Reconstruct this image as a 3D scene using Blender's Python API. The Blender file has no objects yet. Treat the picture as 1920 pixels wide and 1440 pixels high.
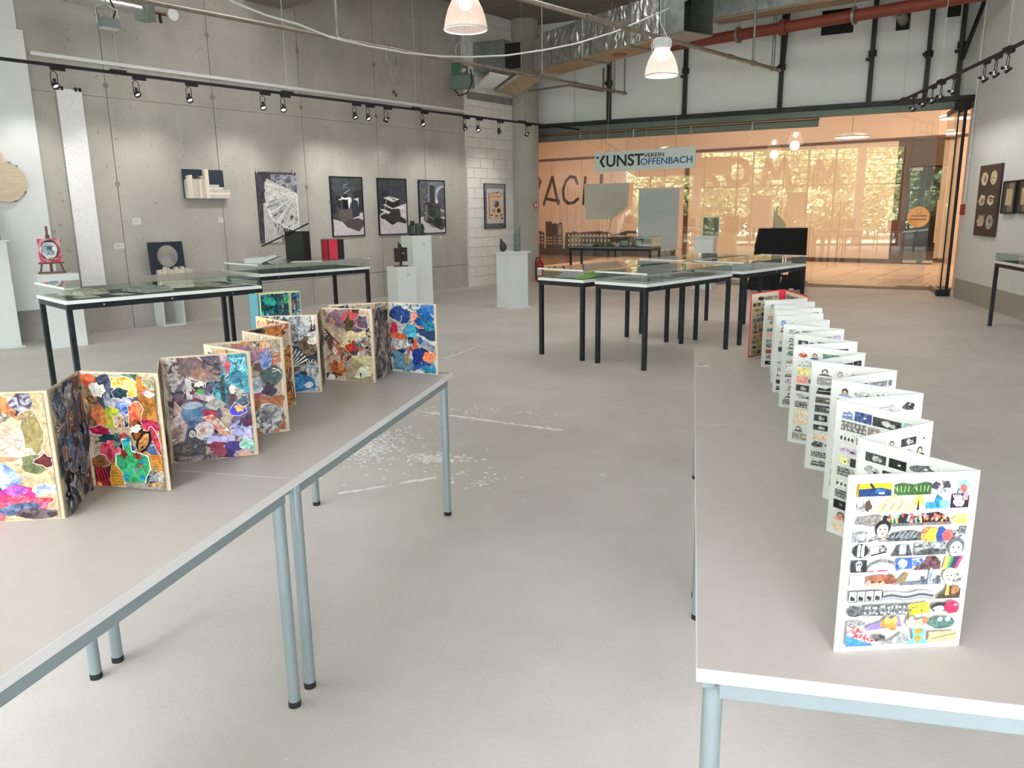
import bpy, bmesh, math, random
from mathutils import Vector, Matrix
D = bpy.data
SC = bpy.context.scene
COL = SC.collection
R = math.radians
rnd = random.Random(7)

# ---------------------------------------------------------------- camera, world, sun, exposure
cam_data = D.cameras.new('camera')
cam_data.sensor_width = 36.0
cam_data.lens = 27.134
cam_data.clip_start = 0.05
cam_data.clip_end = 300
cam = D.objects.new('camera', cam_data)
COL.objects.link(cam)
cam.matrix_world = Matrix(((0.97463756, -0.03587328, 0.22089529, 0), (0.22338226, 0.21545147, -0.95062139, 0),
                           (-0.01349031, 0.9758554, 0.21800055, 1.516), (0, 0, 0, 1)))
SC.camera = cam

world = D.worlds.new('overcast_sky')
SC.world = world
world.use_nodes = True
bgn = world.node_tree.nodes['Background']
bgn.inputs['Color'].default_value = (0.90, 0.95, 1.0, 1)
bgn.inputs['Strength'].default_value = 24.0

sun_d = D.lights.new('sun', 'SUN')
sun_d.energy = 80
sun_d.angle = R(3)
sun_d.color = (1, 0.96, 0.90)
sun = D.objects.new('sun', sun_d)
COL.objects.link(sun)
sun.rotation_euler = Vector((0.28, -0.52, -0.80)).to_track_quat('-Z', 'Y').to_euler()

for lx, ly, lw in ((-5.0, 9.5, 48), (-1.8, 11.5, 58), (1.8, 10.2, 52), (-2.0, 6.5, 26)):
    al_ = D.lights.new('fill_light', 'AREA')  # added fill lamps out of view, lifting the dark far part of the room
    al_.shape = 'SQUARE'
    al_.size = 1.8
    al_.energy = lw
    al_.color = (1, 0.98, 0.96)
    ao_ = D.objects.new('fill_light', al_)
    COL.objects.link(ao_)
    ao_.location = (lx, ly, 5.38)

SC.view_settings.view_transform = 'Standard'
SC.view_settings.look = 'None'
SC.view_settings.gamma = 1
SC.view_settings.use_curve_mapping = False
SC.view_settings.exposure = -0.06

# ---------------------------------------------------------------- helpers
def lin(c):
    out = []
    for v in c[:3]:
        v = v / 255.0
        out.append(v / 12.92 if v <= 0.04045 else ((v + 0.055) / 1.055) ** 2.4)
    return (out[0], out[1], out[2], 1.0)

def new_mat(name):
    m = D.materials.new(name)
    m.use_nodes = True
    nt = m.node_tree
    return m, nt, nt.nodes['Principled BSDF']

def mat(name, c, rough=0.6, metal=0.0, var=0.06, scale=6.0, bump=0.0, bscale=60.0, coat=0.0, c2=None, spec=0.5, stretch=None):
    """Procedural surface: colour varied by noise, optional fine relief."""
    m, nt, b = new_mat(name)
    N, L = nt.nodes, nt.links
    tc = N.new('ShaderNodeTexCoord')
    src = tc.outputs['Object']
    if stretch:
        mp = N.new('ShaderNodeMapping')
        mp.inputs['Scale'].default_value = stretch
        L.new(src, mp.inputs['Vector'])
        src = mp.outputs['Vector']
    nz = N.new('ShaderNodeTexNoise')
    nz.inputs['Scale'].default_value = scale
    nz.inputs['Detail'].default_value = 5
    L.new(src, nz.inputs['Vector'])
    rp = N.new('ShaderNodeValToRGB')
    a = lin(c)
    if c2 is None:
        lo = tuple(v * (1 - var) for v in a[:3]) + (1,)
        hi = tuple(min(1, v * (1 + var)) for v in a[:3]) + (1,)
    else:
        lo, hi = a, lin(c2)
    rp.color_ramp.elements[0].position = 0.3
    rp.color_ramp.elements[1].position = 0.7
    rp.color_ramp.elements[0].color = lo
    rp.color_ramp.elements[1].color = hi
    L.new(nz.outputs['Fac'], rp.inputs['Fac'])
    L.new(rp.outputs['Color'], b.inputs['Base Color'])
    b.inputs['Roughness'].default_value = rough
    b.inputs['Metallic'].default_value = metal
    b.inputs['Specular IOR Level'].default_value = spec
    if coat:
        b.inputs['Coat Weight'].default_value = coat
        b.inputs['Coat Roughness'].default_value = 0.02
        b.inputs['Coat IOR'].default_value = 1.75
    if bump:
        n2 = N.new('ShaderNodeTexNoise')
        n2.inputs['Scale'].default_value = bscale
        n2.inputs['Detail'].default_value = 4
        L.new(src, n2.inputs['Vector'])
        bp = N.new('ShaderNodeBump')
        bp.inputs['Strength'].default_value = bump
        bp.inputs['Distance'].default_value = 0.02
        L.new(n2.outputs['Fac'], bp.inputs['Height'])
        L.new(bp.outputs['Normal'], b.inputs['Normal'])
    return m

def glass_mat(name, tint=(0.95, 0.985, 0.97), refl=0.05, rough=0.0):
    """Thin clear pane: see-through plus a mirror reflection that grows at grazing angles."""
    m = D.materials.new(name)
    m.use_nodes = True
    nt = m.node_tree
    N, L = nt.nodes, nt.links
    for n in list(N):
        N.remove(n)
    out = N.new('ShaderNodeOutputMaterial')
    tr = N.new('ShaderNodeBsdfTransparent')
    tr.inputs['Color'].default_value = tint + (1,)
    gl = N.new('ShaderNodeBsdfGlossy')
    gl.inputs['Roughness'].default_value = rough
    lw = N.new('ShaderNodeLayerWeight')
    lw.inputs['Blend'].default_value = 0.5
    pw = N.new('ShaderNodeMath')
    pw.operation = 'POWER'
    pw.inputs[1].default_value = 4.0
    ml = N.new('ShaderNodeMath')
    ml.operation = 'MULTIPLY_ADD'
    ml.inputs[1].default_value = 0.85
    ml.inputs[2].default_value = refl
    mx = N.new('ShaderNodeMixShader')
    L.new(lw.outputs['Facing'], pw.inputs[0])
    L.new(pw.outputs[0], ml.inputs[0])
    L.new(ml.outputs[0], mx.inputs[0])
    L.new(tr.outputs[0], mx.inputs[1])
    L.new(gl.outputs[0], mx.inputs[2])
    L.new(mx.outputs[0], out.inputs['Surface'])
    return m

def emit_mat(name, c, strength):
    m = D.materials.new(name)
    m.use_nodes = True
    nt = m.node_tree
    N, L = nt.nodes, nt.links
    for n in list(N):
        N.remove(n)
    out = N.new('ShaderNodeOutputMaterial')
    e = N.new('ShaderNodeEmission')
    e.inputs['Color'].default_value = lin(c)
    e.inputs['Strength'].default_value = strength
    L.new(e.outputs[0], out.inputs['Surface'])
    return m

class MB:
    """Collects shapes, then links them as ONE mesh object."""
    def __init__(s):
        s.v, s.f, s.m, s.sm = [], [], [], []
    def add(s, vs, fs, mi=0, smooth=False):
        o = len(s.v)
        s.v += [tuple(p) for p in vs]
        for f in fs:
            s.f.append(tuple(i + o for i in f))
            s.m.append(mi)
            s.sm.append(smooth)
        return s
    def box(s, x0, x1, y0, y1, z0, z1, mi=0, M=None):
        vs = [(x0, y0, z0), (x1, y0, z0), (x1, y1, z0), (x0, y1, z0), (x0, y0, z1), (x1, y0, z1), (x1, y1, z1), (x0, y1, z1)]
        if M is not None:
            vs = [tuple(M @ Vector(p)) for p in vs]
        return s.add(vs, [(0, 3, 2, 1), (4, 5, 6, 7), (0, 1, 5, 4), (1, 2, 6, 5), (2, 3, 7, 6), (3, 0, 4, 7)], mi)
    def cyl(s, p0, p1, r, n=16, r2=None, mi=0, smooth=True, cap=True):
        p0, p1 = Vector(p0), Vector(p1)
        r2 = r if r2 is None else r2
        d = (p1 - p0).normalized()
        a = d.orthogonal().normalized()
        b = d.cross(a)
        vs = []
        for p, rr in ((p0, r), (p1, r2)):
            for i in range(n):
                t = 2 * math.pi * i / n
                vs.append(p + (a * math.cos(t) + b * math.sin(t)) * rr)
        s.add(vs, [(i, (i + 1) % n, n + (i + 1) % n, n + i) for i in range(n)], mi, smooth)
        if cap:
            s.add(vs, [tuple(range(n - 1, -1, -1)), tuple(range(n, 2 * n))], mi)
        return s
    def tube(s, pts, r, n=8, mi=0, closed=False):
        pts = [Vector(p) for p in pts]
        k = len(pts)
        prev = None
        rings = []
        for i, p in enumerate(pts):
            if closed:
                t = pts[(i + 1) % k] - pts[i - 1]
            else:
                t = pts[min(i + 1, k - 1)] - pts[max(i - 1, 0)]
            t.normalize()
            a = t.orthogonal().normalized() if prev is None else (prev - t * prev.dot(t)).normalized()
            prev = a
            b = t.cross(a)
            rings.append([p + (a * math.cos(2 * math.pi * j / n) + b * math.sin(2 * math.pi * j / n)) * r for j in range(n)])
        vs = [q for rg in rings for q in rg]
        fs = []
        for i in range(k if closed else k - 1):
            i2 = (i + 1) % k
            for j in range(n):
                fs.append((i * n + j, i * n + (j + 1) % n, i2 * n + (j + 1) % n, i2 * n + j))
        s.add(vs, fs, mi, True)
        if not closed:
            s.add(vs, [tuple(range(n - 1, -1, -1)), tuple(range((k - 1) * n, k * n))], mi)
        return s
    def lathe(s, prof, c=(0, 0, 0), n=24, mi=0, smooth=True):
        vs, fs = [], []
        for r, z in prof:
            for j in range(n):
                t = 2 * math.pi * j / n
                vs.append((c[0] + r * math.cos(t), c[1] + r * math.sin(t), c[2] + z))
        for i in range(len(prof) - 1):
            for j in range(n):
                fs.append((i * n + j, i * n + (j + 1) % n, (i + 1) * n + (j + 1) % n, (i + 1) * n + j))
        return s.add(vs, fs, mi, smooth)
    def prism(s, poly, y0, y1, mi=0):
        """Polygon in x, z extruded along y."""
        n = len(poly)
        ar = sum(poly[i][0] * poly[(i + 1) % n][1] - poly[(i + 1) % n][0] * poly[i][1] for i in range(n))
        if ar < 0:
            poly = poly[::-1]
        vs = [(x, y0, z) for x, z in poly] + [(x, y1, z) for x, z in poly]
        fs = [tuple(range(n)), tuple(range(2 * n - 1, n - 1, -1))]
        fs += [(i, n + i, n + (i + 1) % n, (i + 1) % n) for i in range(n)]
        return s.add(vs, fs, mi)
    def slab(s, poly, z0, z1, mi=0):
        """Polygon in x, y extruded along z."""
        n = len(poly)
        ar = sum(poly[i][0] * poly[(i + 1) % n][1] - poly[(i + 1) % n][0] * poly[i][1] for i in range(n))
        if ar < 0:
            poly = poly[::-1]
        vs = [(x, y, z0) for x, y in poly] + [(x, y, z1) for x, y in poly]
        fs = [tuple(range(n - 1, -1, -1)), tuple(range(n, 2 * n))]
        fs += [(i, (i + 1) % n, n + (i + 1) % n, n + i) for i in range(n)]
        return s.add(vs, fs, mi)
    def mesh(s, name, mats):
        me = D.meshes.new(name)
        me.from_pydata(s.v, [], s.f)
        for m in (mats if isinstance(mats, (list, tuple)) else [mats]):
            me.materials.append(m)
        me.polygons.foreach_set('material_index', s.m)
        me.polygons.foreach_set('use_smooth', s.sm)
        me.update()
        return me
    def obj(s, name, mats, parent=None, loc=(0, 0, 0), rz=0.0, bev=0.0):
        return link(name, s.mesh(name, mats), parent, loc, rz, bev)

def link(name, me, parent=None, loc=(0, 0, 0), rz=0.0, bev=0.0):
    o = D.objects.new(name, me)
    COL.objects.link(o)
    o.location = loc
    o.rotation_euler = (0, 0, rz)
    if parent is not None:
        o.parent = parent
    if bev:
        md = o.modifiers.new('bevel', 'BEVEL')
        md.width = bev
        md.segments = 2
        md.limit_method = 'ANGLE'
    return o

def tag(o, label, cat, group=None):
    o['label'] = label
    o['category'] = cat
    if group:
        o['group'] = group
    return o

def thing(name, label, cat, loc=(0, 0, 0), rz=0.0, group=None):
    o = D.objects.new(name, None)
    o.empty_display_size = 0.05
    COL.objects.link(o)
    o.location = loc
    o.rotation_euler = (0, 0, rz)
    return tag(o, label, cat, group)

def struct(o):
    o['kind'] = 'structure'
    return o

def stuff(o):
    o['kind'] = 'stuff'
    return o

def copy_tree(o, parent=None):
    c = o.copy()
    COL.objects.link(c)
    if parent is not None:
        c.parent = parent
    for ch in KIDS(o):
        copy_tree(ch, c)
    return c

def KIDS(o):
    return [x for x in o.children]

class Frame:
    """A vertical plane: s runs to the right as seen from the room, y points away from the viewer."""
    def __init__(s, ox, oy, deg):
        s.o = Vector((ox, oy, 0))
        s.a = R(deg)
        s.u = Vector((math.cos(s.a), math.sin(s.a), 0))
        s.n = Vector((-math.sin(s.a), math.cos(s.a), 0))
    def p(s, t, z, out=0.0):
        return s.o + s.u * t - s.n * out + Vector((0, 0, z))
WALL = Frame(-5.5, 13.55, 64.4)        # concrete wall
FAC = Frame(2.234, 16.16, -14.04)      # glazed front to the passage
SHOP = Frame(3.278, 23.84, -23.75)     # shop front across the passage
EAST = Frame(4.34, 10.0, -90)          # white wall on the right
WIN = Frame(-10.55, 3.0, -25.6)        # window wall behind the camera
Z2 = 5.42

# ---------------------------------------------------------------- materials
def concrete_mat(name, c, rough=0.75, pits=True, streak=True, bump=0.12, lo=0.80, hi=1.12):
    m, nt, b = new_mat(name)
    N, L = nt.nodes, nt.links
    geo = N.new('ShaderNodeNewGeometry')
    pos = geo.outputs['Position']
    n1 = N.new('ShaderNodeTexNoise')
    n1.inputs['Scale'].default_value = 0.9
    n1.inputs['Detail'].default_value = 8
    n1.inputs['Roughness'].default_value = 0.62
    L.new(pos, n1.inputs['Vector'])
    a = lin(c)
    rp = N.new('ShaderNodeValToRGB')
    rp.color_ramp.elements[0].position = 0.3
    rp.color_ramp.elements[1].position = 0.72
    rp.color_ramp.elements[0].color = tuple(v * lo for v in a[:3]) + (1,)
    rp.color_ramp.elements[1].color = tuple(min(1, v * hi) for v in a[:3]) + (1,)
    L.new(n1.outputs['Fac'], rp.inputs['Fac'])
    colr = rp.outputs['Color']
    if streak:
        mp = N.new('ShaderNodeMapping')
        mp.inputs['Scale'].default_value = (1.3, 1.3, 0.14)
        L.new(pos, mp.inputs['Vector'])
        n2 = N.new('ShaderNodeTexNoise')
        n2.inputs['Scale'].default_value = 2.2
        n2.inputs['Detail'].default_value = 6
        L.new(mp.outputs[0], n2.inputs['Vector'])
        r2 = N.new('ShaderNodeValToRGB')
        r2.color_ramp.elements[0].position = 0.35
        r2.color_ramp.elements[1].position = 0.6
        r2.color_ramp.elements[0].color = (0.86, 0.855, 0.85, 1)
        r2.color_ramp.elements[1].color = (1, 1, 1, 1)
        L.new(n2.outputs['Fac'], r2.inputs['Fac'])
        mx = N.new('ShaderNodeMixRGB')
        mx.blend_type = 'MULTIPLY'
        mx.inputs[0].default_value = 0.55
        L.new(colr, mx.inputs[1])
        L.new(r2.outputs[0], mx.inputs[2])
        colr = mx.outputs[0]
    if pits:
        v = N.new('ShaderNodeTexNoise')
        v.inputs['Scale'].default_value = 16
        v.inputs['Detail'].default_value = 3
        L.new(pos, v.inputs['Vector'])
        r3 = N.new('ShaderNodeValToRGB')
        r3.color_ramp.elements[0].position = 0.66
        r3.color_ramp.elements[1].position = 0.74
        r3.color_ramp.elements[0].color = (1, 1, 1, 1)
        r3.color_ramp.elements[1].color = (0.62, 0.60, 0.58, 1)
        L.new(v.outputs['Fac'], r3.inputs['Fac'])
        mx = N.new('ShaderNodeMixRGB')
        mx.blend_type = 'MULTIPLY'
        mx.inputs[0].default_value = 0.9
        L.new(colr, mx.inputs[1])
        L.new(r3.outputs[0], mx.inputs[2])
        colr = mx.outputs[0]
    L.new(colr, b.inputs['Base Color'])
    b.inputs['Roughness'].default_value = rough
    n4 = N.new('ShaderNodeTexNoise')
    n4.inputs['Scale'].default_value = 45
    n4.inputs['Detail'].default_value = 5
    L.new(pos, n4.inputs['Vector'])
    bp = N.new('ShaderNodeBump')
    bp.inputs['Strength'].default_value = bump
    bp.inputs['Distance'].default_value = 0.02
    L.new(n4.outputs['Fac'], bp.inputs['Height'])
    L.new(bp.outputs['Normal'], b.inputs['Normal'])
    return m

M = {}
M['concrete'] = concrete_mat('fair_faced_concrete', (180, 176, 169))
M['joint'] = mat('dark_joint', (96, 93, 88), 0.9)  # dark backing that shows in the gaps between panels
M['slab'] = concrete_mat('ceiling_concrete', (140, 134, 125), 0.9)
M['floor'] = concrete_mat('floor_screed', (206, 200, 195), 0.5, pits=False, streak=False, bump=0.06, lo=0.86, hi=1.08)
M['dado'] = mat('grey_dado_paint', (172, 166, 156), 0.7)
M['white'] = mat('white_wall_paint', (226, 228, 228), 0.75, var=0.02)
M['block'] = mat('white_painted_block', (225, 223, 219), 0.7, var=0.04, bump=0.15, bscale=40)
M['panelw'] = mat('white_composite_panel', (246, 247, 246), 0.6, var=0.02)
M['plinth'] = mat('white_plinth_lacquer', (224, 228, 228), 0.45, var=0.015)
M['steel'] = mat('black_steel', (44, 48, 54), 0.42, 0.6, var=0.35, scale=14)
M['dark'] = mat('dark_paint', (42, 42, 40), 0.5, var=0.1)
M['black'] = mat('matt_black', (22, 22, 24), 0.6, var=0.1)
M['header'] = mat('grey_green_rail', (110, 118, 112), 0.4, 0.3)
M['alu'] = mat('aluminium_edge', (206, 206, 204), 0.35, 0.4, var=0.03)
M['glassedge'] = mat('green_glass_edge', (150, 172, 156), 0.3, var=0.03)
M['paintwhite'] = mat('spilt_white_paint', (250, 249, 246), 0.7, var=0.01)
M['litedge'] = mat('window_lit_white_edge', (244, 246, 246), 0.35, var=0.01)  # extra white carries the window light on glass edges and tray rims
M['chrome'] = mat('chrome', (205, 206, 208), 0.12, 1.0, var=0.03)
M['galv'] = mat('galvanised_sheet', (158, 164, 162), 0.38, 0.75, var=0.18, scale=9)
M['foil'] = mat('foil_insulation', (206, 208, 204), 0.34, 0.95, var=0.12, scale=9, bump=0.6, bscale=12)
M['warmlit'] = mat('warm_lit_tan', (176, 150, 124), 0.7, var=0.12, scale=5)  # warm light from below is put into this tan colour
M['redpipe'] = mat('red_oxide_pipe', (134, 62, 50), 0.5, var=0.12)
M['pipe'] = mat('sprinkler_pipe', (150, 142, 132), 0.4, 0.6, var=0.15)
M['top'] = mat('grey_laminate', (198, 190, 184), 0.42, var=0.02, scale=20)
M['edge'] = mat('white_edge_band', (222, 220, 220), 0.4, var=0.02)
M['leg'] = mat('grey_powder_coat', (140, 152, 156), 0.35, 0.35, var=0.05)
M['rubber'] = mat('black_rubber', (30, 30, 32), 0.8)
M['glass'] = glass_mat('vitrine_glass', (0.955, 0.985, 0.97), 0.035)
M['pane'] = glass_mat('front_glass', (0.965, 0.985, 0.975), 0.125)
M['acrylic'] = glass_mat('ribbed_acrylic', (0.93, 0.90, 0.88), 0.10, 0.12)
M['felt'] = mat('dark_grey_lining', (66, 72, 76), 0.8, var=0.06)
M['felt2'] = mat('pale_grey_lining', (176, 178, 182), 0.8, var=0.04)
M['paper'] = mat('white_paper', (211, 211, 209), 0.8, var=0.02)
M['cream'] = mat('cream_board', (204, 184, 156), 0.75, var=0.05, stretch=(30, 30, 2))
M['red'] = mat('red_book_cloth', (206, 34, 58), 0.6, var=0.06)
M['wood'] = mat('pale_plywood', (206, 188, 164), 0.6, var=0.12, scale=3, stretch=(2, 2, 22))
M['brownwood'] = mat('brown_easel_wood', (110, 74, 56), 0.5, var=0.2)
M['bronze'] = mat('dark_patina', (62, 66, 66), 0.45, 0.3, var=0.3, scale=18)
M['green_patina'] = mat('grey_green_patina', (98, 112, 110), 0.5, 0.1, var=0.35, scale=16)
M['iron'] = mat('rusted_iron', (52, 44, 42), 0.6, 0.4, var=0.3, scale=22)
M['cloth'] = mat('black_cloth', (16, 17, 18), 0.85, var=0.2)
M['signboard'] = mat('pale_sign_board', (206, 216, 212), 0.45, var=0.02)
M['ink'] = mat('dark_sign_ink', (38, 46, 46), 0.6)
M['blue'] = mat('blue_sign_ink', (30, 92, 150), 0.6)
M['tile'] = mat('pale_floor_tile', (238, 218, 192), 0.3, var=0.06, scale=3)
M['tile2'] = mat('pale_floor_tile_warm', (226, 202, 174), 0.3, var=0.06, scale=3)
M['peach'] = mat('pale_wall_panel', (226, 206, 190), 0.5, var=0.015)
M['plaster'] = mat('pale_plaster', (228, 212, 196), 0.8, var=0.02)
M['creamfilm'] = mat('cream_film_behind_glass', (226, 212, 190), 0.5, var=0.02)
M['brownframe'] = mat('brown_metal_frame', (104, 78, 66), 0.4, 0.3, var=0.08)
M['brownfilm'] = mat('dark_brown_film', (60, 44, 40), 0.45, var=0.06)
M['matte_beige'] = mat('beige_matt_film', (206, 184, 160), 0.95, var=0.02, spec=0.1)
M['shopdark'] = mat('dark_shop_lining', (92, 78, 68), 0.9)
M['yellow'] = mat('yellow_sticker', (214, 166, 70), 0.5, var=0.08)
M['beigeboard'] = mat('beige_board', (206, 200, 186), 0.7, var=0.03)
M['greyboard'] = mat('grey_board', (200, 204, 204), 0.7, var=0.02)
M['extred'] = mat('extinguisher_red', (160, 28, 32), 0.3, var=0.05)
M['leaf'] = None
M['lampglow'] = emit_mat('lamp_glow', (255, 240, 224), 16.0)
M['cove'] = emit_mat('cove_light', (255, 214, 186), 5.0)
M['disc'] = emit_mat('pendant_disc_light', (255, 224, 196), 5.0)
M['spotglow'] = emit_mat('spot_glow', (255, 246, 232), 12.0)

def art_mat(name, rough=0.5, nscale=38.0, lines=0.8):
    """Print: two colours per cut-out (mesh colour attributes) blended by noise, like a halftoned photo."""
    m, nt, b = new_mat(name)
    N, L = nt.nodes, nt.links
    a = N.new('ShaderNodeAttribute')
    a.attribute_name = 'ink_a'
    c = N.new('ShaderNodeAttribute')
    c.attribute_name = 'ink_b'
    uv = N.new('ShaderNodeUVMap')
    nz = N.new('ShaderNodeTexNoise')
    nz.inputs['Scale'].default_value = nscale
    nz.inputs['Detail'].default_value = 5
    nz.inputs['Distortion'].default_value = 1.6
    L.new(uv.outputs[0], nz.inputs['Vector'])
    rp = N.new('ShaderNodeValToRGB')
    rp.color_ramp.elements[0].position = 0.40
    rp.color_ramp.elements[1].position = 0.60
    L.new(nz.outputs['Fac'], rp.inputs['Fac'])
    mx = N.new('ShaderNodeMixRGB')
    L.new(rp.outputs[0], mx.inputs[0])
    L.new(a.outputs['Color'], mx.inputs[1])
    L.new(c.outputs['Color'], mx.inputs[2])
    # printed shading: darker folds and thin dark contours
    n2 = N.new('ShaderNodeTexNoise')
    n2.inputs['Scale'].default_value = nscale * 0.75
    n2.inputs['Detail'].default_value = 3
    n2.inputs['Distortion'].default_value = 2.2
    L.new(uv.outputs[0], n2.inputs['Vector'])
    r2 = N.new('ShaderNodeValToRGB')
    els = r2.color_ramp.elements
    els[0].position, els[1].position = 0.30, 0.62
    els[0].color, els[1].color = (0.5, 0.5, 0.5, 1), (1.1, 1.1, 1.1, 1)
    for p_, v_ in ((0.445, 0.86), (0.462, 0.36), (0.48, 0.96)):
        e_ = els.new(p_)
        e_.color = (v_, v_, v_, 1)
    L.new(n2.outputs['Fac'], r2.inputs['Fac'])
    m2 = N.new('ShaderNodeMixRGB')
    m2.blend_type = 'MULTIPLY'
    m2.inputs[0].default_value = lines
    L.new(mx.outputs[0], m2.inputs[1])
    L.new(r2.outputs[0], m2.inputs[2])
    L.new(m2.outputs[0], b.inputs['Base Color'])
    b.inputs['Roughness'].default_value = rough
    b.inputs['Specular IOR Level'].default_value = 0.3
    return m
M['art'] = art_mat('collage_print', 0.5, 34.0)
M['plain'] = art_mat('plain_print', 0.6, 60.0, 0.0)
M['small'] = art_mat('snippet_print', 0.6, 90.0, 0.35)
M['artbig'] = art_mat('large_print', 0.55, 9.0, 0.0)

class Art:
    """Flat print or paper cut-outs in page coordinates (0..1 across, 0..1 up), built as one thin mesh."""
    def __init__(s, w, h, seed=1, clip=True, stepy=0.00003):
        s.w, s.h, s.P, s.r, s.clip, s.st = w, h, [], random.Random(seed), clip, stepy
    def poly(s, pts, A, B=None):
        if s.clip:
            pts = [(min(1, max(0, x)), min(1, max(0, y))) for x, y in pts]
        s.P.append((pts, A, B if B is not None else A))
    def rect(s, x0, x1, y0, y1, A, B=None, tilt=0.0):
        cx, cy = (x0 + x1) / 2, (y0 + y1) / 2
        k = s.h / s.w
        q = []
        for x, y in ((x0, y0), (x1, y0), (x1, y1), (x0, y1)):
            dx, dy = (x - cx), (y - cy) * k
            q.append((cx + dx * math.cos(tilt) - dy * math.sin(tilt), cy + (dx * math.sin(tilt) + dy * math.cos(tilt)) / k))
        s.poly(q, A, B)
    def blob(s, cx, cy, rx, ry, A, B=None, rough=0.22, n=13, rot=0.0, border=None, bw=0.008):
        k = s.h / s.w
        rad = [1 + s.r.uniform(-rough, rough) for _ in range(n)]
        def ring(g):
            q = []
            for i in range(n):
                t = 2 * math.pi * i / n
                dx, dy = (rx * rad[i] + g) * math.cos(t), (ry * k * rad[i] + g) * math.sin(t)
                q.append((cx + dx * math.cos(rot) - dy * math.sin(rot), cy + (dx * math.sin(rot) + dy * math.cos(rot)) / k))
            return q
        if border is not None:
            s.poly(ring(bw), border)
        s.poly(ring(0), A, B)
    def line(s, x0, y0, x1, y1, wd, A, B=None, w2=None):
        k = s.h / s.w
        dx, dy = x1 - x0, (y1 - y0) * k
        l = math.hypot(dx, dy) or 1
        nx, ny = -dy / l * wd / 2, dx / l * wd / 2 / k
        g = 1 if w2 is None else w2 / wd
        s.poly([(x0 + nx, y0 + ny), (x0 - nx, y0 - ny), (x1 - nx * g, y1 - ny * g), (x1 + nx * g, y1 + ny * g)], A, B)
    def fan(s, cx, cy, r0, r1, a0, a1, n, A, wd=0.01):
        k = s.h / s.w
        for i in range(n):
            t = a0 + (a1 - a0) * i / (n - 1)
            s.line(cx + r0 * math.cos(t), cy + r0 * math.sin(t) / k, cx + r1 * math.cos(t), cy + r1 * math.sin(t) / k, wd * 0.5, A, None, wd)
    def face(s, cx, cy, r, skin=(206, 190, 176), hair=(52, 46, 44), dark=(70, 60, 56)):
        k = s.h / s.w
        s.blob(cx, cy + r * 0.25 / k, r * 1.12, r * 1.25 / k, hair, None, 0.08)
        s.blob(cx, cy - r * 0.1 / k, r * 0.82, r * 1.05 / k, skin, tuple(int(v * 0.84) for v in skin), 0.05)
        for sx in (-1, 1):
            s.blob(cx + sx * r * 0.34, cy + r * 0.12 / k, r * 0.17, r * 0.09 / k, dark, None, 0.1, 8)
        s.poly([(cx, cy + r * 0.1 / k), (cx - r * 0.1, cy - r * 0.28 / k), (cx + r * 0.14, cy - r * 0.28 / k)], tuple(int(v * 0.74) for v in skin))
        s.blob(cx, cy - r * 0.55 / k, r * 0.26, r * 0.09 / k, (140, 80, 78), None, 0.1, 8)
    def crowd(s, x0, x1, y0, y1, A, B, rows=3, n=12):
        s.rect(x0, x1, y0, y1, A, tuple(int((a + b) / 2) for a, b in zip(A, B)))
        for j in range(rows):
            for i in range(n):
                x = x0 + (x1 - x0) * (i + 0.5 + s.r.uniform(-0.3, 0.3)) / n
                y = y1 - (y1 - y0) * (j + 0.5 + s.r.uniform(-0.2, 0.2)) / rows
                rr = (x1 - x0) / n * 0.32
                s.blob(x, y, rr, rr * s.w / s.h * 1.2, B, None, 0.1, 7)
    def obj(s, name, material, parent, x0=0.0, y=-0.0006, z0=0.0, seedoff=0.0):
        v, f, A, B, UV = [], [], [], [], []
        for i, (pts, a, b) in enumerate(s.P):
            o = len(v)
            yy = y - s.st * i
            ar = sum(pts[j][0] * pts[(j + 1) % len(pts)][1] - pts[(j + 1) % len(pts)][0] * pts[j][1] for j in range(len(pts)))
            if ar < 0:
                pts = pts[::-1]
            u0, v0 = s.r.uniform(0, 20), s.r.uniform(0, 20)
            v += [(x0 + px * s.w, yy, z0 + pz * s.h) for px, pz in pts]
            f.append(tuple(range(o, o + len(pts))))
            la, lb = lin(a), lin(b)
            for px, pz in pts:
                A += la
                B += lb
                UV += [px * s.w + u0, pz * s.h + v0]
        me = D.meshes.new(name)
        me.from_pydata(v, [], f)
        me.materials.append(material)
        me.color_attributes.new('ink_a', 'FLOAT_COLOR', 'CORNER').data.foreach_set('color', A)
        me.color_attributes.new('ink_b', 'FLOAT_COLOR', 'CORNER').data.foreach_set('color', B)
        me.uv_layers.new(name='UVMap').data.foreach_set('uv', UV)
        me.update()
        return link(name, me, parent)

def text_part(name, body, size, material, parent, loc, extr=0.002, off=0.0, sx=1.0, align='LEFT', rot=(R(90), 0, 0)):
    cu = D.curves.new(name, 'FONT')
    cu.body = body
    cu.size = size
    cu.extrude = extr
    cu.offset = off
    cu.align_x = align
    cu.materials.append(material)
    o = D.objects.new(name, cu)
    COL.objects.link(o)
    o.location = loc
    o.rotation_euler = rot
    o.scale = (sx, 1, 1)
    o.parent = parent
    return o

# ================================================================ THE SETTING
# floor of the gallery
wc = WIN.p(0, 0)
we = WIN.p(16.6, 0)
FLOOR_POLY = [(wc.x - 0.6, wc.y), (we.x + 0.3, we.y - 0.3), (4.75, -4.3), (4.75, 15.53), tuple(FAC.p(-6.8, 0)[:2]), (-5.2, 17.6)]
struct(MB().slab(FLOOR_POLY, -0.2, 0).obj('floor', M['floor']))

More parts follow.
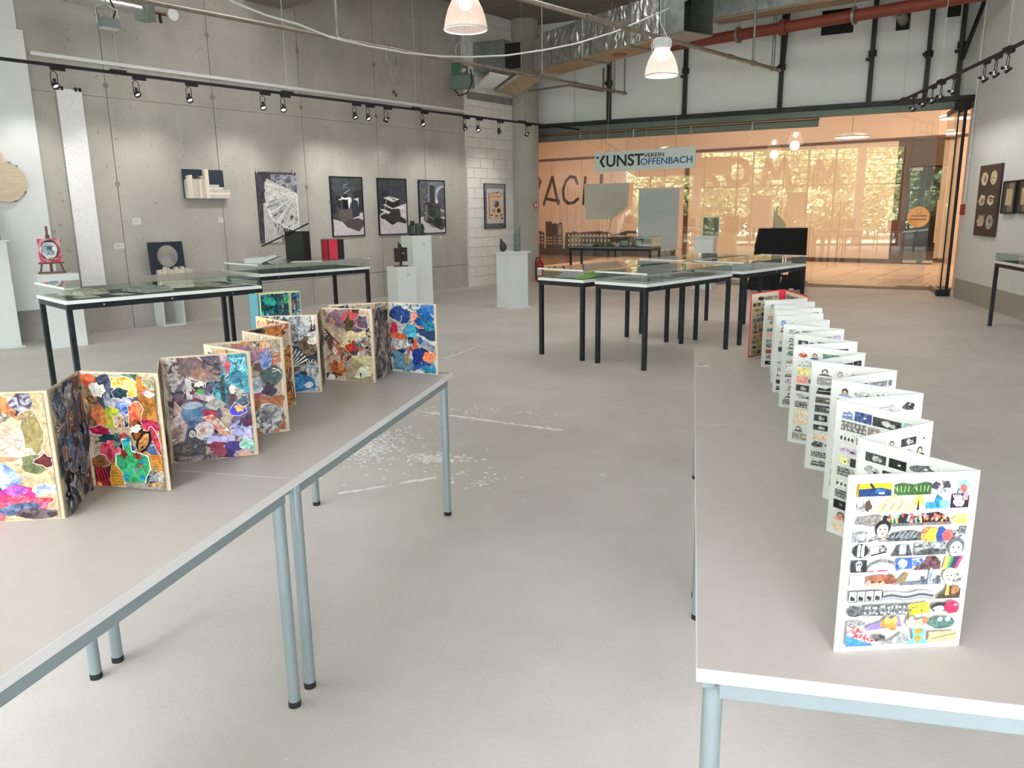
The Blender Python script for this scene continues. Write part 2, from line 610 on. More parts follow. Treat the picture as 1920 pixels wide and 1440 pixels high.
# white paint left on the floor
def flakes():
    m = MB()
    zc = [0.0006]
    r = random.Random(3)
    def flake(x, y, s, el=1.0, a=None):
        n = 6
        a = r.uniform(0, 3.14) if a is None else a
        vs = []
        for i in range(n):
            t = 2 * math.pi * i / n
            q = s * r.uniform(0.4, 1.2)
            dx, dy = q * el * math.cos(t), q * math.sin(t)
            vs.append((x + dx * math.cos(a) - dy * math.sin(a), y + dx * math.sin(a) + dy * math.cos(a), zc[0]))
        zc[0] += 1.2e-6
        m.add(vs, [tuple(range(n))])
    def line(p, q, n, s, jit, el=3.0):
        a = math.atan2(q[1] - p[1], q[0] - p[0])
        for i in range(n):
            t = r.random()
            flake(p[0] + (q[0] - p[0]) * t + r.gauss(0, jit), p[1] + (q[1] - p[1]) * t + r.gauss(0, jit), s * r.uniform(0.3, 1.2), el, a + r.gauss(0, 0.1))
    line((-1.993,5.53), (-0.864,5.199), 170, 0.010, 0.010, 4.5)
    line((-1.851,3.737), (-1.43,4.076), 60, 0.010, 0.008, 4)
    line((-2.527,7.65), (-2.362,8.547), 40, 0.010, 0.008, 4)
    line((-2.516,8.636), (-1.899,8.194), 30, 0.008, 0.02, 3)
    for (x, y), sx, sy, n in (((-2.047,4.581), 0.10, 0.17, 620), ((-1.546,4.421), 0.10, 0.05, 240), ((-2.134,4.86), 0.2, 0.2, 220), ((-1.632,5.627), 0.25, 0.12, 90), ((-1.681,4.288), 0.35, 0.2, 80), ((-1.137,4.049), 0.1, 0.05, 40)):
        for i in range(n):
            flake(x + r.gauss(0, sx), y + r.gauss(0, sy), r.uniform(0.003, 0.013), r.uniform(1, 2.4))
    for i in range(90):
        flake(r.uniform(-1.1, 0.4), r.uniform(1.0, 9.0), r.uniform(0.001, 0.004))
    return m
stuff(flakes().obj('paint_flakes', M['paintwhite']))

# ceiling slab and downstand beams
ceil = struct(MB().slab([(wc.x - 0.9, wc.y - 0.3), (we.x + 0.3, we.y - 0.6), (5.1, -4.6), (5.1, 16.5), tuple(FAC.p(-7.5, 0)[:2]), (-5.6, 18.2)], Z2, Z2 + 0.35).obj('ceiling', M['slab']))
bp0, bp1 = WALL.p(-3.1, 0, 0.02), WALL.p(-3.1, 0, 2.6)
mb = MB()
mb.slab([tuple(WALL.p(-2.6, 0, 0.05)[:2]), tuple(WALL.p(-1.9, 0, 0.05)[:2]), tuple(WALL.p(-1.9, 0, 2.4)[:2]), tuple(WALL.p(-2.6, 0, 2.4)[:2])], 4.62, Z2)
struct(mb.obj('beam', M['slab']))

# concrete wall: backing with panels parted by recessed joints
wall = struct(MB().box(-12.6, 3.93, 0.045, 0.35, 0, Z2).obj('wall_left', M['joint'], None, WALL.o, WALL.a))
joints = [-12.6, -11.0, -9.4, -7.85, -6.3, -4.76, -3.235, -1.68, -0.08, 1.1, 2.26]
for i in range(len(joints) - 1):
    for z0, z1 in ((0.0, 0.455), (0.463, 3.05), (3.053, Z2)):
        MB().box(joints[i] + 0.004, joints[i + 1] - 0.004, 0, 0.05, z0, z1).obj('concrete_panel', M['concrete'], wall, bev=0.004)
r = random.Random(11)
for s in joints[5:9]:
    for z in (1.95, 3.2, 4.05):
        MB().cyl((s, 0.002, z), (s, -0.003, z), 0.035, 14).obj('tie_hole_plug', M['slab'], wall)

# white painted block pier at the end of the concrete wall
pier = struct(MB().box(2.26, 3.93, 0.0, 0.3, 0, Z2).obj('wall_pier', M['block'], None, WALL.o, WALL.a))
row, z = 0, 0.0
block_mesh = {}
while z < Z2 - 0.05:
    h = min(0.2, Z2 - z)
    s = 2.26 - (0.21 if row % 2 else 0)
    while s < 3.92:
        a, b = max(2.26, s), min(3.93, s + 0.42)
        if b - a > 0.02:
            w = round(b - a - 0.006, 3)
            key = (w, round(h, 3))
            if key not in block_mesh:
                block_mesh[key] = MB().box(0, w, -0.04, 0.005, 0, h - 0.006).mesh('block', M['block'])
            link('block', block_mesh[key], pier, (a + 0.003, 0, z))
        s += 0.42
    z += 0.2
    row += 1
MB().box(2.30, 3.8, -0.06, -0.041, 3.72, 3.86).obj('lintel_strip', M['galv'], pier)

# drywall lining on the left end of the concrete wall
lining = struct(MB().box(-12.6, -5.69, -0.055, 0, 0.385, 3.72).obj('wall_lining', M['white'], None, WALL.o, WALL.a, 0.006))
MB().box(-12.6, -5.74, -0.02, 0, 3.725, Z2).obj('upper_lining', M['white'], lining)
struct(MB().box(-5.63, 2.27, -0.028, 0.0, 3.455, 3.50).obj('trim_1', M['white'], None, WALL.o, WALL.a, 0.003))

# round concrete column
struct(MB().cyl((0, 0, 0), (0, 0, Z2), 0.30, 40).obj('column', M['concrete'], None, (-3.62, 17.12, 0)))

# right wall
east = struct(MB().box(-4.41, 14.4, 0, 0.35, 0, Z2).obj('wall_right', M['white'], None, EAST.o, EAST.a))
MB().box(-4.41, 14.4, -0.003, 0, 0, 0.325).obj('grey_dado', M['dado'], east)
con = struct(MB().cyl((-4.30, -0.02, 1.55), (-4.30, -0.02, Z2 - .01), 0.011, 8).obj('trim_2', M['white'], None, EAST.o, EAST.a))
MB().box(-4.325, -4.275, -0.045, -0.002, 2.17, 2.30).obj('junction_box', M['alu'], con, bev=0.004)

# wall above the glazed front: white panels between black steel posts
facade = struct(MB().box(-6.6, 2.55, 0.06, 0.3, 3.2, Z2).obj('wall_front', M['joint'], None, FAC.o, FAC.a))
posts_s = [(-4.149,3.237)[0], (-2.543,3.267)[0], (-0.707,3.29)[0], (0.84,3.3)[0], (1.744,3.327)[0], (2.234,3.38)[0]]
edges = [-6.6, -4.95] + posts_s + [2.55]
for a, b in zip(edges, edges[1:]):
    MB().box(a + 0.006, b - 0.006, 0, 0.07, 3.37, Z2).obj('white_panel', M['panelw'], facade, bev=0.003)
for i, s in enumerate(posts_s):
    m = MB().box(s - 0.04, s + 0.04, -0.10, -0.02, 3.36, Z2)
    m.cyl((s, -0.06, 4.05 + 0.1 * (i % 2)), (s, -0.06, 4.15 + 0.1 * (i % 2)), 0.07, 14)
    m.box(s - 0.10, s + 0.02, -0.08, -0.04, 4.08, 4.13)
    m.obj('steel_post', M['dark'], facade, bev=0.004)
    if i in (2, 5):
        MB().cyl((s + 0.02, -0.16, 3.95), (s + (0.10 if i == 2 else 0.42), -0.16, Z2), 0.035, 12).obj('diagonal_brace', M['dark'], facade)
MB().box(-6.6, 2.55, -0.13, 0.08, 3.285, 3.37).obj('black_beam', M['dark'], facade, bev=0.004)
MB().box(-6.6, 2.55, -0.07, 0.05, 3.165, 3.285).obj('grey_fascia', M['header'], facade, bev=0.003)
for a, b, z0, z1 in (((-0.061,4.72)[0], (0.486,4.661)[0], 4.60, 5.02), ((1.179,4.558)[0], (1.409,4.533)[0], 4.55, 4.84), ((1.952,4.535)[0], (2.171,4.51)[0], 4.68, 4.95)):
    MB().box(a, b, -0.004, 0.004, z0, z1).obj('opening_shade', M['black'], facade)  # black plate stands in for the shade inside a wall opening
MB().cyl(((1.291,4.546)[0], 0.0, 4.70), ((1.291,4.546)[0] - 0.05, -0.55, 4.76), 0.085, 16).obj('pipe_stub', M['pipe'], facade)

struct(MB().box(-7.3, -6.45, -1.3, 0.3, -0.2, Z2).obj('wall_leak_block_left', M['concrete'], None, FAC.o, FAC.a))  # block added to stop sky light leaking in behind the pier
struct(MB().box(4.70, 5.0, 14.2, 15.75, -0.2, Z2).obj('wall_leak_block_right', M['white']))  # block added against sky light leaking past the right wall end
# glazed front: framed panes on the left, the right part stands open
w1 = struct(MB().box(-5.9, 0.02, -0.012, 0.012, 3.12, 3.165).obj('window_1', M['black'], None, FAC.o, FAC.a))
MB().box(-5.9, 0.02, -0.03, -0.014, 3.135, 3.155).obj('copper_rail', mat('copper_rail', (176, 128, 104), 0.3, 0.8), w1)
js = [-6.0, -4.802, -3.604, -2.404, -1.199, 0.011]
for a, b in zip(js, js[1:]):
    p = MB().box(a + 0.004, b - 0.004, -0.005, 0.005, 0.1, 3.0).obj('glass_pane', M['pane'], w1)
    MB().box(a + 0.002, b - 0.002, -0.014, 0.014, 3.0, 3.12).obj('head_rail', M['header'], w1, bev=0.003)
    MB().box(a + 0.002, b - 0.002, -0.02, 0.02, 0.0, 0.1).obj('kick_rail', M['galv'], w1, bev=0.003)
    MB().box(a - 0.012, a + 0.012, -0.035, -0.012, 2.98, 3.16).obj('hanger', M['chrome'], w1)
for a, b in ((0.011, 0.62), (0.62, 1.30), (1.30, 2.02)):
    MB().box(a + 0.003, b - 0.003, -0.005, 0.005, 0.012, 3.165).obj('glass_pane', M['pane'], w1)
MB().box(0.02, 2.3, -0.05, 0.12, 0.0, 0.006).obj('threshold', M['steel'], w1)

# glass leaf folded back at the right end of the opening
leaf = struct(MB().box(-0.02, 0.02, -0.02, 0.02, 0.0, 3.16).obj('door_1', M['black'], None, (4.285, 14.62, 0), 0))
lp0, lp1 = Vector((4.285, 14.62, 0)), Vector((4.40, 15.62, 0))
la = math.atan2(lp1.y - lp0.y, lp1.x - lp0.x)
for k, dx in ((0, 0.0), (1, -0.09)):
    MB().box(0.03, 1.0, -0.005, 0.005, 0.1, 3.04).obj('glass_leaf', M['pane'], leaf, (dx, 0.03 * k, 0), la)
    MB().box(0.0, 1.02, -0.02, 0.02, 0.012, 0.1).obj('bottom_rail', M['galv'], leaf, (dx, 0.03 * k, 0), la, 0.003)
    MB().box(0.0, 1.02, -0.02, 0.02, 3.04, 3.12).obj('top_rail', M['dark'], leaf, (dx, 0.03 * k, 0), la, 0.003)
    MB().box(0.0, 0.008, -0.012, 0.012, 0.1, 3.04).obj('edge_seal', M['black'], leaf, (dx, 0.03 * k, 0), la)
MB().box(-0.16, 0.05, -0.06, 0.06, 0.0, 0.11).obj('pivot_shoe', M['black'], leaf, bev=0.01)
MB().box(-0.16, 0.06, -0.06, 0.06, 3.04, 3.2).obj('pivot_head', M['black'], leaf, bev=0.01)

# window wall behind the camera: glazed for 10.7 m, then solid
win = struct(MB().box(-0.6, 10.72, -0.30, -0.02, 3.74, Z2 + 0.35).box(10.72, 12.2, -0.30, -0.02, 0, 3.74).box(10.72, 16.9, -0.30, -0.02, 3.74, Z2 + 0.35).obj('wall_window_side', M['white'], None, WIN.o, WIN.a))
w2 = struct(MB().box(-0.3, 10.72, -0.30, -0.05, 0.0, 0.10).obj('window_2', M['dark'], None, WIN.o, WIN.a))
gl = glass_mat('outer_window_glass', (0.97, 0.965, 0.97), 0.05)
mull = [0.0, 1.05, 2.95, 4.55, 5.15, 7.25, 8.25, 9.18, 10.7]
for i, s in enumerate(mull):
    hw = 0.16 if i in (2, 7) else 0.035
    MB().box(s - hw, s + hw, -0.24, -0.08, 0.1, 3.76).obj('mullion', M['white'] if hw > .1 else M['dark'], w2)
for z in (2.38, 2.62, 2.86, 3.10, 3.34, 3.56):
    hz_ = 0.03 if z < 2.5 else 0.012
    for a, b in zip(mull, mull[1:]):
        MB().box(a + 0.036, b - 0.036, -0.2, -0.17, z - hz_, z + hz_).obj('transom', M['dark'], w2)
for a, b in zip(mull, mull[1:]):
    MB().box(a + 0.037, b - 0.037, -0.165, -0.155, 0.10, 3.74).obj('glass_pane', gl, w2)
w4 = struct(MB().box(12.2, 16.9, -0.30, -0.05, 0.0, 0.10).obj('window_4', M['dark'], None, WIN.o, WIN.a))
for s in (12.24, 13.75, 15.25, 16.75):
    MB().box(s - .035, s + .035, -0.24, -0.08, 0.1, 3.76).obj('mullion', M['dark'], w4)
for s in (12.24, 13.75, 15.25):
    MB().box(s + .036, s + 1.47, -0.2, -0.15, 2.35, 2.41).obj('transom', M['dark'], w4)
    MB().box(s + .036, s + 1.47, -0.145, -0.135, 0.1, 3.74).obj('glass_pane', gl, w4)
for i in range(3):
    por = D.lights.new('window_portal', 'AREA')
    por.shape = 'RECTANGLE'
    por.size, por.size_y = (5.35, 5.35, 4.6)[i], 3.7
    por.cycles.is_portal = True
    po = D.objects.new('window_portal', por)
    COL.objects.link(po)
    po.location = WIN.p((2.68, 8.03, 14.5)[i], 1.9, 0.05)
    po.rotation_euler = WIN.n.to_track_quat('-Z', 'Z').to_euler()

# outside: pavement and a belt of trees
ow, oe = WIN.p(-12, 0, 0.32), WIN.p(30, 0, 0.32)
ow2, oe2 = WIN.p(-30, 0, 40), WIN.p(40, 0, 40)
struct(MB().slab([tuple(ow[:2]), tuple(oe[:2]), tuple(oe2[:2]), tuple(ow2[:2])], -0.3, -0.05).obj('pavement', mat('outdoor_paving', (112, 116, 104), 0.9)))
mleaf, nt, bs = new_mat('tree_leaves')
gp = nt.nodes.new('ShaderNodeNewGeometry')
ra = nt.nodes.new('ShaderNodeValToRGB')
ra.color_ramp.elements[0].position, ra.color_ramp.elements[1].position = 0.15, 0.95
ra.color_ramp.elements[0].color = lin((70, 98, 60))
ra.color_ramp.elements[1].color = lin((222, 232, 190))
nt.links.new(gp.outputs['Random Per Island'], ra.inputs['Fac'])
nt.links.new(ra.outputs['Color'], bs.inputs['Base Color'])
bs.inputs['Roughness'].default_value = 0.5
tl = nt.nodes.new('ShaderNodeBsdfTranslucent')
nt.links.new(ra.outputs['Color'], tl.inputs['Color'])
ms = nt.nodes.new('ShaderNodeMixShader')
ms.inputs[0].default_value = 0.4
nt.links.new(bs.outputs[0], ms.inputs[1])
nt.links.new(tl.outputs[0], ms.inputs[2])
nt.links.new(ms.outputs[0], nt.nodes['Material Output'].inputs['Surface'])
def trees():
    m = MB()
    r = random.Random(21)
    for k in range(24):
        s, out = -7 + 21 * (k + r.uniform(-.4, .4)) / 24, r.uniform(7.0, 15)
        base = WIN.p(s, 0, out)
        hgt = r.uniform(4.4, 5.8)
        m.cyl((base.x, base.y, -0.1), (base.x + r.uniform(-0.4, 0.4), base.y, hgt * 0.7), 0.08, 8, 0.03, mi=1)
        for c in range(44):
            cc = Vector((base.x + r.gauss(0, 1.8), base.y + r.gauss(0, 1.8), r.uniform(0.7, hgt)))
            for i in range(85):
                p = cc + Vector((r.gauss(0, 0.45), r.gauss(0, 0.45), r.gauss(0, 0.32)))
                a = Vector((r.uniform(-1, 1), r.uniform(-1, 1), r.uniform(-0.6, 0.6))).normalized() * 0.14
                b = a.orthogonal().normalized() * 0.085
                m.add([p - a, p + b, p + a, p - b], [(0, 1, 2, 3)])
    return m
stuff(trees().obj('outside_foliage', [mleaf, mat('tree_bark', (54, 48, 42), 0.9)]))

# ---------------------------------------------------------------- the passage behind the glazed front
fa, fb = FAC.p(-7.0, 0, -0.02), FAC.p(2.62, 0, -0.02)
sa, sb = SHOP.p(-11.5, 0), SHOP.p(5.2, 0)
sa2, sb2 = SHOP.p(-11.5, 0, -0.4), SHOP.p(5.2, 0, -0.4)
pf = struct(MB().slab([tuple(fa[:2]), tuple(fb[:2]), tuple(sb2[:2]), tuple(sa2[:2])], -0.2, -0.006).obj('floor_passage', mat('brown_tile_joint', (112, 88, 70), .9)))
def inside(p):
    q = Vector((p[0], p[1], 0)) - FAC.o
    return q.dot(FAC.n) > 0.3
tile_mes = [MB().box(0.011, 0.789, 0.011, 0.389, -0.006, 0).mesh('tile', M[k]) for k in ('tile', 'tile', 'tile2')]
rt = random.Random(5)
for j in range(1, 23):
    off = rt.choice((0, 0.4))
    for i in range(-8, 7):
        if i < -1 and j > 16:
            continue
        s = i * 0.8 + off
        p = SHOP.p(s, 0, 0.4 * j)
        if inside(p) and inside(SHOP.p(s + 0.8, 0, 0.4 * j)) and s < 4.6:
            link('tile', rt.choice(tile_mes), pf, p, SHOP.a)
struct(MB().slab([tuple(fa[:2]), tuple(fb[:2]), tuple(sb2[:2]), tuple(sa2[:2])], 4.35, 4.6).obj('ceiling_passage', M['plaster']))
for nm, p, q in (('wall_passage_left', fa, sa2), ('wall_passage_right', fb, sb2)):
    d = (q - p).normalized()
    nrm = Vector((-d.y, d.x, 0)) * (0.2 if 'left' in nm else -0.2)
    struct(MB().slab([tuple((p - d * .2)[:2]), tuple((q + d)[:2]), tuple((q + d + nrm)[:2]), tuple((p - d * .2 + nrm)[:2])], -0.2, 4.6).obj(nm, M['plaster']))
# shop front
ph = (2.454,0.008)[0]
shop = struct(MB().box(-11.5, 5.2, 0.0, 0.2, 3.28, 4.6).obj('wall_shop', M['plaster'], None, SHOP.o, SHOP.a))
MB().box(-11.5, 5.2, -0.03, 0.05, 3.2, 3.28).obj('head_frame', M['brownframe'], shop, bev=0.004)
pan = [-11.5, -10.3, (-8.892,1.437)[0], (-7.662,1.426)[0], (-6.516,1.415)[0], (-5.465,1.405)[0], (-4.574,1.396)[0], (-3.881,1.39)[0]]
for a, b in zip(pan, pan[1:]):
    MB().box(a + 0.006, b - 0.006, -0.012, 0.03, 0.30, 3.2).obj('wall_panel', M['peach'], shop)
    MB().box(a + 0.006, b - 0.006, -0.012, 0.03, 0.0, 0.285).obj('base_panel', M['plaster'], shop)
MB().box(-11.5, pan[-1], 0.03, 0.2, 0, 3.28).obj('backing', M['joint'], shop)
MB().box(pan[-1], (-3.755,1.388)[0], -0.06, 0.06, 0, 3.2).obj('brown_post', M['brownframe'], shop, bev=0.004)
w3 = struct(MB().box((-3.755,1.388)[0], (2.141,1.332)[0], -0.03, 0.05, 0.0, 0.12).obj('window_3', M['brownframe'], None, SHOP.o, SHOP.a))
gs = [(-3.755,1.388)[0], (-3.244,1.383)[0], (-1.815,1.37)[0], (-0.849,1.361)[0], (-0.003,1.353)[0], (0.777,1.345)[0], (2.128,1.332)[0]]
for a, b in zip(gs, gs[1:]):
    MB().box(a + 0.004, b - 0.004, -0.012, 0.02, 0.12, 3.2).obj('film_covered_pane', M['creamfilm'], w3)
MB().box(gs[0], (2.141,1.332)[0], 0.03, 0.2, 0.0, 3.2).obj('film_backing', M['brownframe'], w3)
MB().box((2.141,1.332)[0], ph, -0.05, 0.06, 0, 3.2).obj('frame_post', M['brownframe'], w3, bev=0.004)
dr = struct(MB().box(ph + 0.01, (3.322,1.321)[0], -0.006, 0.006, 0.03, 2.5).obj('door_2', M['pane'], None, SHOP.o, SHOP.a))
dre = (3.322,1.321)[0]
MB().box(dre - 0.14, dre - 0.10, -0.09, -0.05, (3.258,0.57)[1], (3.155,1.661)[1]).obj('bar_handle', M['wood'], dr, bev=0.006)
for a, b in ((ph + 0.02, ph + 0.36), (dre - 0.36, dre - 0.02)):
    MB().box(a, b, -0.015, 0.015, 0.03, 0.10).obj('patch_fitting', M['alu'], dr)
MB().box(ph + 0.05, ph + 0.3, -0.012, 0.012, 2.42, 2.5).obj('top_patch', M['alu'], dr)
stk = (2.756,1.23)
st = MB().cyl((stk[0], -0.0075, stk[1]), (stk[0], -0.010, stk[1]), 0.27, 28).obj('round_sticker', M['yellow'], dr)
for i, (dz, n) in enumerate(((0.03, 11), (-0.06, 11))):
    m = MB()
    for k in range(n):
        if rt.random() < 0.85:
            x = stk[0] - 0.21 + 0.42 * k / n
            m.box(x, x + 0.028, -0.0112, -0.010, stk[1] + dz - 0.02, stk[1] + dz + 0.02)
    m.obj('sticker_lettering', M['ink'], dr)
MB().tube([(stk[0] + 0.06 * math.cos(t / 10 * 6.283), -0.0112, stk[1] + 0.15 + 0.06 * math.sin(t / 10 * 6.283)) for t in range(10)], 0.006, 5, closed=True).obj('smiley_outline', M['ink'], dr)
MB().box(ph, dre, -0.012, 0.02, 2.53, 3.2).obj('fanlight', M['shopdark'], shop)
MB().box(dre, 5.2, -0.02, 0.2, 0, 3.2).obj('end_panel', M['plaster'], shop)
m = MB().box(ph - 0.6, dre + 0.6, 0.25, 3.2, -0.02, 0.0)
m.box(ph - 0.6, dre + 0.6, 3.1, 3.2, 0, 3.3).box(ph - 0.6, ph - 0.5, 0.2, 3.2, 0, 3.3).box(dre + 0.5, dre + 0.6, 0.2, 3.2, 0, 3.3).box(ph - 0.6, dre + 0.6, 0.2, 3.2, 3.2, 3.3)
m.box(ph + 0.2, ph + 0.8, 1.8, 2.4, 0, 1.7)
m.obj('shop_interior', M['shopdark'], shop)

# film lettering and skyline on the shop front
def strokes(m, segs, wd, y0=-0.016, y1=-0.0125):
    for pts in segs:
        for (x0, z0), (x1, z1) in zip(pts, pts[1:]):
            dx, dz = x1 - x0, z1 - z0
            l = math.hypot(dx, dz)
            nx, nz = -dz / l * wd / 2, dx / l * wd / 2
            m.prism([(x0 + nx, z0 + nz), (x0 - nx, z0 - nz), (x1 - nx, z1 - nz), (x1 + nx, z1 + nz)], y0, y1)
            y0 -= 0.0004
        for (x, z) in pts:
            m.prism([(x + wd / 2 * math.cos(t * 0.6283), z + wd / 2 * math.sin(t * 0.6283)) for t in range(10)], y0, y1)
            y0 -= 0.0004
def letter(segs, wd, mt):
    m = MB()
    strokes(m, segs, wd)
    m.obj('film_letter', mt, shop)
BF = M['brownfilm']
letter([[(-9.522,2.73), (-9.363,2.543), (-9.433,2.326)]], 0.12, BF)
letter([[(-9.208,1.753), (-8.844,2.669), (-8.6,1.761)], [(-9.071,1.934), (-8.579,1.852)]], 0.105, BF)
letter([[(-7.818,2.421), (-7.906,2.618), (-8.099,2.66), (-8.293,2.508), (-8.402,2.207), (-8.358,1.901), (-8.204,1.773), (-7.966,1.787), (-7.794,1.908)]], 0.105, BF)
letter([[(-7.502,2.604), (-7.58,1.744)], [(-6.881,2.65), (-6.91,1.733)], [(-7.541,2.167), (-6.895,2.185)]], 0.105, BF)
def wstrokes(segs, wd):
    m = MB()
    strokes(m, segs, wd, -0.145, -0.140)
    m.obj('window_film_letter', M['matte_beige'], w2)
wstrokes([[(3.268,3.483), (3.2,2.515)], [(3.709,3.491), (3.243,3.043), (3.772,2.504)]], 0.24)
wstrokes([[(4.502,3.446), (4.219,3.309), (4.111,2.916), (4.251,2.598), (4.55,2.466), (4.874,2.625), (4.981,2.956), (4.839,3.312), (4.502,3.446)]], 0.26)
wstrokes([[(5.583,2.443), (5.694,3.39), (6.056,2.721), (6.339,3.392), (6.559,2.422)]], 0.22)
wstrokes([[(7.561,2.359), (7.618,3.273), (7.976,2.635), (8.205,3.255), (8.408,2.34)]], 0.22)
SKY = [(-9.631,0.827), (-9.352,0.828), (-9.19,0.773), (-9.194,0.23), (-9.125,0.231), (-9.131,1.153), (-8.915,1.171), (-8.825,1.07), (-8.735,1.106), (-8.645,1.069), (-8.434,1.124), (-8.399,0.224), (-8.333,0.225), (-8.29,0.777), (-8.037,0.778), (-7.983,0.833), (-7.744,0.779), (-7.402,0.808), (-7.107,0.827), (-6.866,0.828), (-6.496,0.785), (-6.444,0.715)]
zb = (-9.358,-0.038)[1]
m = MB()
m.prism(SKY + [(SKY[-1][0], zb), (SKY[0][0], zb)], -0.016, -0.0125)
roof = [(-6.444,0.698), (-5.903,0.849), (-5.51,0.845), (-5.495,0.273), (-4.224,0.311), (-4.131,0.295), ((-4.131,0.295)[0], zb), (SKY[-1][0], zb)]
m.prism(roof, -0.016, -0.0125)
m.obj('skyline_film', BF, shop)
m = MB()
def wins(x0, x1, z0, z1, nx, nz, fx=0.5, fz=0.55):
    for i in range(nx):
        for j in range(nz):
            w, h = (x1 - x0) / nx, (z1 - z0) / nz
            m.box(x0 + w * (i + 0.5 - fx / 2), x0 + w * (i + 0.5 + fx / 2), -0.0175, -0.0162, z0 + h * (j + 0.5 - fz / 2), z0 + h * (j + 0.5 + fz / 2))
for (a, b, nx, nz, fx, fz) in (((-9.611,0.356), (-9.213,0.735), 3, 3, .5, .55), ((-9.113,0.344), (-8.849,0.645), 4, 3, .5, .55), ((-8.815,0.348), (-8.68,0.646), 2, 3, .5, .55), ((-8.613,0.683), (-8.445,1.069), 1, 5, .8, .5), ((-8.613,0.35), (-8.445,0.648), 2, 3, .6, .55), ((-8.222,0.282), (-6.485,0.75), 12, 3, .45, .6), ((-6.396,0.311), (-5.522,0.549), 6, 1, .45, .4), ((-6.393,0.187), (-4.151,0.345), 13, 1, .35, .55)):
    wins(a[0], b[0], a[1], b[1], nx, nz, fx, fz)
m.box((-5.881,0.719)[0], (-5.526,0.721)[0], -0.0175, -0.0162, (-5.88,0.702)[1], (-5.881,0.754)[1])
m.obj('skyline_windows', M['peach'], shop)
# two white posters in the window behind the camera, seen mirrored in the glass front
POST = []
# lights of the passage
cove = MB().box(-3.2, 4.2, -1.0, -0.72, 4.30, 4.345).obj('cove_light', M['cove'], None, SHOP.o, SHOP.a)
tag(cove, 'long glowing strip light along the passage ceiling above the shop front', 'light')
for s, out in ((-8, 3.5), (-4, 4.0), (0, 3.5), (3, 2.5)):
    ld = D.lights.new('passage_light', 'AREA')
    ld.shape = 'DISK'
    ld.size = 1.4
    ld.energy = 98
    ld.color = (1, 0.73, 0.55)
    lo = D.objects.new('passage_light', ld)
    COL.objects.link(lo)
    lo.location = SHOP.p(s, 4.25, out)
sl = D.lights.new('shop_room_light', 'POINT')
sl.energy = 9
sl.color = (1, 0.7, 0.5)
slo = D.objects.new('shop_room_light', sl)
COL.objects.link(slo)
slo.location = SHOP.p(ph + 0.5, 2.6, -1.6)

def disc_pendant(loc, r, label):
    t = thing('disc_pendant', label, 'pendant lamp', loc, 0, 'round pendants in the passage')
    MB().lathe([(0.001, 0.10), (r * 0.8, 0.09), (r, 0.06), (r, 0.0), (r - 0.012, 0.0)], n=32).obj('shade', M['alu'], t)
    MB().lathe([(r - 0.012, 0.004), (0.001, 0.004)], n=32).obj('diffuser', M['disc'], t)
    MB().cyl((0, 0, 0.09), (0, 0, 4.35 - loc[2]), 0.006, 6).obj('cord', M['dark'], t)
disc_pendant((3.835,21.796,3.224), 0.42, 'round white pendant disc hanging over the open passage entrance')
disc_pendant((5.816,20.31,3.452), 0.40, 'round pendant disc half behind the folded glass leaf')
disc_pendant((-0.5,21.264,3.006), 0.42, 'round pendant disc just above the hanging sign, in the passage')

# ================================================================ THINGS
def fit_text(name, body, material, parent, x0, x1, z0, z1, y, off=0.0, vertical=False, depth=0.003):
    """Lettering as a flat mesh scaled into a box on its board."""
    cu = D.curves.new(name, 'FONT')
    cu.body = body
    cu.offset = off
    cu.extrude = 0.02
    tmp = D.objects.new('tmp', cu)
    COL.objects.link(tmp)
    dg = bpy.context.evaluated_depsgraph_get()
    me = D.meshes.new_from_object(tmp.evaluated_get(dg))
    D.objects.remove(tmp)
    D.curves.remove(cu)
    vs = [v.co.copy() for v in me.vertices]
    ax, bx = min(v.x for v in vs), max(v.x for v in vs)
    ay, by = min(v.y for v in vs), max(v.y for v in vs)
    for v, c in zip(me.vertices, vs):
        u, w = (c.x - ax) / (bx - ax), (c.y - ay) / (by - ay)
        if vertical:
            u, w = 1 - w, u
        v.co = (x0 + (x1 - x0) * u, y - (c.z + 0.02) / 0.04 * depth, z0 + (z1 - z0) * w)
    me.materials.clear()
    me.materials.append(material)
    me.name = name
    return link(name, me, parent)

# posters hanging in the window wall
GREYRED = mat('faded_poster_ink', (186, 150, 150), 0.7)
for q0, q1 in (((5.198,0.74), (5.954,2.018)), ((6.499,1.067), (7.259,2.118))):
    MB().box(q0[0], q1[0], -0.135, -0.13, q0[1], q1[1]).obj('paper_poster', M['paper'], w2)
q0, q1 = (5.198,0.74), (5.954,2.018)
dw, dh = q1[0] - q0[0], q1[1] - q0[1]
fit_text('poster_lettering', 'KUNST', GREYRED, w2, q0[0] + dw * .42, q0[0] + dw * .68, q0[1] + dh * .02, q0[1] + dh * .60, -0.126, 0.01, True)
fit_text('poster_lettering', 'VEREIN OFFENBACH', GREYRED, w2, q0[0] + dw * .72, q0[0] + dw * .86, q0[1] + dh * .1, q0[1] + dh * .98, -0.126, 0.004, True)
q0, q1 = (6.499,1.067), (7.259,2.118)
dw, dh = q1[0] - q0[0], q1[1] - q0[1]
MB().box(q0[0] + dw * .2, q0[0] + dw * .72, -0.128, -0.124, q0[1] + dh * .32, q1[1] - dh * .1).obj('poster_picture', M['beigeboard'], w2)
fit_text('poster_lettering', 'ST', GREYRED, w2, q0[0] + dw * .65, q0[0] + dw * .92, q0[1] + dh * .05, q0[1] + dh * .25, -0.126, 0.004)

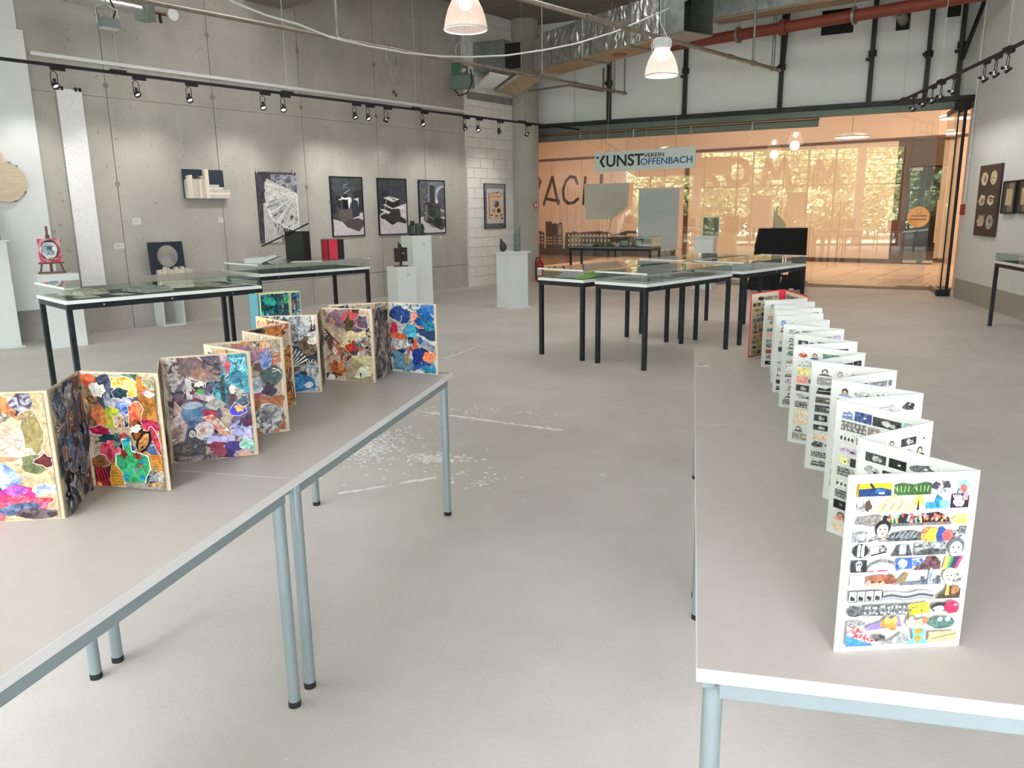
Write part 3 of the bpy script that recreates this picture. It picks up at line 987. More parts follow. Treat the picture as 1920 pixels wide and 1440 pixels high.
# ---------------------------------------------------------------- conference tables
def make_table(loc, inx, iny, label, group):
    t = thing('conference_table', label, 'table', loc, 0, group)
    m = MB()
    m.add([(-.4, -.8, .715), (.4, -.8, .715), (.4, .8, .715), (-.4, .8, .715), (-.4, -.8, .7398), (.4, -.8, .7398), (.4, .8, .7398), (-.4, .8, .7398)],
          [(0, 3, 2, 1), (0, 1, 5, 4), (1, 2, 6, 5), (2, 3, 7, 6), (3, 0, 4, 7)], 1)
    m.add([(-.3985, -.7985, .74), (.3985, -.7985, .74), (.3985, .7985, .74), (-.3985, .7985, .74)], [(0, 1, 2, 3)], 0)
    m.add([(-.4, -.8, .7398), (.4, -.8, .7398), (.4, .8, .7398), (-.4, .8, .7398), (-.3985, -.7985, .74), (.3985, -.7985, .74), (.3985, .7985, .74), (-.3985, .7985, .74)],
          [(0, 1, 5, 4), (1, 2, 6, 5), (2, 3, 7, 6), (3, 0, 4, 7)], 1)
    m.obj('tabletop', [M['top'], M['edge']], t)
    for sx in (-1, 1):
        MB().box(sx * .375 - .0125, sx * .375 + .0125, -.76, .76, .678, .715).obj('apron_rail', M['leg'], t, bev=.002)
        MB().box(-.36, .36, sx * .775 - .0125, sx * .775 + .0125, .678, .715).obj('apron_rail', M['leg'], t, bev=.002)
    for sx in (-1, 1):
        for sy in (-1, 1):
            x, y = sx * (.4 - inx), sy * (.8 - iny)
            lg = MB().cyl((x, y, .018), (x, y, .715), .0185, 20).obj('leg', M['leg'], t)
            MB().cyl((x, y, 0), (x, y, .02), .0195, 20).obj('foot_cap', M['rubber'], lg)
    return t
TL = make_table((-1.54, 2.802, 0), .033, .05, 'pale grey conference table carrying the far half of the colourful fold-out book', 'conference tables')
make_table((-1.54, 1.20, 0), .033, .05, 'pale grey conference table at bottom left under the near colourful book panels', 'conference tables')
make_table((.434, 3.636, 0), .033, .085, 'pale grey conference table under the red-covered end of the white fold-out book', 'conference tables')
make_table((.434, 2.035, 0), .033, .085, 'pale grey conference table nearest on the right under the white front cover', 'conference tables')

# ---------------------------------------------------------------- accordion books
def page_frame(p, q):
    """Left and right end of a standing panel as seen from the aisle between the tables."""
    cr = p[0] * q[1] - p[1] * q[0]
    return (q, p) if cr > 0 else (p, q)

def add_page(book, p, q, h, thick, body, artf, seed, mx=.010, mz=.004, z0=0.0, pm='art', name='page', base=(0, 0)):
    a, b = page_frame(p, q)
    w = math.hypot(b[0] - a[0], b[1] - a[1])
    ang = math.atan2(b[1] - a[1], b[0] - a[0])
    o = MB().box(.0015, w - .0015, 0, thick, 0, h).obj(name, body, book, (a[0] - base[0], a[1] - base[1], z0), ang)
    if artf:
        art = Art(w - 2 * mx, h - 2 * mz, seed)
        artf(art)
        art.obj('collage', M[pm], o, mx, -.0008, mz)
    return o

def muted(c, k):
    g = sum(c) / 3
    return tuple(int(max(0, min(255, g + (v - g) * k))) for v in c)

def collage(pal, n=46, feats=None, bg=(190, 168, 142), dark=(36, 34, 44), bprob=.3):
    def f(a):
        r = a.r
        a.rect(0, 1, 0, 1, (216, 208, 196))
        a.rect(.012, .988, .01, .99, bg, muted(bg, .7))
        def patch(big):
            c = r.choice(pal)
            d = tuple(max(0, min(255, v + dv)) for v, dv in zip(r.choice((c, c, dark, r.choice(pal))), (r.randint(-60, 50),) * 3))
            cx, cy = r.random(), r.random()
            g = 1.0 if big else .5
            rx, ry = r.uniform(.06, .19) * g, r.uniform(.05, .15) * g
            rot = r.uniform(0, 3.14)
            k = r.random()
            bd = (236, 230, 218) if r.random() < bprob else None
            if k < .5:
                a.blob(cx, cy, rx, ry, c, d, .38, 17, rot, bd, .006)
            elif k < .68:
                a.rect(cx - rx * .7, cx + rx * .7, cy - ry * .7, cy + ry * .7, c, d, rot)
            elif k < .84:
                # limb-like bent stroke
                x0, y0, t = cx, cy, r.uniform(0, 6.28)
                w = r.uniform(.025, .06) * (1.3 if big else .8)
                for q in range(4):
                    x1, y1 = x0 + .055 * math.cos(t), y0 + .042 * math.sin(t)
                    a.line(x0, y0, x1, y1, w, c, d, w * .85)
                    x0, y0, t, w = x1, y1, t + r.uniform(-.7, .7), w * .85
            else:
                for q in range(r.randint(4, 8)):
                    t = rot + q * .16
                    a.line(cx, cy, cx + rx * 1.5 * math.cos(t), cy + ry * 1.5 * math.sin(t), .006, r.choice((c, d, (238, 232, 222))), None, .016)
            for j in range(r.randint(2, 4)):
                e = r.choice((dark, d, tuple(min(255, v + 50) for v in c), (236, 228, 218), r.choice(pal)))
                ex, ey = cx + r.gauss(0, rx * .45), cy + r.gauss(0, ry * .4)
                if r.random() < .5:
                    a.blob(ex, ey, rx * r.uniform(.1, .4), ry * r.uniform(.1, .4), e, d, .35, 9, rot)
                else:
                    t = r.uniform(0, 6.28)
                    a.line(ex, ey, ex + rx * .9 * math.cos(t), ey + rx * .7 * math.sin(t), .011, e, None, .003)
        for i in range(n):
            patch(True)
        if feats:
            feats(a)
        k0 = len(a.P)
        for i in range(int(n * .45)):
            patch(False)
        if feats:
            # small scraps lie between, not over, the main cut-outs
            small = a.P[k0:]
            del a.P[k0:]
            main = a.P
            a.P = main + [q for q in small if r.random() < .45]
    return f

def f_bc(a):
    Bd = (240, 236, 226)
    a.blob(.18, .72, .20, .30, (96, 62, 46), (180, 150, 116), .25)
    a.blob(.10, .93, .12, .06, (214, 74, 48), (236, 130, 84), .25, rot=-.5)
    a.blob(.33, .84, .16, .15, (92, 100, 122), (46, 52, 66), .2)
    a.blob(.33, .77, .05, .07, (190, 196, 206), (120, 126, 140), .2)
    for i in range(3):
        a.line(.29 + .035 * i, .77, .30 + .035 * i, .70, .016, (176, 182, 194), None, .008)
    a.blob(.60, .90, .19, .075, (250, 226, 130), (240, 146, 50), .25, rot=-.35, border=Bd, bw=.012)
    a.blob(.66, .86, .11, .06, (255, 246, 206), (246, 180, 70), .2, rot=-.5)
    a.blob(.50, .72, .17, .10, (206, 204, 210), (170, 172, 186), .15)
    a.blob(.54, .71, .115, .05, (126, 152, 214), (52, 72, 150), .12)
    a.blob(.54, .735, .11, .018, (176, 196, 232), (126, 152, 214), .1)
    a.blob(.52, .83, .10, .05, (60, 84, 100), (30, 46, 58), .35, border=Bd, bw=.006)
    a.blob(.30, .60, .18, .11, (232, 214, 60), (150, 190, 70), .25, rot=.6)
    a.blob(.19, .63, .10, .09, (240, 176, 96), (226, 120, 80), .25)
    a.rect(.76, .99, .60, .98, (190, 128, 56), (150, 92, 40))
    a.blob(.93, .93, .09, .05, (90, 120, 110), (190, 170, 120), .3, border=Bd)
    a.blob(.90, .84, .09, .03, (200, 60, 130), (230, 220, 220), .3)
    for i in range(14):
        a.line(.86 + a.r.gauss(0, .05), .70 + a.r.gauss(0, .05), .88 + a.r.gauss(0, .07), .72 + a.r.gauss(0, .06), .012, (110, 80, 36), None, .003)
    a.blob(.70, .66, .09, .13, (206, 66, 56), (226, 146, 90), .3, rot=-.3, border=Bd)
    a.blob(.46, .59, .08, .05, (150, 84, 58), (222, 190, 160), .3, border=Bd)
    a.rect(.0, .99, .44, .54, (206, 188, 160), (176, 150, 126), .12)
    a.blob(.16, .50, .17, .045, (206, 40, 86), (120, 20, 56), .3, border=Bd)
    a.blob(.90, .56, .13, .05, (214, 46, 92), (110, 24, 54), .3, rot=-.3)
    a.blob(.93, .44, .05, .12, (210, 70, 84), (150, 40, 60), .25, rot=.35, border=Bd)
    a.blob(.68, .52, .09, .10, (44, 30, 24), (170, 92, 40), .3, rot=.3)
    a.blob(.77, .42, .085, .12, (36, 26, 22), None, .12, rot=-.6)
    a.blob(.77, .42, .055, .085, (222, 170, 110), (180, 110, 50), .12, rot=-.6)
    a.blob(.30, .43, .20, .04, (36, 84, 92), (28, 46, 60), .35)
    a.blob(.50, .43, .10, .06, (196, 76, 76), (150, 56, 66), .15)
    a.blob(.30, .34, .12, .08, (220, 66, 96), (236, 120, 130), .3)
    a.blob(.22, .30, .10, .08, (214, 80, 104), (160, 40, 70), .3)
    a.blob(.10, .22, .15, .06, (150, 98, 60), (110, 70, 44), .25, border=Bd)
    a.rect(.02, .22, .0, .17, (140, 28, 40), (76, 12, 22))
    for i in range(4):
        a.line(.04 + .045 * i, .16, .10 + .045 * i, .0, .02, (190, 54, 60), None, .01)
    a.poly([(.30, .26), (.40, .16), (.46, .02), (.24, .0), (.24, .12)], (226, 166, 62), (206, 140, 50))
    for i in range(6):
        for j in range(9):
            a.blob(.27 + .03 * i, .02 + .026 * j, .007, .005, (72, 40, 24), None, .1, 6)
    a.rect(.84, .995, .17, .31, (228, 150, 58), (206, 126, 44))
    for i in range(6):
        for j in range(6):
            a.blob(.86 + .024 * i, .185 + .022 * j, .007, .005, (92, 44, 20), None, .1, 6)
    a.poly([(.47, .44), (.60, .44), (.60, .34), (.72, .32), (.82, .30), (.84, .18), (.76, .10), (.74, .04), (.44, .03), (.42, .14), (.34, .20), (.36, .30), (.48, .33)], Bd)
    a.poly([(.48, .43), (.59, .43), (.59, .33), (.72, .31), (.81, .29), (.82, .18), (.75, .10), (.72, .05), (.46, .05), (.43, .14), (.36, .20), (.38, .29), (.49, .32)], (44, 150, 84), (70, 176, 126))
    a.blob(.48, .30, .05, .04, (150, 44, 40), (120, 30, 30), .35)
    a.blob(.68, .29, .06, .03, (170, 52, 44), (120, 30, 30), .35)
    for x, y in ((.52, .40), (.50, .12), (.70, .10), (.74, .24), (.46, .09), (.56, .44)):
        a.blob(x, y, .035, .028, (40, 186, 206), (26, 120, 150), .3)
    for i in range(9):
        a.blob(.44 + a.r.random() * .34, .10 + a.r.random() * .2, .012, .008, (30, 90, 70), (150, 60, 40), .3, 7)
    a.rect(.46, .99, .0, .055, (150, 146, 136), (120, 116, 106))
    a.blob(.90, .10, .12, .035, (196, 200, 200), (130, 140, 142), .35)
    a.blob(.86, .045, .12, .02, (206, 170, 110), (120, 84, 50), .3, rot=.15)

def f_de(a):
    Bd = (238, 234, 226)
    a.blob(.12, .93, .16, .08, (72, 54, 54), (190, 180, 172), .3)
    a.blob(.10, .80, .13, .07, (112, 96, 92), (214, 206, 198), .3)
    a.blob(.40, .90, .24, .15, (128, 102, 98), (96, 78, 80), .18)
    a.blob(.42, .80, .14, .10, (146, 104, 84), (176, 140, 120), .18)
    a.rect(.45, .72, .88, 1.0, (66, 56, 72), (110, 92, 116))
    a.poly([(.66, 1), (.80, 1), (.78, .9), (.70, .88)], (160, 90, 150), (200, 190, 170))
    a.rect(.76, 1, .62, 1.0, (72, 168, 184), (40, 112, 130))
    for i in range(26):
        a.line(.78 + a.r.random() * .2, .65 + a.r.random() * .33, .78 + a.r.random() * .2, .65 + a.r.random() * .33, .016, a.r.choice(((24, 62, 76), (176, 222, 226), (110, 190, 204))), None, .004)
    a.blob(.62, .84, .10, .06, (226, 100, 98), (200, 70, 80), .2)
    a.blob(.74, .86, .04, .08, (222, 92, 94), (196, 70, 76), .2, rot=-.4)
    a.poly([(.25, .83), (.50, .74), (.48, .68), (.60, .60), (.52, .55), (.30, .62), (.22, .72)], (226, 214, 212), (176, 158, 164))
    a.poly([(.27, .80), (.46, .73), (.46, .69), (.32, .66), (.25, .73)], (76, 54, 56))
    a.poly([(.29, .78), (.45, .72), (.45, .70), (.33, .675), (.28, .73)], (206, 190, 190))
    a.poly([(.31, .76), (.44, .715), (.44, .70), (.34, .68), (.30, .73)], (64, 48, 50))
    a.line(.37, .675, .52, .64, .055, (40, 180, 130), (90, 200, 90))
    a.line(.45, .655, .53, .635, .055, (226, 90, 170), (90, 110, 220))
    a.rect(.05, .30, .56, .66, (82, 58, 74), (130, 104, 118), -.25)
    a.poly([(.23, .80), (.30, .80), (.30, .60), (.23, .60)], (206, 202, 196), (226, 222, 216))
    a.blob(.30, .47, .165, .105, (112, 146, 176), (78, 116, 154), .06, 18)
    a.blob(.28, .54, .13, .035, (176, 192, 202), (150, 172, 190), .1)
    a.blob(.54, .70, .06, .07, (40, 92, 112), (24, 50, 66), .25, border=Bd)
    a.blob(.66, .70, .10, .18, (86, 170, 186), (26, 64, 78), .22)
    a.blob(.67, .66, .035, .12, (24, 34, 38), (60, 84, 84), .2)
    a.blob(.86, .78, .09, .065, (32, 92, 116), (56, 124, 146), .06)
    a.blob(.80, .66, .05, .05, (206, 184, 164), (226, 208, 190), .1)
    a.poly([(.76, .62), (.84, .62), (.84, .52), (.75, .50)], (98, 70, 64), (70, 50, 46))
    for i in range(8):
        a.blob(.90 + a.r.gauss(0, .025), .52 + .02 * i, .05, .018, (184, 178, 168), (96, 92, 86), .3)
    a.blob(.84, .47, .11, .07, (92, 66, 200), (40, 60, 190), .3, border=Bd)
    a.blob(.86, .48, .06, .04, (230, 80, 150), (240, 200, 70), .3)
    a.blob(.56, .53, .12, .055, (196, 194, 186), (146, 142, 136), .2)
    a.poly([(.40, .50), (.62, .44), (.60, .38), (.42, .42)], (216, 50, 78), (170, 30, 60))
    a.poly([(.38, .42), (.52, .44), (.76, .20), (.62, .22)], (214, 110, 100), (236, 206, 190))
    a.poly([(.50, .42), (.58, .40), (.76, .21), (.72, .20)], (232, 226, 210), (150, 140, 110))
    a.poly([(.04, .34), (.22, .40), (.14, .18), (.06, .18)], (196, 172, 160), (150, 116, 110))
    a.poly([(.14, .18), (.22, .40), (.38, .38), (.30, .16)], (66, 92, 130), (96, 120, 160))
    a.blob(.40, .29, .13, .085, (232, 226, 222), (214, 196, 192), .12, border=(120, 130, 170), bw=.01)
    a.blob(.38, .29, .04, .03, (206, 150, 146), None, .3)
    a.blob(.26, .13, .13, .12, (84, 80, 84), (50, 48, 54), .2)
    a.face(.25, .27, .05, (226, 220, 214), (24, 22, 26))
    a.blob(.10, .10, .12, .10, (112, 104, 96), (66, 60, 56), .3)
    a.poly([(.72, .27), (.98, .30), (.98, .16), (.72, .22)], (150, 146, 200), (196, 196, 226))
    a.poly([(.70, .32), (.96, .20), (.84, .36)], (122, 120, 176), (176, 178, 214))
    a.poly([(.84, .36), (1, .40), (1, .30), (.92, .28)], (60, 28, 60), (96, 40, 86))
    a.rect(.42, .76, .14, .22, (166, 166, 214), (200, 202, 232), -.15)
    a.blob(.56, .12, .13, .045, (116, 28, 56), (150, 44, 70), .35)
    a.blob(.66, .09, .07, .04, (240, 238, 236), None, .2)
    a.blob(.74, .07, .15, .09, (70, 56, 130), (40, 34, 90), .15)
    a.blob(.92, .11, .08, .06, (170, 216, 196), (110, 176, 160), .3, border=Bd)
    a.blob(.84, .03, .12, .04, (226, 160, 120), (110, 150, 190), .3)
    a.rect(.06, .50, .0, .05, (140, 132, 122), (74, 68, 64))
    a.blob(.60, .44, .03, .05, (96, 92, 120), (60, 56, 80), .2)
    a.poly([(.08, .60), (.06, .48), (.14, .46), (.16, .52)], (226, 200, 186), (206, 170, 150))

def f_a0(a):
    Bd = (240, 236, 228)
    a.rect(.0, 1, .0, 1, (206, 184, 150), (190, 164, 128))
    a.blob(.30, .84, .34, .12, (196, 190, 176), (120, 104, 90), .15)
    a.fan(.40, .80, .05, .28, .5, 2.4, 12, (90, 76, 66), .012)
    a.blob(.62, .90, .26, .06, (226, 134, 84), (150, 92, 56), .2, rot=-.5)
    a.blob(.78, .93, .12, .10, (70, 50, 76), (190, 190, 200), .3)
    a.blob(.45, .62, .42, .15, (232, 204, 184), (214, 176, 156), .14)
    a.blob(.62, .56, .24, .12, (236, 214, 196), (222, 184, 166), .2)
    for i in range(9):
        a.line(.3 + a.r.random() * .5, .5 + a.r.random() * .2, .3 + a.r.random() * .6, .5 + a.r.random() * .2, .016, (200, 150, 130), None, .004)
    a.blob(.25, .50, .35, .05, (166, 116, 88), (190, 140, 110), .3)
    a.blob(.42, .36, .30, .14, (178, 196, 228), (110, 140, 200), .22, rot=-.5)
    a.blob(.40, .36, .16, .07, (232, 224, 210), (190, 200, 224), .2, rot=-.5)
    a.blob(.84, .70, .10, .16, (166, 148, 96), (140, 124, 80), .2, border=Bd)
    a.blob(.80, .44, .12, .08, (120, 126, 86), (90, 96, 66), .2)
    a.blob(.92, .47, .10, .05, (116, 34, 40), (60, 20, 28), .35, border=Bd)
    a.blob(.22, .24, .26, .07, (30, 84, 160), (20, 50, 116), .25)
    for x, y in ((.1, .26), (.2, .2), (.3, .25), (.35, .18)):
        a.blob(x, y, .04, .022, (236, 204, 80), None, .2)
    a.blob(.55, .20, .30, .07, (226, 60, 96), (150, 40, 150), .35)
    a.blob(.70, .14, .26, .06, (206, 44, 66), (240, 120, 150), .35)
    a.blob(.26, .08, .24, .09, (222, 56, 84), (236, 110, 120), .2)
    a.blob(.62, .08, .20, .06, (120, 130, 170), (70, 80, 110), .35)
    a.blob(.80, .05, .20, .05, (60, 46, 56), (120, 100, 110), .35)
    a.blob(.88, .24, .12, .04, (150, 170, 216), (220, 226, 240), .35, border=Bd)
    a.blob(.60, .24, .10, .04, (214, 110, 190), (150, 80, 190), .3)

def f_jk(a):
    a.blob(.55, .86, .30, .16, (206, 212, 218), (110, 114, 118), .3)
    a.blob(.60, .80, .10, .18, (70, 70, 72), (170, 172, 176), .35)
    a.blob(.86, .62, .18, .14, (150, 122, 92), (74, 58, 46), .3)
    a.blob(.45, .45, .34, .17, (40, 40, 42), (84, 84, 86), .25)
    a.blob(.30, .52, .12, .12, (228, 228, 226), (150, 150, 150), .3)
    a.fan(.42, .28, .10, .46, .5, 2.5, 15, (240, 240, 236), .022)
    a.blob(.62, .12, .34, .13, (40, 120, 168), (24, 84, 130), .2)
    a.blob(.60, .13, .14, .08, (30, 104, 150), (70, 150, 190), .25)
    a.blob(.90, .30, .12, .12, (190, 192, 192), (90, 92, 94), .2)

def f_lm(a):
    Bd = (236, 228, 214)
    a.blob(.45, .85, .38, .13, (110, 82, 100), (150, 116, 120), .25)
    a.blob(.62, .88, .18, .08, (206, 80, 84), (176, 60, 80), .3)
    a.blob(.55, .80, .10, .11, (92, 84, 36), (50, 44, 26), .4)
    a.blob(.84, .83, .14, .09, (120, 92, 110), (70, 54, 66), .3, border=Bd)
    a.line(.0, .78, .62, .30, .10, (226, 200, 166), (186, 146, 110), .05)
    a.line(.02, .72, .60, .32, .02, (60, 44, 40))
    a.line(.0, .28, .42, .55, .07, (206, 170, 136), (160, 116, 90), .04)
    a.blob(.62, .58, .30, .12, (232, 212, 160), (206, 190, 150), .3, rot=.3)
    a.blob(.64, .50, .20, .06, (216, 70, 48), (170, 36, 36), .3, rot=.35)
    a.blob(.82, .54, .18, .08, (206, 206, 196), (70, 76, 70), .35)
    a.blob(.30, .18, .20, .10, (196, 112, 60), (84, 50, 40), .35)
    a.blob(.33, .22, .06, .10, (240, 170, 90), (206, 110, 60), .3)
    a.poly([(.5, .36), (1, .36), (1, .0), (.42, .0)], (166, 152, 116), (150, 136, 104))
    a.poly([(.5, .36), (.78, .26), (1, .10), (1, .36)], (206, 196, 146), (190, 180, 136))
    a.blob(.82, .13, .15, .09, (222, 224, 196), (176, 182, 150), .35)
    a.blob(.70, .06, .10, .03, (222, 224, 196), (120, 126, 104), .35)
    a.blob(.10, .05, .14, .06, (50, 38, 42), (110, 80, 84), .3)

def f_no(a):
    a.blob(.25, .85, .24, .12, (52, 88, 150), (36, 56, 110), .25)
    a.blob(.52, .93, .22, .05, (110, 104, 104), (220, 220, 220), .4)
    a.blob(.80, .80, .20, .14, (28, 108, 176), (20, 70, 130), .25)
    a.blob(.90, .70, .18, .07, (40, 130, 160), (24, 70, 90), .2)
    a.blob(.10, .62, .09, .11, (206, 50, 80), (150, 30, 60), .3)
    a.blob(.46, .62, .16, .09, (76, 178, 200), (50, 140, 180), .3, rot=.5)
    a.blob(.52, .52, .11, .08, (110, 206, 220), (60, 160, 190), .25)
    a.blob(.20, .52, .18, .05, (232, 112, 56), (206, 84, 46), .2)
    a.rect(.46, .64, .32, .50, (190, 56, 46), (226, 120, 70))
    a.blob(.22, .40, .15, .08, (226, 222, 214), (150, 146, 140), .15)
    a.poly([(.05, .35), (.55, .16), (.55, .02), (.05, .02)], (76, 116, 136), (110, 150, 170))
    a.rect(.32, .42, .12, .26, (176, 150, 90), (150, 124, 70))
    a.poly([(.60, .55), (1, .40), (1, .30), (.62, .40)], (90, 96, 104), (170, 176, 186))
    a.poly([(.5, .10), (.9, .22), (.9, .12), (.5, .02)], (36, 60, 120), (60, 100, 170))
    a.blob(.62, .24, .14, .13, (30, 60, 140), (24, 40, 90), .25)
    a.blob(.86, .24, .14, .07, (240, 150, 96), (226, 110, 70), .3)
    a.blob(.84, .06, .16, .06, (48, 160, 190), (36, 110, 140), .25)

PAL = {
 'navy': [(58, 70, 96), (96, 104, 120), (40, 44, 62), (150, 150, 160), (134, 96, 84), (84, 112, 150)],
 'multi': [(206, 80, 80), (226, 160, 80), (96, 140, 120), (110, 96, 110), (190, 166, 140), (70, 90, 130)],
 'violet': [(112, 96, 124), (150, 124, 120), (92, 130, 150), (190, 172, 166), (150, 70, 88), (70, 62, 80)],
 'rust': [(150, 92, 60), (196, 130, 80), (92, 66, 54), (110, 96, 116), (206, 96, 60), (176, 152, 130)],
 'orange': [(196, 120, 60), (150, 84, 44), (226, 170, 90), (110, 64, 44), (206, 96, 70)],
 'grey': [(90, 92, 94), (180, 182, 184), (40, 42, 44), (140, 128, 112), (210, 212, 212)],
 'pale': [(240, 226, 190), (236, 206, 190), (222, 214, 226), (246, 236, 206), (226, 190, 200)],
 'mandala': [(236, 150, 110), (226, 90, 96), (240, 206, 90), (206, 120, 170), (240, 226, 200)],
 'moss': [(112, 120, 92), (76, 70, 76), (150, 130, 120), (92, 96, 90), (170, 150, 140), (110, 84, 100)],
 'blue': [(40, 96, 160), (70, 150, 180), (36, 56, 92), (196, 206, 210), (206, 90, 60), (110, 120, 130)],
 'teal': [(24, 110, 120), (30, 70, 110), (40, 140, 96), (20, 40, 60), (70, 60, 120), (40, 160, 170)],
}
LP = {'A0': (-1.835, 1.512), 'A': (-1.589, 1.6), 'B': (-1.704, 1.837), 'C': (-1.447, 1.841), 'D': (-1.605, 2.058), 'E': (-1.38, 2.2), 'F': (-1.623, 2.31), 'G': (-1.42, 2.48),
      'H': (-1.657, 2.606), 'I': (-1.593, 2.852), 'J': (-1.84, 3.004), 'K': (-1.59, 3.089), 'L': (-1.695, 3.334), 'M': (-1.428, 3.31), 'N': (-1.463, 3.59), 'O': (-1.188, 3.524), 'P': (-1.715, 3.45)}
b0 = LP['A0']
lb = thing('accordion_book', 'colourful collage accordion book with cream linen folds zigzagging along the left tables', 'book', (b0[0], b0[1], .74))
def seg(p, q, f, sd, name='page'):
    return add_page(lb, LP[p], LP[q], .347, .0035, M['cream'], f, sd, base=b0, name=name)
seg('A0', 'A', collage([(226, 196, 170), (190, 160, 130)], 10, f_a0), 1)
seg('A', 'B', collage(PAL['navy'], 60), 2)
seg('B', 'C', collage(PAL['multi'], 40, f_bc), 3)
seg('C', 'D', collage(PAL['rust'], 30), 4)
seg('D', 'E', collage(PAL['violet'], 40, f_de), 5)
seg('E', 'F', collage(PAL['pale'] + [(200, 150, 90), (120, 110, 150)], 40), 6)
def f_fg(a):
    a.rect(.30, .98, .02, .40, (190, 112, 66), (150, 92, 60))
    a.blob(.75, .17, .22, .17, (206, 206, 204), (80, 80, 82), .2)
    a.blob(.72, .20, .08, .10, (70, 70, 72), (150, 150, 150), .3)
    a.blob(.86, .18, .09, .13, (96, 96, 98), (190, 190, 190), .25)
    a.rect(.34, .40, .04, .36, (206, 96, 50))
    a.blob(.78, .80, .08, .12, (66, 96, 160), (150, 170, 210), .1)
    a.blob(.50, .88, .30, .08, (176, 120, 130), (120, 100, 124), .25)
    a.blob(.86, .62, .16, .10, (84, 104, 96), (60, 76, 80), .15)
    a.rect(.55, .70, .45, .62, (160, 170, 196), (220, 226, 236), .1)
    a.poly([(.2, .62), (.55, .5), (.5, .4), (.15, .45)], (70, 40, 44), (96, 60, 56))
seg('F', 'G', collage(PAL['violet'] + PAL['rust'], 50, f_fg), 7)
seg('G', 'H', collage(PAL['pale'], 40), 8)
def f_hi(a):
    a.blob(.55, .88, .24, .10, (226, 150, 70), (206, 120, 60), .1)
seg('H', 'I', collage(PAL['orange'], 55, f_hi), 9)
def f_ij(a):
    for i in range(7):
        a.blob(.12 + .13 * i, .92, .075, .05, (236, 90, 110), (240, 200, 90), .08)
        a.blob(.12 + .13 * i, .92, .04, .028, (246, 226, 190), (206, 90, 170), .08)
seg('I', 'J', collage(PAL['mandala'], 40, f_ij), 10)
seg('J', 'K', collage(PAL['grey'], 50, f_jk, bg=(190, 190, 186)), 11)
seg('K', 'L', collage(PAL['moss'], 30), 12)
seg('L', 'M', collage(PAL['rust'] + PAL['moss'], 34, f_lm), 13)
seg('M', 'N', collage(PAL['moss'], 60), 14)
seg('N', 'O', collage(PAL['blue'], 40, f_no, bg=(196, 196, 190)), 15)
seg('N', 'P', collage(PAL['multi'] + PAL['blue'], 40), 16, 'end_page')

# white accordion book with red covers
GREY = [(60, 62, 66), (100, 102, 106), (150, 150, 150), (190, 190, 188), (40, 40, 44), (120, 116, 112)]
HUE = [(196, 96, 92), (92, 112, 160), (220, 196, 120), (120, 160, 150), (214, 160, 124), (150, 130, 160), (214, 176, 156), (206, 186, 156), (226, 120, 110)]
WHT = (216, 215, 211)
def snippet(a, x0, x1, y0, y1, colour):
    r = a.r
    k = r.random()
    c = r.choice(HUE) if colour else r.choice(GREY)
    dv = r.choice((-60, 50, 70))
    d = tuple(min(255, max(0, v + dv)) for v in c)
    cx, cy, w, h = (x0 + x1) / 2, (y0 + y1) / 2, x1 - x0, y1 - y0
    if k < .22:
        a.rect(x0, x1, y0, y1, c, d)
        a.blob(cx, cy, w * .28, h * .3, d, c, .3)
        a.blob(cx + w * .1, cy + h * .05, w * .1, h * .16, (232, 228, 222), d, .3)
    elif k < .40:
        a.face(cx, cy - h * .05, min(w * .34, h * .62), (226, 214, 204) if not colour else (222, 176, 150), r.choice(((44, 40, 40), (90, 76, 64), (120, 110, 100))))
        a.poly([(x0, y0), (x1, y0), (cx + w * .2, cy - h * .2), (cx - w * .2, cy - h * .2)], c, d)
    elif k < .55:
        a.poly([(x0, y0), (x1, y0), (x1 - w * .1, cy + h * r.uniform(0, .3)), (cx + w * .1, y1), (cx - w * .1, cy + h * .2), (x0 + w * .1, cy + h * r.uniform(0, .45))], c, d)
        a.line(x0 + w * .1, cy - h * .1, x1 - w * .1, cy, .012, (235, 232, 228), None, .004)
        a.blob(cx, cy - h * .2, w * .12, h * .14, d, c, .25)
    elif k < .68:
        a.crowd(x0, x1, y0, y1, (70, 70, 74), (196, 192, 186), 2, 7)
    elif k < .82:
        a.blob(cx, cy, w * .46, h * .46, c, d, .25, 14)
        a.blob(cx - w * .1, cy + h * .1, w * .18, h * .2, d, c, .3)
        a.blob(cx + w * .14, cy - h * .1, w * .1, h * .12, (34, 34, 38), None, .3)
        a.blob(cx + w * .05, cy + h * .18, w * .07, h * .08, (240, 238, 232), None, .3)
    elif k < .92:
        a.rect(x0, x1, y0, y1, (34, 34, 40), (76, 76, 80))
        a.blob(cx, cy, w * .16, h * .34, (214, 210, 204), (150, 146, 142), .2)
        a.blob(cx + w * .22, cy - h * .1, w * .1, h * .24, (190, 186, 182), (120, 118, 116), .2)
    else:
        for i in range(4):
            a.rect(x0 + w * i / 4, x0 + w * (i + .85) / 4, y0, y1, (238, 236, 230), (206, 204, 200))
            a.blob(x0 + w * (i + .4) / 4, cy - h * .1, w * .07, h * .25, (50, 50, 52), None, .3)

def white_rows(colour=.25, rows=11, tone=WHT):
    def f(a):
        r = a.r
        a.rect(0, 1, 0, 1, tone, tone)
        for j in range(rows):
            y1 = 1 - (j + .12) / rows
            y0 = 1 - (j + .97) / rows
            x = .01
            while x < .93:
                w = r.uniform(.14, .34)
                snippet(a, x, min(.99, x + w), y0, y0 + (y1 - y0) * r.uniform(.7, 1.0), r.random() < colour)
                x += w + r.uniform(.01, .03)
    return f

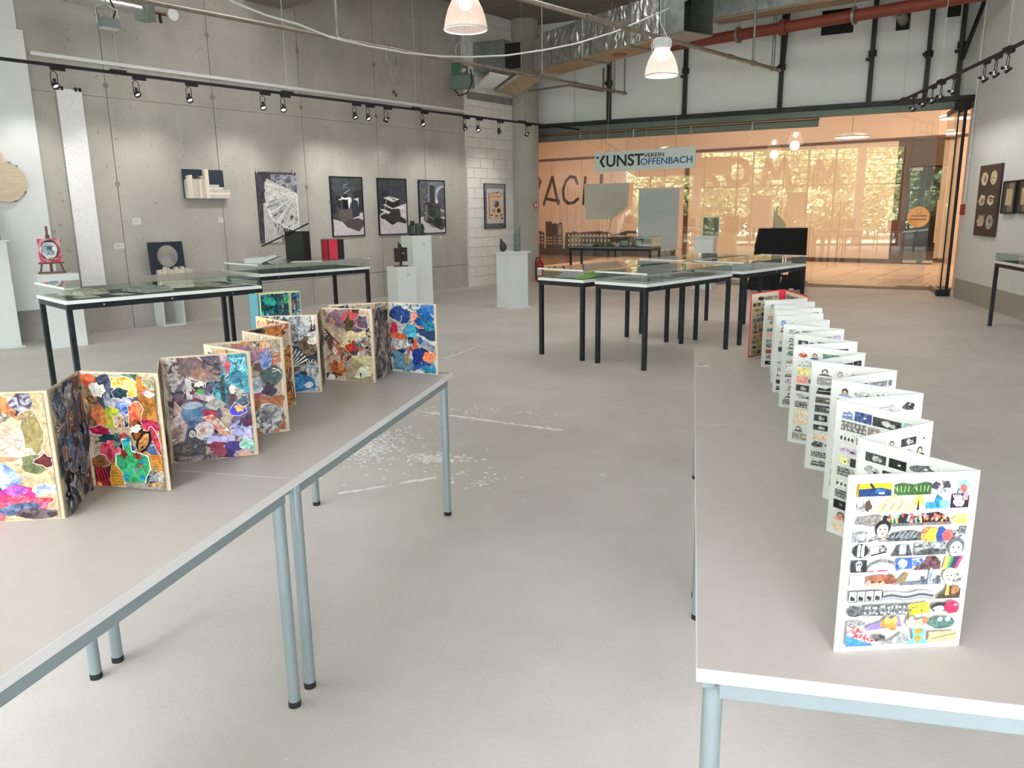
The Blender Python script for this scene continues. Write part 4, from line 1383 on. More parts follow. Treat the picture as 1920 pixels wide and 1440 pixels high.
def f_front(a):
    S = a
    S.rect(0, 1, 0, 1, (212, 210, 205), (212, 210, 205))
    n = 11
    def row(j):
        return 1 - (j + 1) / n + .008, 1 - j / n - .006
    y0, y1 = row(0)
    S.rect(.0, .31, y0, y1, (232, 196, 40), (206, 160, 30)); S.poly([(.02, y0), (.31, y0), (.31, y0 + .035), (.22, y0 + .05), (.02, y0 + .045)], (28, 62, 120), (20, 36, 76))
    S.line(.12, y1, .16, y0 + .04, .022, (40, 44, 40)); S.blob(.21, y0 + .03, .05, .014, (40, 96, 170), None, .2); S.line(.0, y0, .02, y1, .012, (214, 50, 40)); S.rect(.2, .25, y0 + .012, y0 + .022, (236, 226, 150))
    S.poly([(.33, y0), (.66, y0), (.66, y1 - .01), (.6, y1), (.5, y1 - .014), (.4, y1), (.33, y1 - .01)], (46, 74, 44), (66, 100, 54))
    for cx in (.41, .58):
        for i in range(4):
            S.line(cx - .045 + .03 * i, y0 + .02, cx - .055 + .036 * i, y1 - .022, .007, (150, 210, 110))
        S.line(cx - .05, y0 + .03, cx - .075, y0 + .05, .007, (150, 210, 110))
    S.blob(.74, y0 + .045, .075, .035, (92, 92, 104), (190, 190, 196), .35); S.blob(.69, y0 + .055, .035, .02, (60, 58, 70), None, .3); S.blob(.79, y0 + .055, .035, .022, (60, 58, 70), None, .3)
    S.rect(.83, .93, y0, y1, (186, 190, 196), (206, 208, 212)); S.blob(.94, y0 + .04, .055, .042, (150, 206, 214), (110, 170, 190), .2); S.blob(.945, y0 + .03, .03, .024, (222, 110, 96), (190, 80, 70), .2)
    S.line(.89, y0, .90, y0 + .03, .012, (50, 50, 60))
    y0, y1 = row(1)
    S.blob(.05, y0 + .04, .045, .045, (190, 188, 184), (120, 118, 116), .2); S.line(.035, y0 + .05, .02, y1 + .012, .018, (206, 204, 200)); S.line(.05, y0 + .05, .07, y1 + .012, .018, (206, 204, 200)); S.blob(.115, y0 + .035, .03, .035, (84, 62, 54), None, .25)
    S.poly([(.14, y0 - .006), (.33, y1 + .03), (.55, y0 + .01), (.5, y0 - .006)], (222, 186, 150), (206, 166, 130)); S.poly([(.2, y0 + .005), (.33, y1 + .012), (.46, y0 + .012)], (232, 206, 176), (214, 176, 140))
    for i in range(3):
        S.line(.24 + .07 * i, y0 + .01, .27 + .07 * i, y0 + .045, .009, (190, 100, 80))
    S.blob(.555, y0 + .055, .05, .035, (240, 208, 80), (250, 226, 110), .15); S.line(.555, y0 + .0, .555, y0 + .06, .022, (46, 40, 36), None, .008)
    S.rect(.62, .78, y0 + .005, y0 + .045, (70, 160, 196), (40, 110, 150)); S.blob(.73, y0 + .055, .035, .035, (56, 140, 180), (30, 84, 120), .25); S.blob(.79, y0 + .03, .04, .03, (120, 200, 220), None, .25)
    S.rect(.84, 1.0, y0 + .005, y1 + .014, (34, 22, 34), (60, 36, 50)); S.blob(.91, y0 + .04, .045, .032, (206, 190, 222), (176, 156, 200), .2); S.blob(.965, y0 + .07, .035, .024, (110, 60, 66), (206, 180, 190), .35)
    for t in range(4):
        S.line(.89 + .012 * t, y0 + .04, .855 + .02 * t, y0 + .085, .012, (206, 190, 222))
    y0, y1 = row(2)
    S.blob(.12, y0 + .04, .14, .04, (150, 146, 140), (96, 94, 90), .3)
    S.poly([(.24, y0), (.86, y0), (.84, y0 + .04), (.74, y1), (.64, y1 - .006), (.58, y1 - .03), (.44, y1 - .002), (.34, y1 - .025), (.26, y1 - .008)], (30, 28, 32), (50, 46, 50))
    for i in range(52):
        x = .27 + .56 * S.r.random()
        S.blob(x, y0 + .02 + .045 * S.r.random(), .012, .011, S.r.choice(((226, 90, 110), (240, 196, 90), (236, 130, 70), (90, 190, 170), (240, 226, 190), (206, 70, 60))), None, .3, 7)
    S.rect(.26, .86, y0, y0 + .018, (70, 96, 104), (150, 110, 96))
    S.poly([(.86, y0 + .03), (.90, y1 - .02), (1.0, y1 - .02), (1.0, y0 + .0), (.9, y0 + .005)], (246, 190, 70), (250, 214, 120)); S.line(.88, y0 + .03, 1.0, y0 + .045, .01, (252, 240, 200))
    y0, y1 = row(3)
    S.rect(.0, .12, y0, y1 - .01, (96, 98, 104), (180, 182, 186)); S.blob(.08, y0 + .035, .035, .026, (226, 224, 222), (176, 176, 176), .25)
    S.poly([(.13, y0), (.38, y0), (.34, y0 + .035), (.26, y0 + .05), (.18, y0 + .03)], (70, 68, 70), (206, 204, 200)); S.face(.255, y0 + .072, .062, (206, 196, 186), (34, 32, 34))
    S.poly([(.30, y0), (.60, y0), (.60, y0 + .05), (.52, y1 - .012), (.42, y1 - .016), (.34, y0 + .05)], (40, 42, 44), (110, 116, 118))
    for i in range(6):
        S.line(.34 + .04 * i, y0 + .02, .38 + .04 * i, y0 + .06, .008, (170, 176, 176), None, .003)
    S.blob(.68, y0 + .035, .085, .05, (206, 60, 70), (226, 170, 80), .12); S.blob(.70, y0 + .03, .05, .045, (240, 196, 70), (236, 180, 60), .12); S.blob(.78, y0 + .03, .05, .045, (52, 84, 160), (40, 60, 130), .12); S.blob(.84, y0 + .025, .05, .036, (214, 110, 104), (190, 70, 80), .15)
    S.blob(.96, y0 + .03, .09, .02, (60, 62, 70), (220, 220, 222), .35); S.rect(.94, 1.0, y0 + .03, y1, (150, 150, 152), (60, 60, 66))
    y0, y1 = row(4)
    S.blob(.075, y0 + .04, .075, .042, (36, 36, 44), (52, 52, 62), .04); S.line(.06, y0 + .005, .06, y0 + .065, .026, (226, 224, 220)); S.line(.095, y0 + .005, .095, y0 + .06, .026, (226, 224, 220)); S.blob(.06, y0 + .07, .014, .01, (226, 224, 220), None, .1); S.blob(.095, y0 + .068, .014, .01, (226, 224, 220), None, .1)
    S.rect(.16, .33, y0, y0 + .06, (206, 204, 200), (226, 224, 220)); S.blob(.27, y0 + .045, .04, .026, (40, 38, 40), (220, 214, 208), .2); S.line(.17, y0 + .01, .30, y0 + .03, .014, (40, 40, 42))
    S.poly([(.35, y0), (.54, y0), (.50, y1 - .008), (.40, y1 - .008)], (96, 100, 108), (52, 54, 60)); S.rect(.42, .48, y0 + .01, y1 - .008, (206, 210, 214), (150, 154, 160))
    S.rect(.55, .84, y0, y1 - .002, (176, 178, 178), (70, 74, 74)); S.poly([(.55, y0), (.84, y0), (.84, y0 + .03), (.7, y0 + .045), (.6, y0 + .03)], (40, 44, 44), (110, 114, 112))
    S.face(.925, y0 + .034, .07, (226, 220, 214), (96, 100, 108))
    y0, y1 = row(5)
    S.rect(.0, .14, y0, y1 - .002, (36, 38, 42), (60, 62, 68)); S.blob(.07, y0 + .048, .03, .026, (190, 190, 188), (150, 150, 150), .12); S.blob(.07, y0 + .02, .024, .018, (206, 204, 200), (60, 60, 62), .2); S.blob(.06, y0 + .05, .008, .006, (30, 30, 34), None); S.blob(.083, y0 + .05, .008, .006, (30, 30, 34), None)
    S.poly([(.15, y0)] + [(.29 + .15 * math.cos(t * .314), y0 + .075 * math.sin(t * .314)) for t in range(10, -1, -1)], (96, 98, 100), (150, 152, 154)); S.poly([(.15, y0)] + [(.28 + .125 * math.cos(t * .314), y0 + .058 * math.sin(t * .314)) for t in range(10, -1, -1)], (206, 210, 214), (176, 180, 184))
    S.line(.15, y0 + .002, .21, y0 + .004, .012, (230, 50, 80)); S.line(.24, y0 + .004, .33, y0 + .006, .012, (230, 50, 80))
    S.rect(.40, .55, y0 + .01, y1, (40, 70, 150), (70, 100, 190)); S.blob(.46, y0 + .045, .045, .03, (214, 226, 240), (120, 150, 210), .25); S.rect(.54, .66, y0 + .03, y1, (50, 84, 170), (206, 220, 240), .1)
    S.poly([(.56, y0), (.80, y0), (.80, y0 + .05), (.75, y1 + .006), (.68, y1 + .004), (.64, y0 + .05)], (120, 84, 84), (66, 46, 60)); S.blob(.73, y1 - .006, .02, .01, (40, 28, 30), None)
    for i, c in enumerate(((240, 226, 90), (150, 190, 80), (60, 130, 110), (56, 50, 62), (70, 56, 96), (226, 70, 110))):
        S.poly([(.82 + .022 * i, y0), (.845 + .022 * i, y0), (.875 + .026 * i, y1), (.84 + .026 * i, y1)], c)
    y0, y1 = row(6)
    S.rect(.0, .13, y0, y1 - .004, (226, 222, 216), (206, 200, 194))
    for i in range(12):
        S.line(S.r.uniform(.01, .12), S.r.uniform(y0, y1), S.r.uniform(.01, .12), S.r.uniform(y0, y1), .004, (190, 184, 178))
    S.blob(.24, y0 + .03, .10, .034, (216, 170, 146), (206, 150, 126), .12); S.blob(.26, y0 + .052, .115, .026, (140, 82, 62), (170, 110, 84), .25); S.blob(.35, y0 + .04, .05, .03, (150, 92, 70), (120, 70, 54), .25)
    for x in (.2, .27):
        S.blob(x, y0 + .028, .016, .006, (60, 50, 48), None)
    S.poly([(.38, y0), (.50, y0 + .03), (.52, y1 + .006), (.48, y1)], (120, 120, 80), (176, 110, 90))
    S.poly([(.44, y0), (.82, y0), (.82, y0 + .03), (.46, y0 + .018)], (120, 128, 140), (84, 90, 100)); S.line(.72, y0 + .005, .72, y1 + .026, .042, (206, 214, 222), (150, 160, 172), .02); S.line(.66, y0, .655, y0 + .052, .024, (70, 80, 96)); S.line(.785, y0, .80, y0 + .052, .024, (70, 80, 96)); S.line(.72, y0 + .01, .72, y0 + .07, .012, (110, 130, 170))
    S.face(.89, y0 + .045, .055, (226, 218, 206), (176, 172, 164)); S.blob(.96, y0 + .03, .05, .028, (84, 90, 84), (206, 206, 200), .35)
    y0, y1 = row(7)
    S.rect(.0, .30, y0 - .002, y1 - .008, (60, 60, 64))
    for i in range(4):
        S.rect(.005 + .074 * i, .07 + .074 * i, y0 + .002, y1 - .012, (240, 238, 234)); S.rect(.038 + .074 * i, .062 + .074 * i, y1 - .036, y1 - .020, (60, 60, 64)); S.rect(.041 + .074 * i, .059 + .074 * i, y1 - .033, y1 - .023, (240, 238, 234))
        S.blob(.025 + .074 * i, y0 + .024, .013, .013, (40, 40, 44), None, .3); S.blob(.045 + .074 * i, y0 + .020, .013, .012, (40, 40, 44), None, .3); S.line(.012 + .074 * i, y0 + .01, .06 + .074 * i, y0 + .008, .008, (40, 40, 44))
    up = [(.31 + .045 * i, y0 + .052 + .008 * math.sin(i * 1.05)) for i in range(11)]
    S.poly([(x, y - .044) for x, y in up] + up[::-1], (196, 198, 202), (226, 228, 230))
    for p, q in zip(up, up[1:]):
        S.line(p[0], p[1] - .026, q[0], q[1] - .026, .024, (84, 88, 96)); S.line(p[0], p[1], q[0], q[1], .008, (150, 152, 156)); S.line(p[0], p[1] - .044, q[0], q[1] - .044, .01, (130, 132, 138))
    S.poly([(.77, y0), (1.0, y0), (1.0, y0 + .06), (.9, y1), (.84, y0 + .04)], (96, 76, 60), (54, 44, 40)); S.line(.88, y0 + .02, .885, y1 + .014, .036, (240, 196, 120), (226, 160, 80), .02); S.blob(.95, y0 + .05, .04, .026, (190, 130, 80), (120, 84, 60), .3)
    y0, y1 = row(8)
    S.blob(.07, y0 + .03, .09, .04, (110, 114, 114), (60, 62, 64), .25); S.crowd(.14, .55, y0, y1 - .008, (72, 74, 76), (190, 190, 188), 2, 12)
    S.rect(.55, .73, y0, y1 - .006, (236, 220, 50), (222, 200, 40), .12)
    for i in range(6):
        S.blob(.57 + .028 * i, y0 + .02 + .018 * (i % 3), .02, .016, (66, 64, 44), (244, 230, 90), .3)
    S.blob(.83, y0 + .042, .075, .03, (56, 60, 64), (36, 38, 42), .2); S.blob(.82, y0 + .025, .05, .024, (170, 190, 200), (226, 224, 222), .25)
    S.blob(.94, y0 + .036, .075, .04, (226, 50, 92), (216, 40, 80), .1); S.blob(.97, y0 + .05, .02, .008, (246, 150, 170), None)
    y0, y1 = row(9)
    S.poly([(.17, y0 + .0), (.19, y0 + .03), (.46, y1 + .012), (.50, y0 + .02)], (130, 110, 176), (150, 130, 190)); S.blob(.39, y0 + .035, .075, .036, (236, 150, 76), (206, 110, 50), .3); S.blob(.36, y0 + .06, .03, .024, (240, 170, 96), None, .3); S.blob(.43, y0 + .06, .03, .024, (240, 170, 96), None, .3)
    S.blob(.06, y0 + .05, .10, .02, (110, 112, 112), (160, 160, 160), .3)
    S.blob(.62, y0 + .03, .09, .034, (240, 206, 186), (226, 150, 120), .3); S.face(.58, y0 + .06, .03, (240, 222, 206), (130, 110, 96)); S.blob(.71, y0 + .05, .03, .02, (226, 120, 80), None, .2)
    S.blob(.86, y0 + .032, .125, .036, (96, 130, 120), (60, 92, 84), .25); S.blob(.84, y0 + .052, .024, .014, (206, 214, 200), None, .1); S.blob(.91, y0 + .052, .024, .014, (206, 214, 200), None, .1)
    y0, y1 = row(10)
    S.poly([(.0, y0 - .005), (.26, y0 - .005), (.14, y0 + .05), (.0, y1 + .03)], (56, 126, 206), (80, 150, 220)); S.poly([(.0, y1 + .05), (.10, y1 + .036), (.26, y0 + .026), (.2, y0 + .012), (.0, y0 + .07)], (226, 50, 60), (236, 206, 206))
    S.blob(.30, y0 + .045, .07, .022, (60, 56, 58), (110, 106, 104), .3)
    S.poly([(.30, y0), (.62, y0), (.58, y0 + .04), (.50, y1 - .006), (.42, y0 + .03)], (126, 128, 128), (176, 178, 178))
    S.poly([(.54, y0 - .006), (.76, y0 - .006), (.70, y0 + .03), (.72, y1 + .006), (.66, y1 + .022), (.59, y1 + .008), (.61, y0 + .03)], (96, 196, 200), (120, 206, 206)); S.blob(.655, y1 - .004, .034, .020, (206, 150, 50), (150, 120, 60), .1); S.blob(.655, y0 + .026, .034, .020, (214, 160, 60), (150, 120, 60), .1)
    S.rect(.75, 1.0, y0, y1 - .012, (206, 190, 150), (176, 156, 116)); S.line(.78, y0 + .02, 1.0, y0 + .05, .008, (130, 110, 76))
    for i in range(30):
        S.line(.01 + .008 * i, .004, .013 + .008 * i, .012, .002, (120, 118, 116))

RP = [(.272, 1.337), (.496, 1.405), (.334, 1.575), (.51, 1.73), (.347, 1.899), (.562, 2.001), (.374, 2.133), (.568, 2.282), (.36, 2.389), (.539, 2.55), (.341, 2.67), (.556, 2.763), (.372, 2.915), (.565, 3.052), (.361, 3.159), (.554, 3.302), (.359, 3.415), (.560, 3.505), (.37, 3.61), (.585, 3.70), (.386, 3.799), (.59, 3.953), (.358, 3.978)]
b0 = RP[0]
rb = thing('accordion_book', 'white accordion book with rows of cut-out pictures and a red far cover', 'book', (b0[0], b0[1], .74))
pw = M['paper']
for i in range(len(RP) - 1):
    f = f_front if i == 0 else white_rows(.2 if i % 3 else .38)
    add_page(rb, RP[i], RP[i + 1], .332, .003, pw, f, 40 + i, pm='small', mx=.016, mz=.014, base=b0, name='front_page' if i == 0 else 'page')
add_page(rb, RP[-1], (.575, 4.10), .332, .003, pw, white_rows(.2), 90, pm='small', mx=.016, mz=.014, base=b0)
for p, q, sd in (((.312, 4.221), (.471, 4.431), 91), ((.506, 4.437), (.577, 4.108), 92)):
    o = add_page(rb, p, q, .342, .004, M['red'], None, sd, base=b0, name='red_cover')
    a_, b_ = page_frame(p, q)
    w = math.hypot(b_[0] - a_[0], b_[1] - a_[1])
    ep = MB().box(.007, w - .004, -.0014, 0, .006, .336).obj('endpaper', mat('cream_endpaper', (232, 214, 184), .8, var=.02), o)
    art = Art(w - .03, .31, sd)
    white_rows(.45, 11, (232, 214, 184))(art)
    art.obj('collage', M['small'], o, .016, -.002, .014)
MB().box(0, .036, 0, .004, 0, .342).obj('red_spine', M['red'], rb, (.471 - b0[0], 4.431 - b0[1], 0), math.atan2(.006, .035))

card = MB().box(-.033, .033, -.045, .045, 0, .002).obj('caption_card', M['paper'], None, (.075, 3.975, .74))
tag(card, 'small white caption card lying on the right table before the red cover', 'card')
for i in range(3):
    MB().box(-.024, .02 - .008 * i, .022 - .016 * i, .026 - .016 * i, .002, .0024).obj('caption_print', M['dark'], card)

# turquoise book on a plinth behind the left table
def plinth(loc, w, d, h, rz, label, plates=0.0, group='white plinths', name='plinth'):
    t = thing(name, label, 'plinth', (loc[0], loc[1], 0), rz, group)
    MB().box(-w / 2, w / 2, -d / 2, d / 2, .018 if plates else 0, h - (.02 if plates else 0)).obj('shaft', M['plinth'], t, bev=.002)
    if plates:
        e = plates
        MB().box(-w / 2 - e, w / 2 + e, -d / 2 - e, d / 2 + e, h - .02, h).obj('top_plate', M['plinth'], t, bev=.002)
        MB().box(-w / 2 - e, w / 2 + e, -d / 2 - e, d / 2 + e, 0, .018).obj('base_plate', M['plinth'], t, bev=.002)
    return t
plinth((-2.60, 4.44), .26, .30, .74, R(-12), 'white plinth hidden behind the colourful book, under the turquoise book')
tb0 = (-2.667, 4.30)
tb = thing('turquoise_book', 'turquoise spined book standing open behind the left table with dark blue green pages', 'book', (tb0[0], tb0[1], .74))
turq = mat('turquoise_cover', (60, 176, 160), .5, c2=(96, 84, 150), scale=4)
MB().box(0, .058, 0, .02, 0, .30).obj('spine', turq, tb, (0, .004, 0), 0)
def f_tq(a):
    for i in range(5):
        a.line(.1 + .17 * i, .95, .12 + .17 * i, .02, .07, (20, 60 + 14 * i, 76), (24, 92, 60), .05)
    a.blob(.3, .85, .24, .10, (30, 150, 170), (40, 170, 110), .3)
for p, q, sd, pl, ft in (((-2.605, 4.31), (-2.478, 4.46), 61, 'teal', f_tq), ((-2.478, 4.46), (-2.432, 4.515), 62, 'blue', None), ((-2.655, 4.345), (-2.53, 4.50), 63, 'teal', None), ((-2.60, 4.40), (-2.46, 4.54), 64, 'teal', None)):
    add_page(tb, p, q, .30, .003, mat('pale_green_board', (206, 216, 160), .7), collage(PAL[pl], 46, ft, bg=(24, 60, 80)), sd, mx=.008, mz=.006, base=tb0)

# ---------------------------------------------------------------- glass-topped display cases
def vitrine(loc, rz, W, Lg, zt, zg, label, group='glass display cases', lining='felt', base=.03, tray='litedge', strip='litedge'):
    """Origin on the floor below the middle; x across, y along. zt: top of the tray, zg: top of the glass."""
    t = thing('display_case', label, 'display case', (loc[0], loc[1], 0), rz, group)
    w, l = W / 2, Lg / 2
    for sx in (-1, 1):
        for sy in (-1, 1):
            MB().box(sx * w - .04 * (sx > 0), sx * w + .04 * (sx < 0), sy * l - .04 * (sy > 0), sy * l + .04 * (sy < 0), 0, zt - base).obj('leg', M['steel'], t, bev=.002)
    for s in (-1, 1):
        MB().box(s * w - .04 * (s > 0), s * w + .04 * (s < 0), -l + .04, l - .04, zt - base - .045, zt - base).obj('frame_rail', M['steel'], t, bev=.002)
        MB().box(-w + .04, w - .04, s * l - .04 * (s > 0), s * l + .04 * (s < 0), zt - base - .045, zt - base).obj('frame_rail', M['steel'], t, bev=.002)
    tr = MB().box(-w - .008, w + .008, -l - .008, l + .008, zt - base, zt - .002).obj('tray', M[tray], t, bev=.002)
    MB().box(-w + .03, w - .03, -l + .03, l - .03, zt - .002, zt).obj('lining', M[lining], tr)
    g = .004
    for s in (-1, 1):
        MB().box(s * w - g, s * w + g, -l, l, zt, zg).obj('glass_side', M['glass'], t)
        MB().box(-w + g, w - g, s * l - g, s * l + g, zt, zg).obj('glass_end', M['glass'], t)
    tp = MB().box(-w - .004, w + .004, -l - .004, l + .004, zg, zg + .006).obj('glass_top', M['glass'], t)
    for s in (-1, 1):
        MB().box(-w - .005, w + .005, s * l - .005 + s * .004, s * l + .005 + s * .004, zg - .008, zg + .007).obj('edge_strip', M[strip], tp)  # white strips put the window light onto the glass end edges
    for k in range(3):
        MB().cyl((w + .001, -l + Lg * (k + .5) / 3, zt - base - .02), (w + .004, -l + Lg * (k + .5) / 3, zt - base - .02), .008, 10).obj('screw_head', M['chrome'], t)
    return t
AX = -R(32)
vc = {}
def place_case(key, c, rz, *a, **k):
    vc[key] = (Vector((c[0], c[1], 0)), rz)
    return vitrine(c, rz, *a, **k)
place_case('front_left', (-.902, 8.614), AX, .61, 1.57, .832, .925, 'glass display case with green and striped sheets inside, nearest the extinguisher')
place_case('front_right', (-.247, 8.206), AX, .61, 1.57, .832, .925, 'glass display case nearest in the middle group, with a dark oval sheet inside', lining='felt2')
place_case('back_left', (.0625, 10.203), AX, .61, 1.57, .832, .925, 'glass display case at the back left of the middle group', lining='felt')
place_case('back_right', (.724, 9.81), AX, .61, 1.57, .832, .925, 'glass display case standing in front of the black draped stand', lining='felt2')

def case_from(nr, fr, W, side):
    """Centre and turn of a case from its near and far bottom tray corners on the right-hand side."""
    a, b = Vector(nr[:2]), Vector(fr[:2])
    d = (b - a).normalized()
    r_ = Vector((d.y, -d.x))
    c = (a + b) / 2 - r_ * (W / 2) * side
    return c, math.atan2(d.y, d.x) - math.pi / 2, (b - a).length
c, rz, lg = case_from((-4.79,5.121,0.85), (-3.908,6.535,0.85), .79, 1)
LV = (c, rz, lg)
place_case('left', c, rz, .78, lg - .02, .876, .975, 'long glass display case in front of the left white plinth, full of open books')
c, rz, lg = case_from((-4.672,7.743,0.85), (-3.884,9.023,0.85), .79, 1)
LV2 = (c, rz, lg)
place_case('left_back', c, rz, .78, lg - .02, .876, .975, 'glass display case with a white, a black and a red book object on top')
place_case('east', (4.02, 10.17), 0, .56, 1.6, .832, .925, 'glass display case against the right wall below the shell poster')
place_case('far', (-1.53, 15.94), R(90 - 16.5), .58, 1.74, .80, 1.0, 'glass display case farthest back, before the skyline on the shop front', tray='header', strip='glassedge')

def in_case(key, x, y, z=0.0):
    c, rz = vc[key]
    return (c.x + x * math.cos(rz) - y * math.sin(rz), c.y + x * math.sin(rz) + y * math.cos(rz), z)

def open_book(loc, rz, w, h, label, c1, c2, cover, seed, group='open books in the display cases', rise=.035):
    t = thing('open_book', label, 'book', loc, rz, group)
    MB().box(-w - .006, w + .006, -h / 2 - .006, h / 2 + .006, 0, .004).obj('cover', cover, t)
    r = random.Random(seed)
    for sx in (-1, 1):
        m = MB()
        n = 8
        top = [(sx * w * i / n, .006 + rise * (math.sin(math.pi * min(1, (i / n) * 1.05 + .02)) ** .7) * r.uniform(.85, 1.1)) for i in range(n + 1)]
        vs = [(x, y, z) for x, z in top for y in (-h / 2, h / 2)] + [(x, y, .004) for x, z in top for y in (-h / 2, h / 2)]
        o = 2 * (n + 1)
        fs = []
        for i in range(n):
            fs += [(2 * i, 2 * i + 2, 2 * i + 3, 2 * i + 1), (2 * i, o + 2 * i, o + 2 * i + 2, 2 * i + 2), (2 * i + 1, 2 * i + 3, o + 2 * i + 3, o + 2 * i + 1)]
        fs.append((2 * n, o + 2 * n, o + 2 * n + 1, 2 * n + 1))
        m.add(vs, fs, 0)
        m.obj('pages', mat('printed_page', c1, .7, c2=c2, scale=22, var=.2), t)
    return t

def sheet(loc, rz, w, h, label, artf=None, seed=1, curl=.0, m_=None, cat='sheet', name='paper_sheet', group=None):
    o = MB()
    n = 8
    vs, fs = [], []
    for i in range(n + 1):
        t = i / n
        z = .002 + curl * (t ** 2) * h
        for x in (-w / 2, w / 2):
            vs.append((x, -h / 2 + h * t, z))
    k = len(vs)
    vs += [(x, y, z - .0015) for x, y, z in vs]
    for i in range(n):
        a = 2 * i
        fs += [(a, a + 1, a + 3, a + 2), (k + a, k + a + 2, k + a + 3, k + a + 1), (a, a + 2, k + a + 2, k + a), (a + 1, k + a + 1, k + a + 3, a + 3)]
    fs += [(0, k, k + 1, 1), (2 * n, 2 * n + 1, k + 2 * n + 1, k + 2 * n)]
    o.add(vs, fs)
    ob = o.obj(name, m_ or M['paper'], None, loc, rz)
    tag(ob, label, cat, group)
    return ob

lt = .8765
open_book(in_case('left', -.05, -.56, lt), rz=LV[1] + .4, w=.17, h=.24, label='open brown-grey book at the near left end of the long display case', c1=(150, 136, 116), c2=(226, 222, 210), cover=M['brownwood'], seed=3, rise=.04)
open_book(in_case('left', .10, -.09, lt), LV[1] + .2, .2, .26, 'open magazine with grey pages in the middle of the long display case', (190, 188, 180), (120, 126, 130), M['dark'], 5)
open_book(in_case('left', -.12, .27, lt), LV[1] - .3, .2, .24, 'open book with tan and white pages behind the grey magazine', (206, 186, 160), (232, 228, 220), M['dark'], 6, rise=.03)
sheet(in_case('left', .22, -.62, .878), LV[1], .2, .16, 'white sheet lying by the near right corner of the long display case')
sheet(in_case('left', .2, -.34, .878), LV[1] + .2, .2, .12, 'white sheet between the brown book and the grey magazine')
for i, (x, y) in enumerate(((.05, .50), (-.15, .52), (.20, .62))):
    sheet(in_case('left', x, y, .878), LV[1] + .15 * i, .21, .28, ('tan printed leaflet near the far end of the long case', 'pale leaflet at the back far end of the long case', 'white leaflet at the far right corner of the long case')[i],
          m_=mat('leaflet_print', ((206, 186, 166), (214, 206, 196), (232, 230, 226))[i], .7, c2=(150, 140, 130), scale=14))

# sheets in the middle group
def stripe_mat():
    m, nt, b = new_mat('striped_print')
    tc = nt.nodes.new('ShaderNodeTexCoord')
    wv = nt.nodes.new('ShaderNodeTexWave')
    wv.inputs['Scale'].default_value = 14
    wv.inputs['Distortion'].default_value = 6
    wv.inputs['Detail Scale'].default_value = .6
    rp = nt.nodes.new('ShaderNodeValToRGB')
    rp.color_ramp.interpolation = 'CONSTANT'
    rp.color_ramp.elements[1].position = .5
    rp.color_ramp.elements[0].color = lin((36, 42, 48))
    rp.color_ramp.elements[1].color = lin((226, 230, 232))
    nt.links.new(tc.outputs['Object'], wv.inputs['Vector'])
    nt.links.new(wv.outputs['Fac'], rp.inputs['Fac'])
    nt.links.new(rp.outputs['Color'], b.inputs['Base Color'])
    return m
sheet(in_case('front_left', -.08, -.52, .832), AX + .3, .26, .30, 'black and white wavy striped sheet in the front left display case', m_=stripe_mat(), curl=.18)
sheet(in_case('front_left', .17, -.56, .832), AX - .1, .19, .26, 'bright green leaflet curling up in the front left display case', m_=mat('lime_print', (150, 206, 60), .5, c2=(96, 150, 50), scale=16), curl=.2)
sheet(in_case('front_left', .05, -.1, .832), AX + .1, .34, .30, 'dark green sheet behind the lime leaflet', m_=mat('dark_green_print', (52, 74, 60), .5, c2=(110, 130, 110), scale=12))
sheet(in_case('front_left', .0, .35, .832), AX, .36, .34, 'grey photo sheet in the far half of the front left case', m_=mat('grey_photo_print', (110, 112, 112), .5, c2=(60, 62, 66), scale=10))
def disc_sheet(loc, rx, ry, rz, label, m_):
    o = MB().slab([(rx * math.cos(t * .2618), ry * math.sin(t * .2618)) for t in range(24)], 0, .002).obj('oval_sheet', m_, None, loc, rz)
    return tag(o, label, 'sheet')
bp_ = mat('brown_oval_print', (110, 96, 90), .5, c2=(76, 66, 64), scale=9)
disc_sheet(in_case('front_right', .06, .42, .833), .2, .33, AX, 'brown-grey oval sheet at the far end of the front right case', bp_)
sheet(in_case('front_right', -.05, -.45, .833), AX, .42, .30, 'dark photo collage sheet at the near end of the front right case', m_=mat('dark_collage_print', (58, 50, 46), .4, c2=(150, 140, 126), scale=16))
sheet(in_case('front_right', .0, -.08, .833), AX + .2, .3, .22, 'grey sheet in the middle of the front right case', m_=mat('mid_grey_print', (126, 130, 134), .4, c2=(90, 94, 98), scale=9))
for i, y in enumerate((-.5, -.05, .4)):
    sheet(in_case('back_right', .0, y, .833), AX, .3, .24, ('pale sheet at the near end of the back right case', 'pale sheet in the middle of the back right case', 'pale sheet at the far end of the back right case')[i], m_=mat('pale_print', (214, 212, 208), .5, c2=(160, 158, 156), scale=12))
    sheet(in_case('back_left', .0, y, .833), AX, .3, .24, ('dark sheet at the near end of the back left case', 'dark sheet in the middle of the back left case', 'dark sheet at the far end of the back left case')[i], m_=mat('dark_print', (90, 86, 84), .5, c2=(150, 146, 140), scale=12))
open_book(in_case('east', -.02, .1, .8335), R(90), .16, .22, 'open pale book in the display case on the right wall', (226, 222, 214), (206, 200, 190), M['dark'], 9)
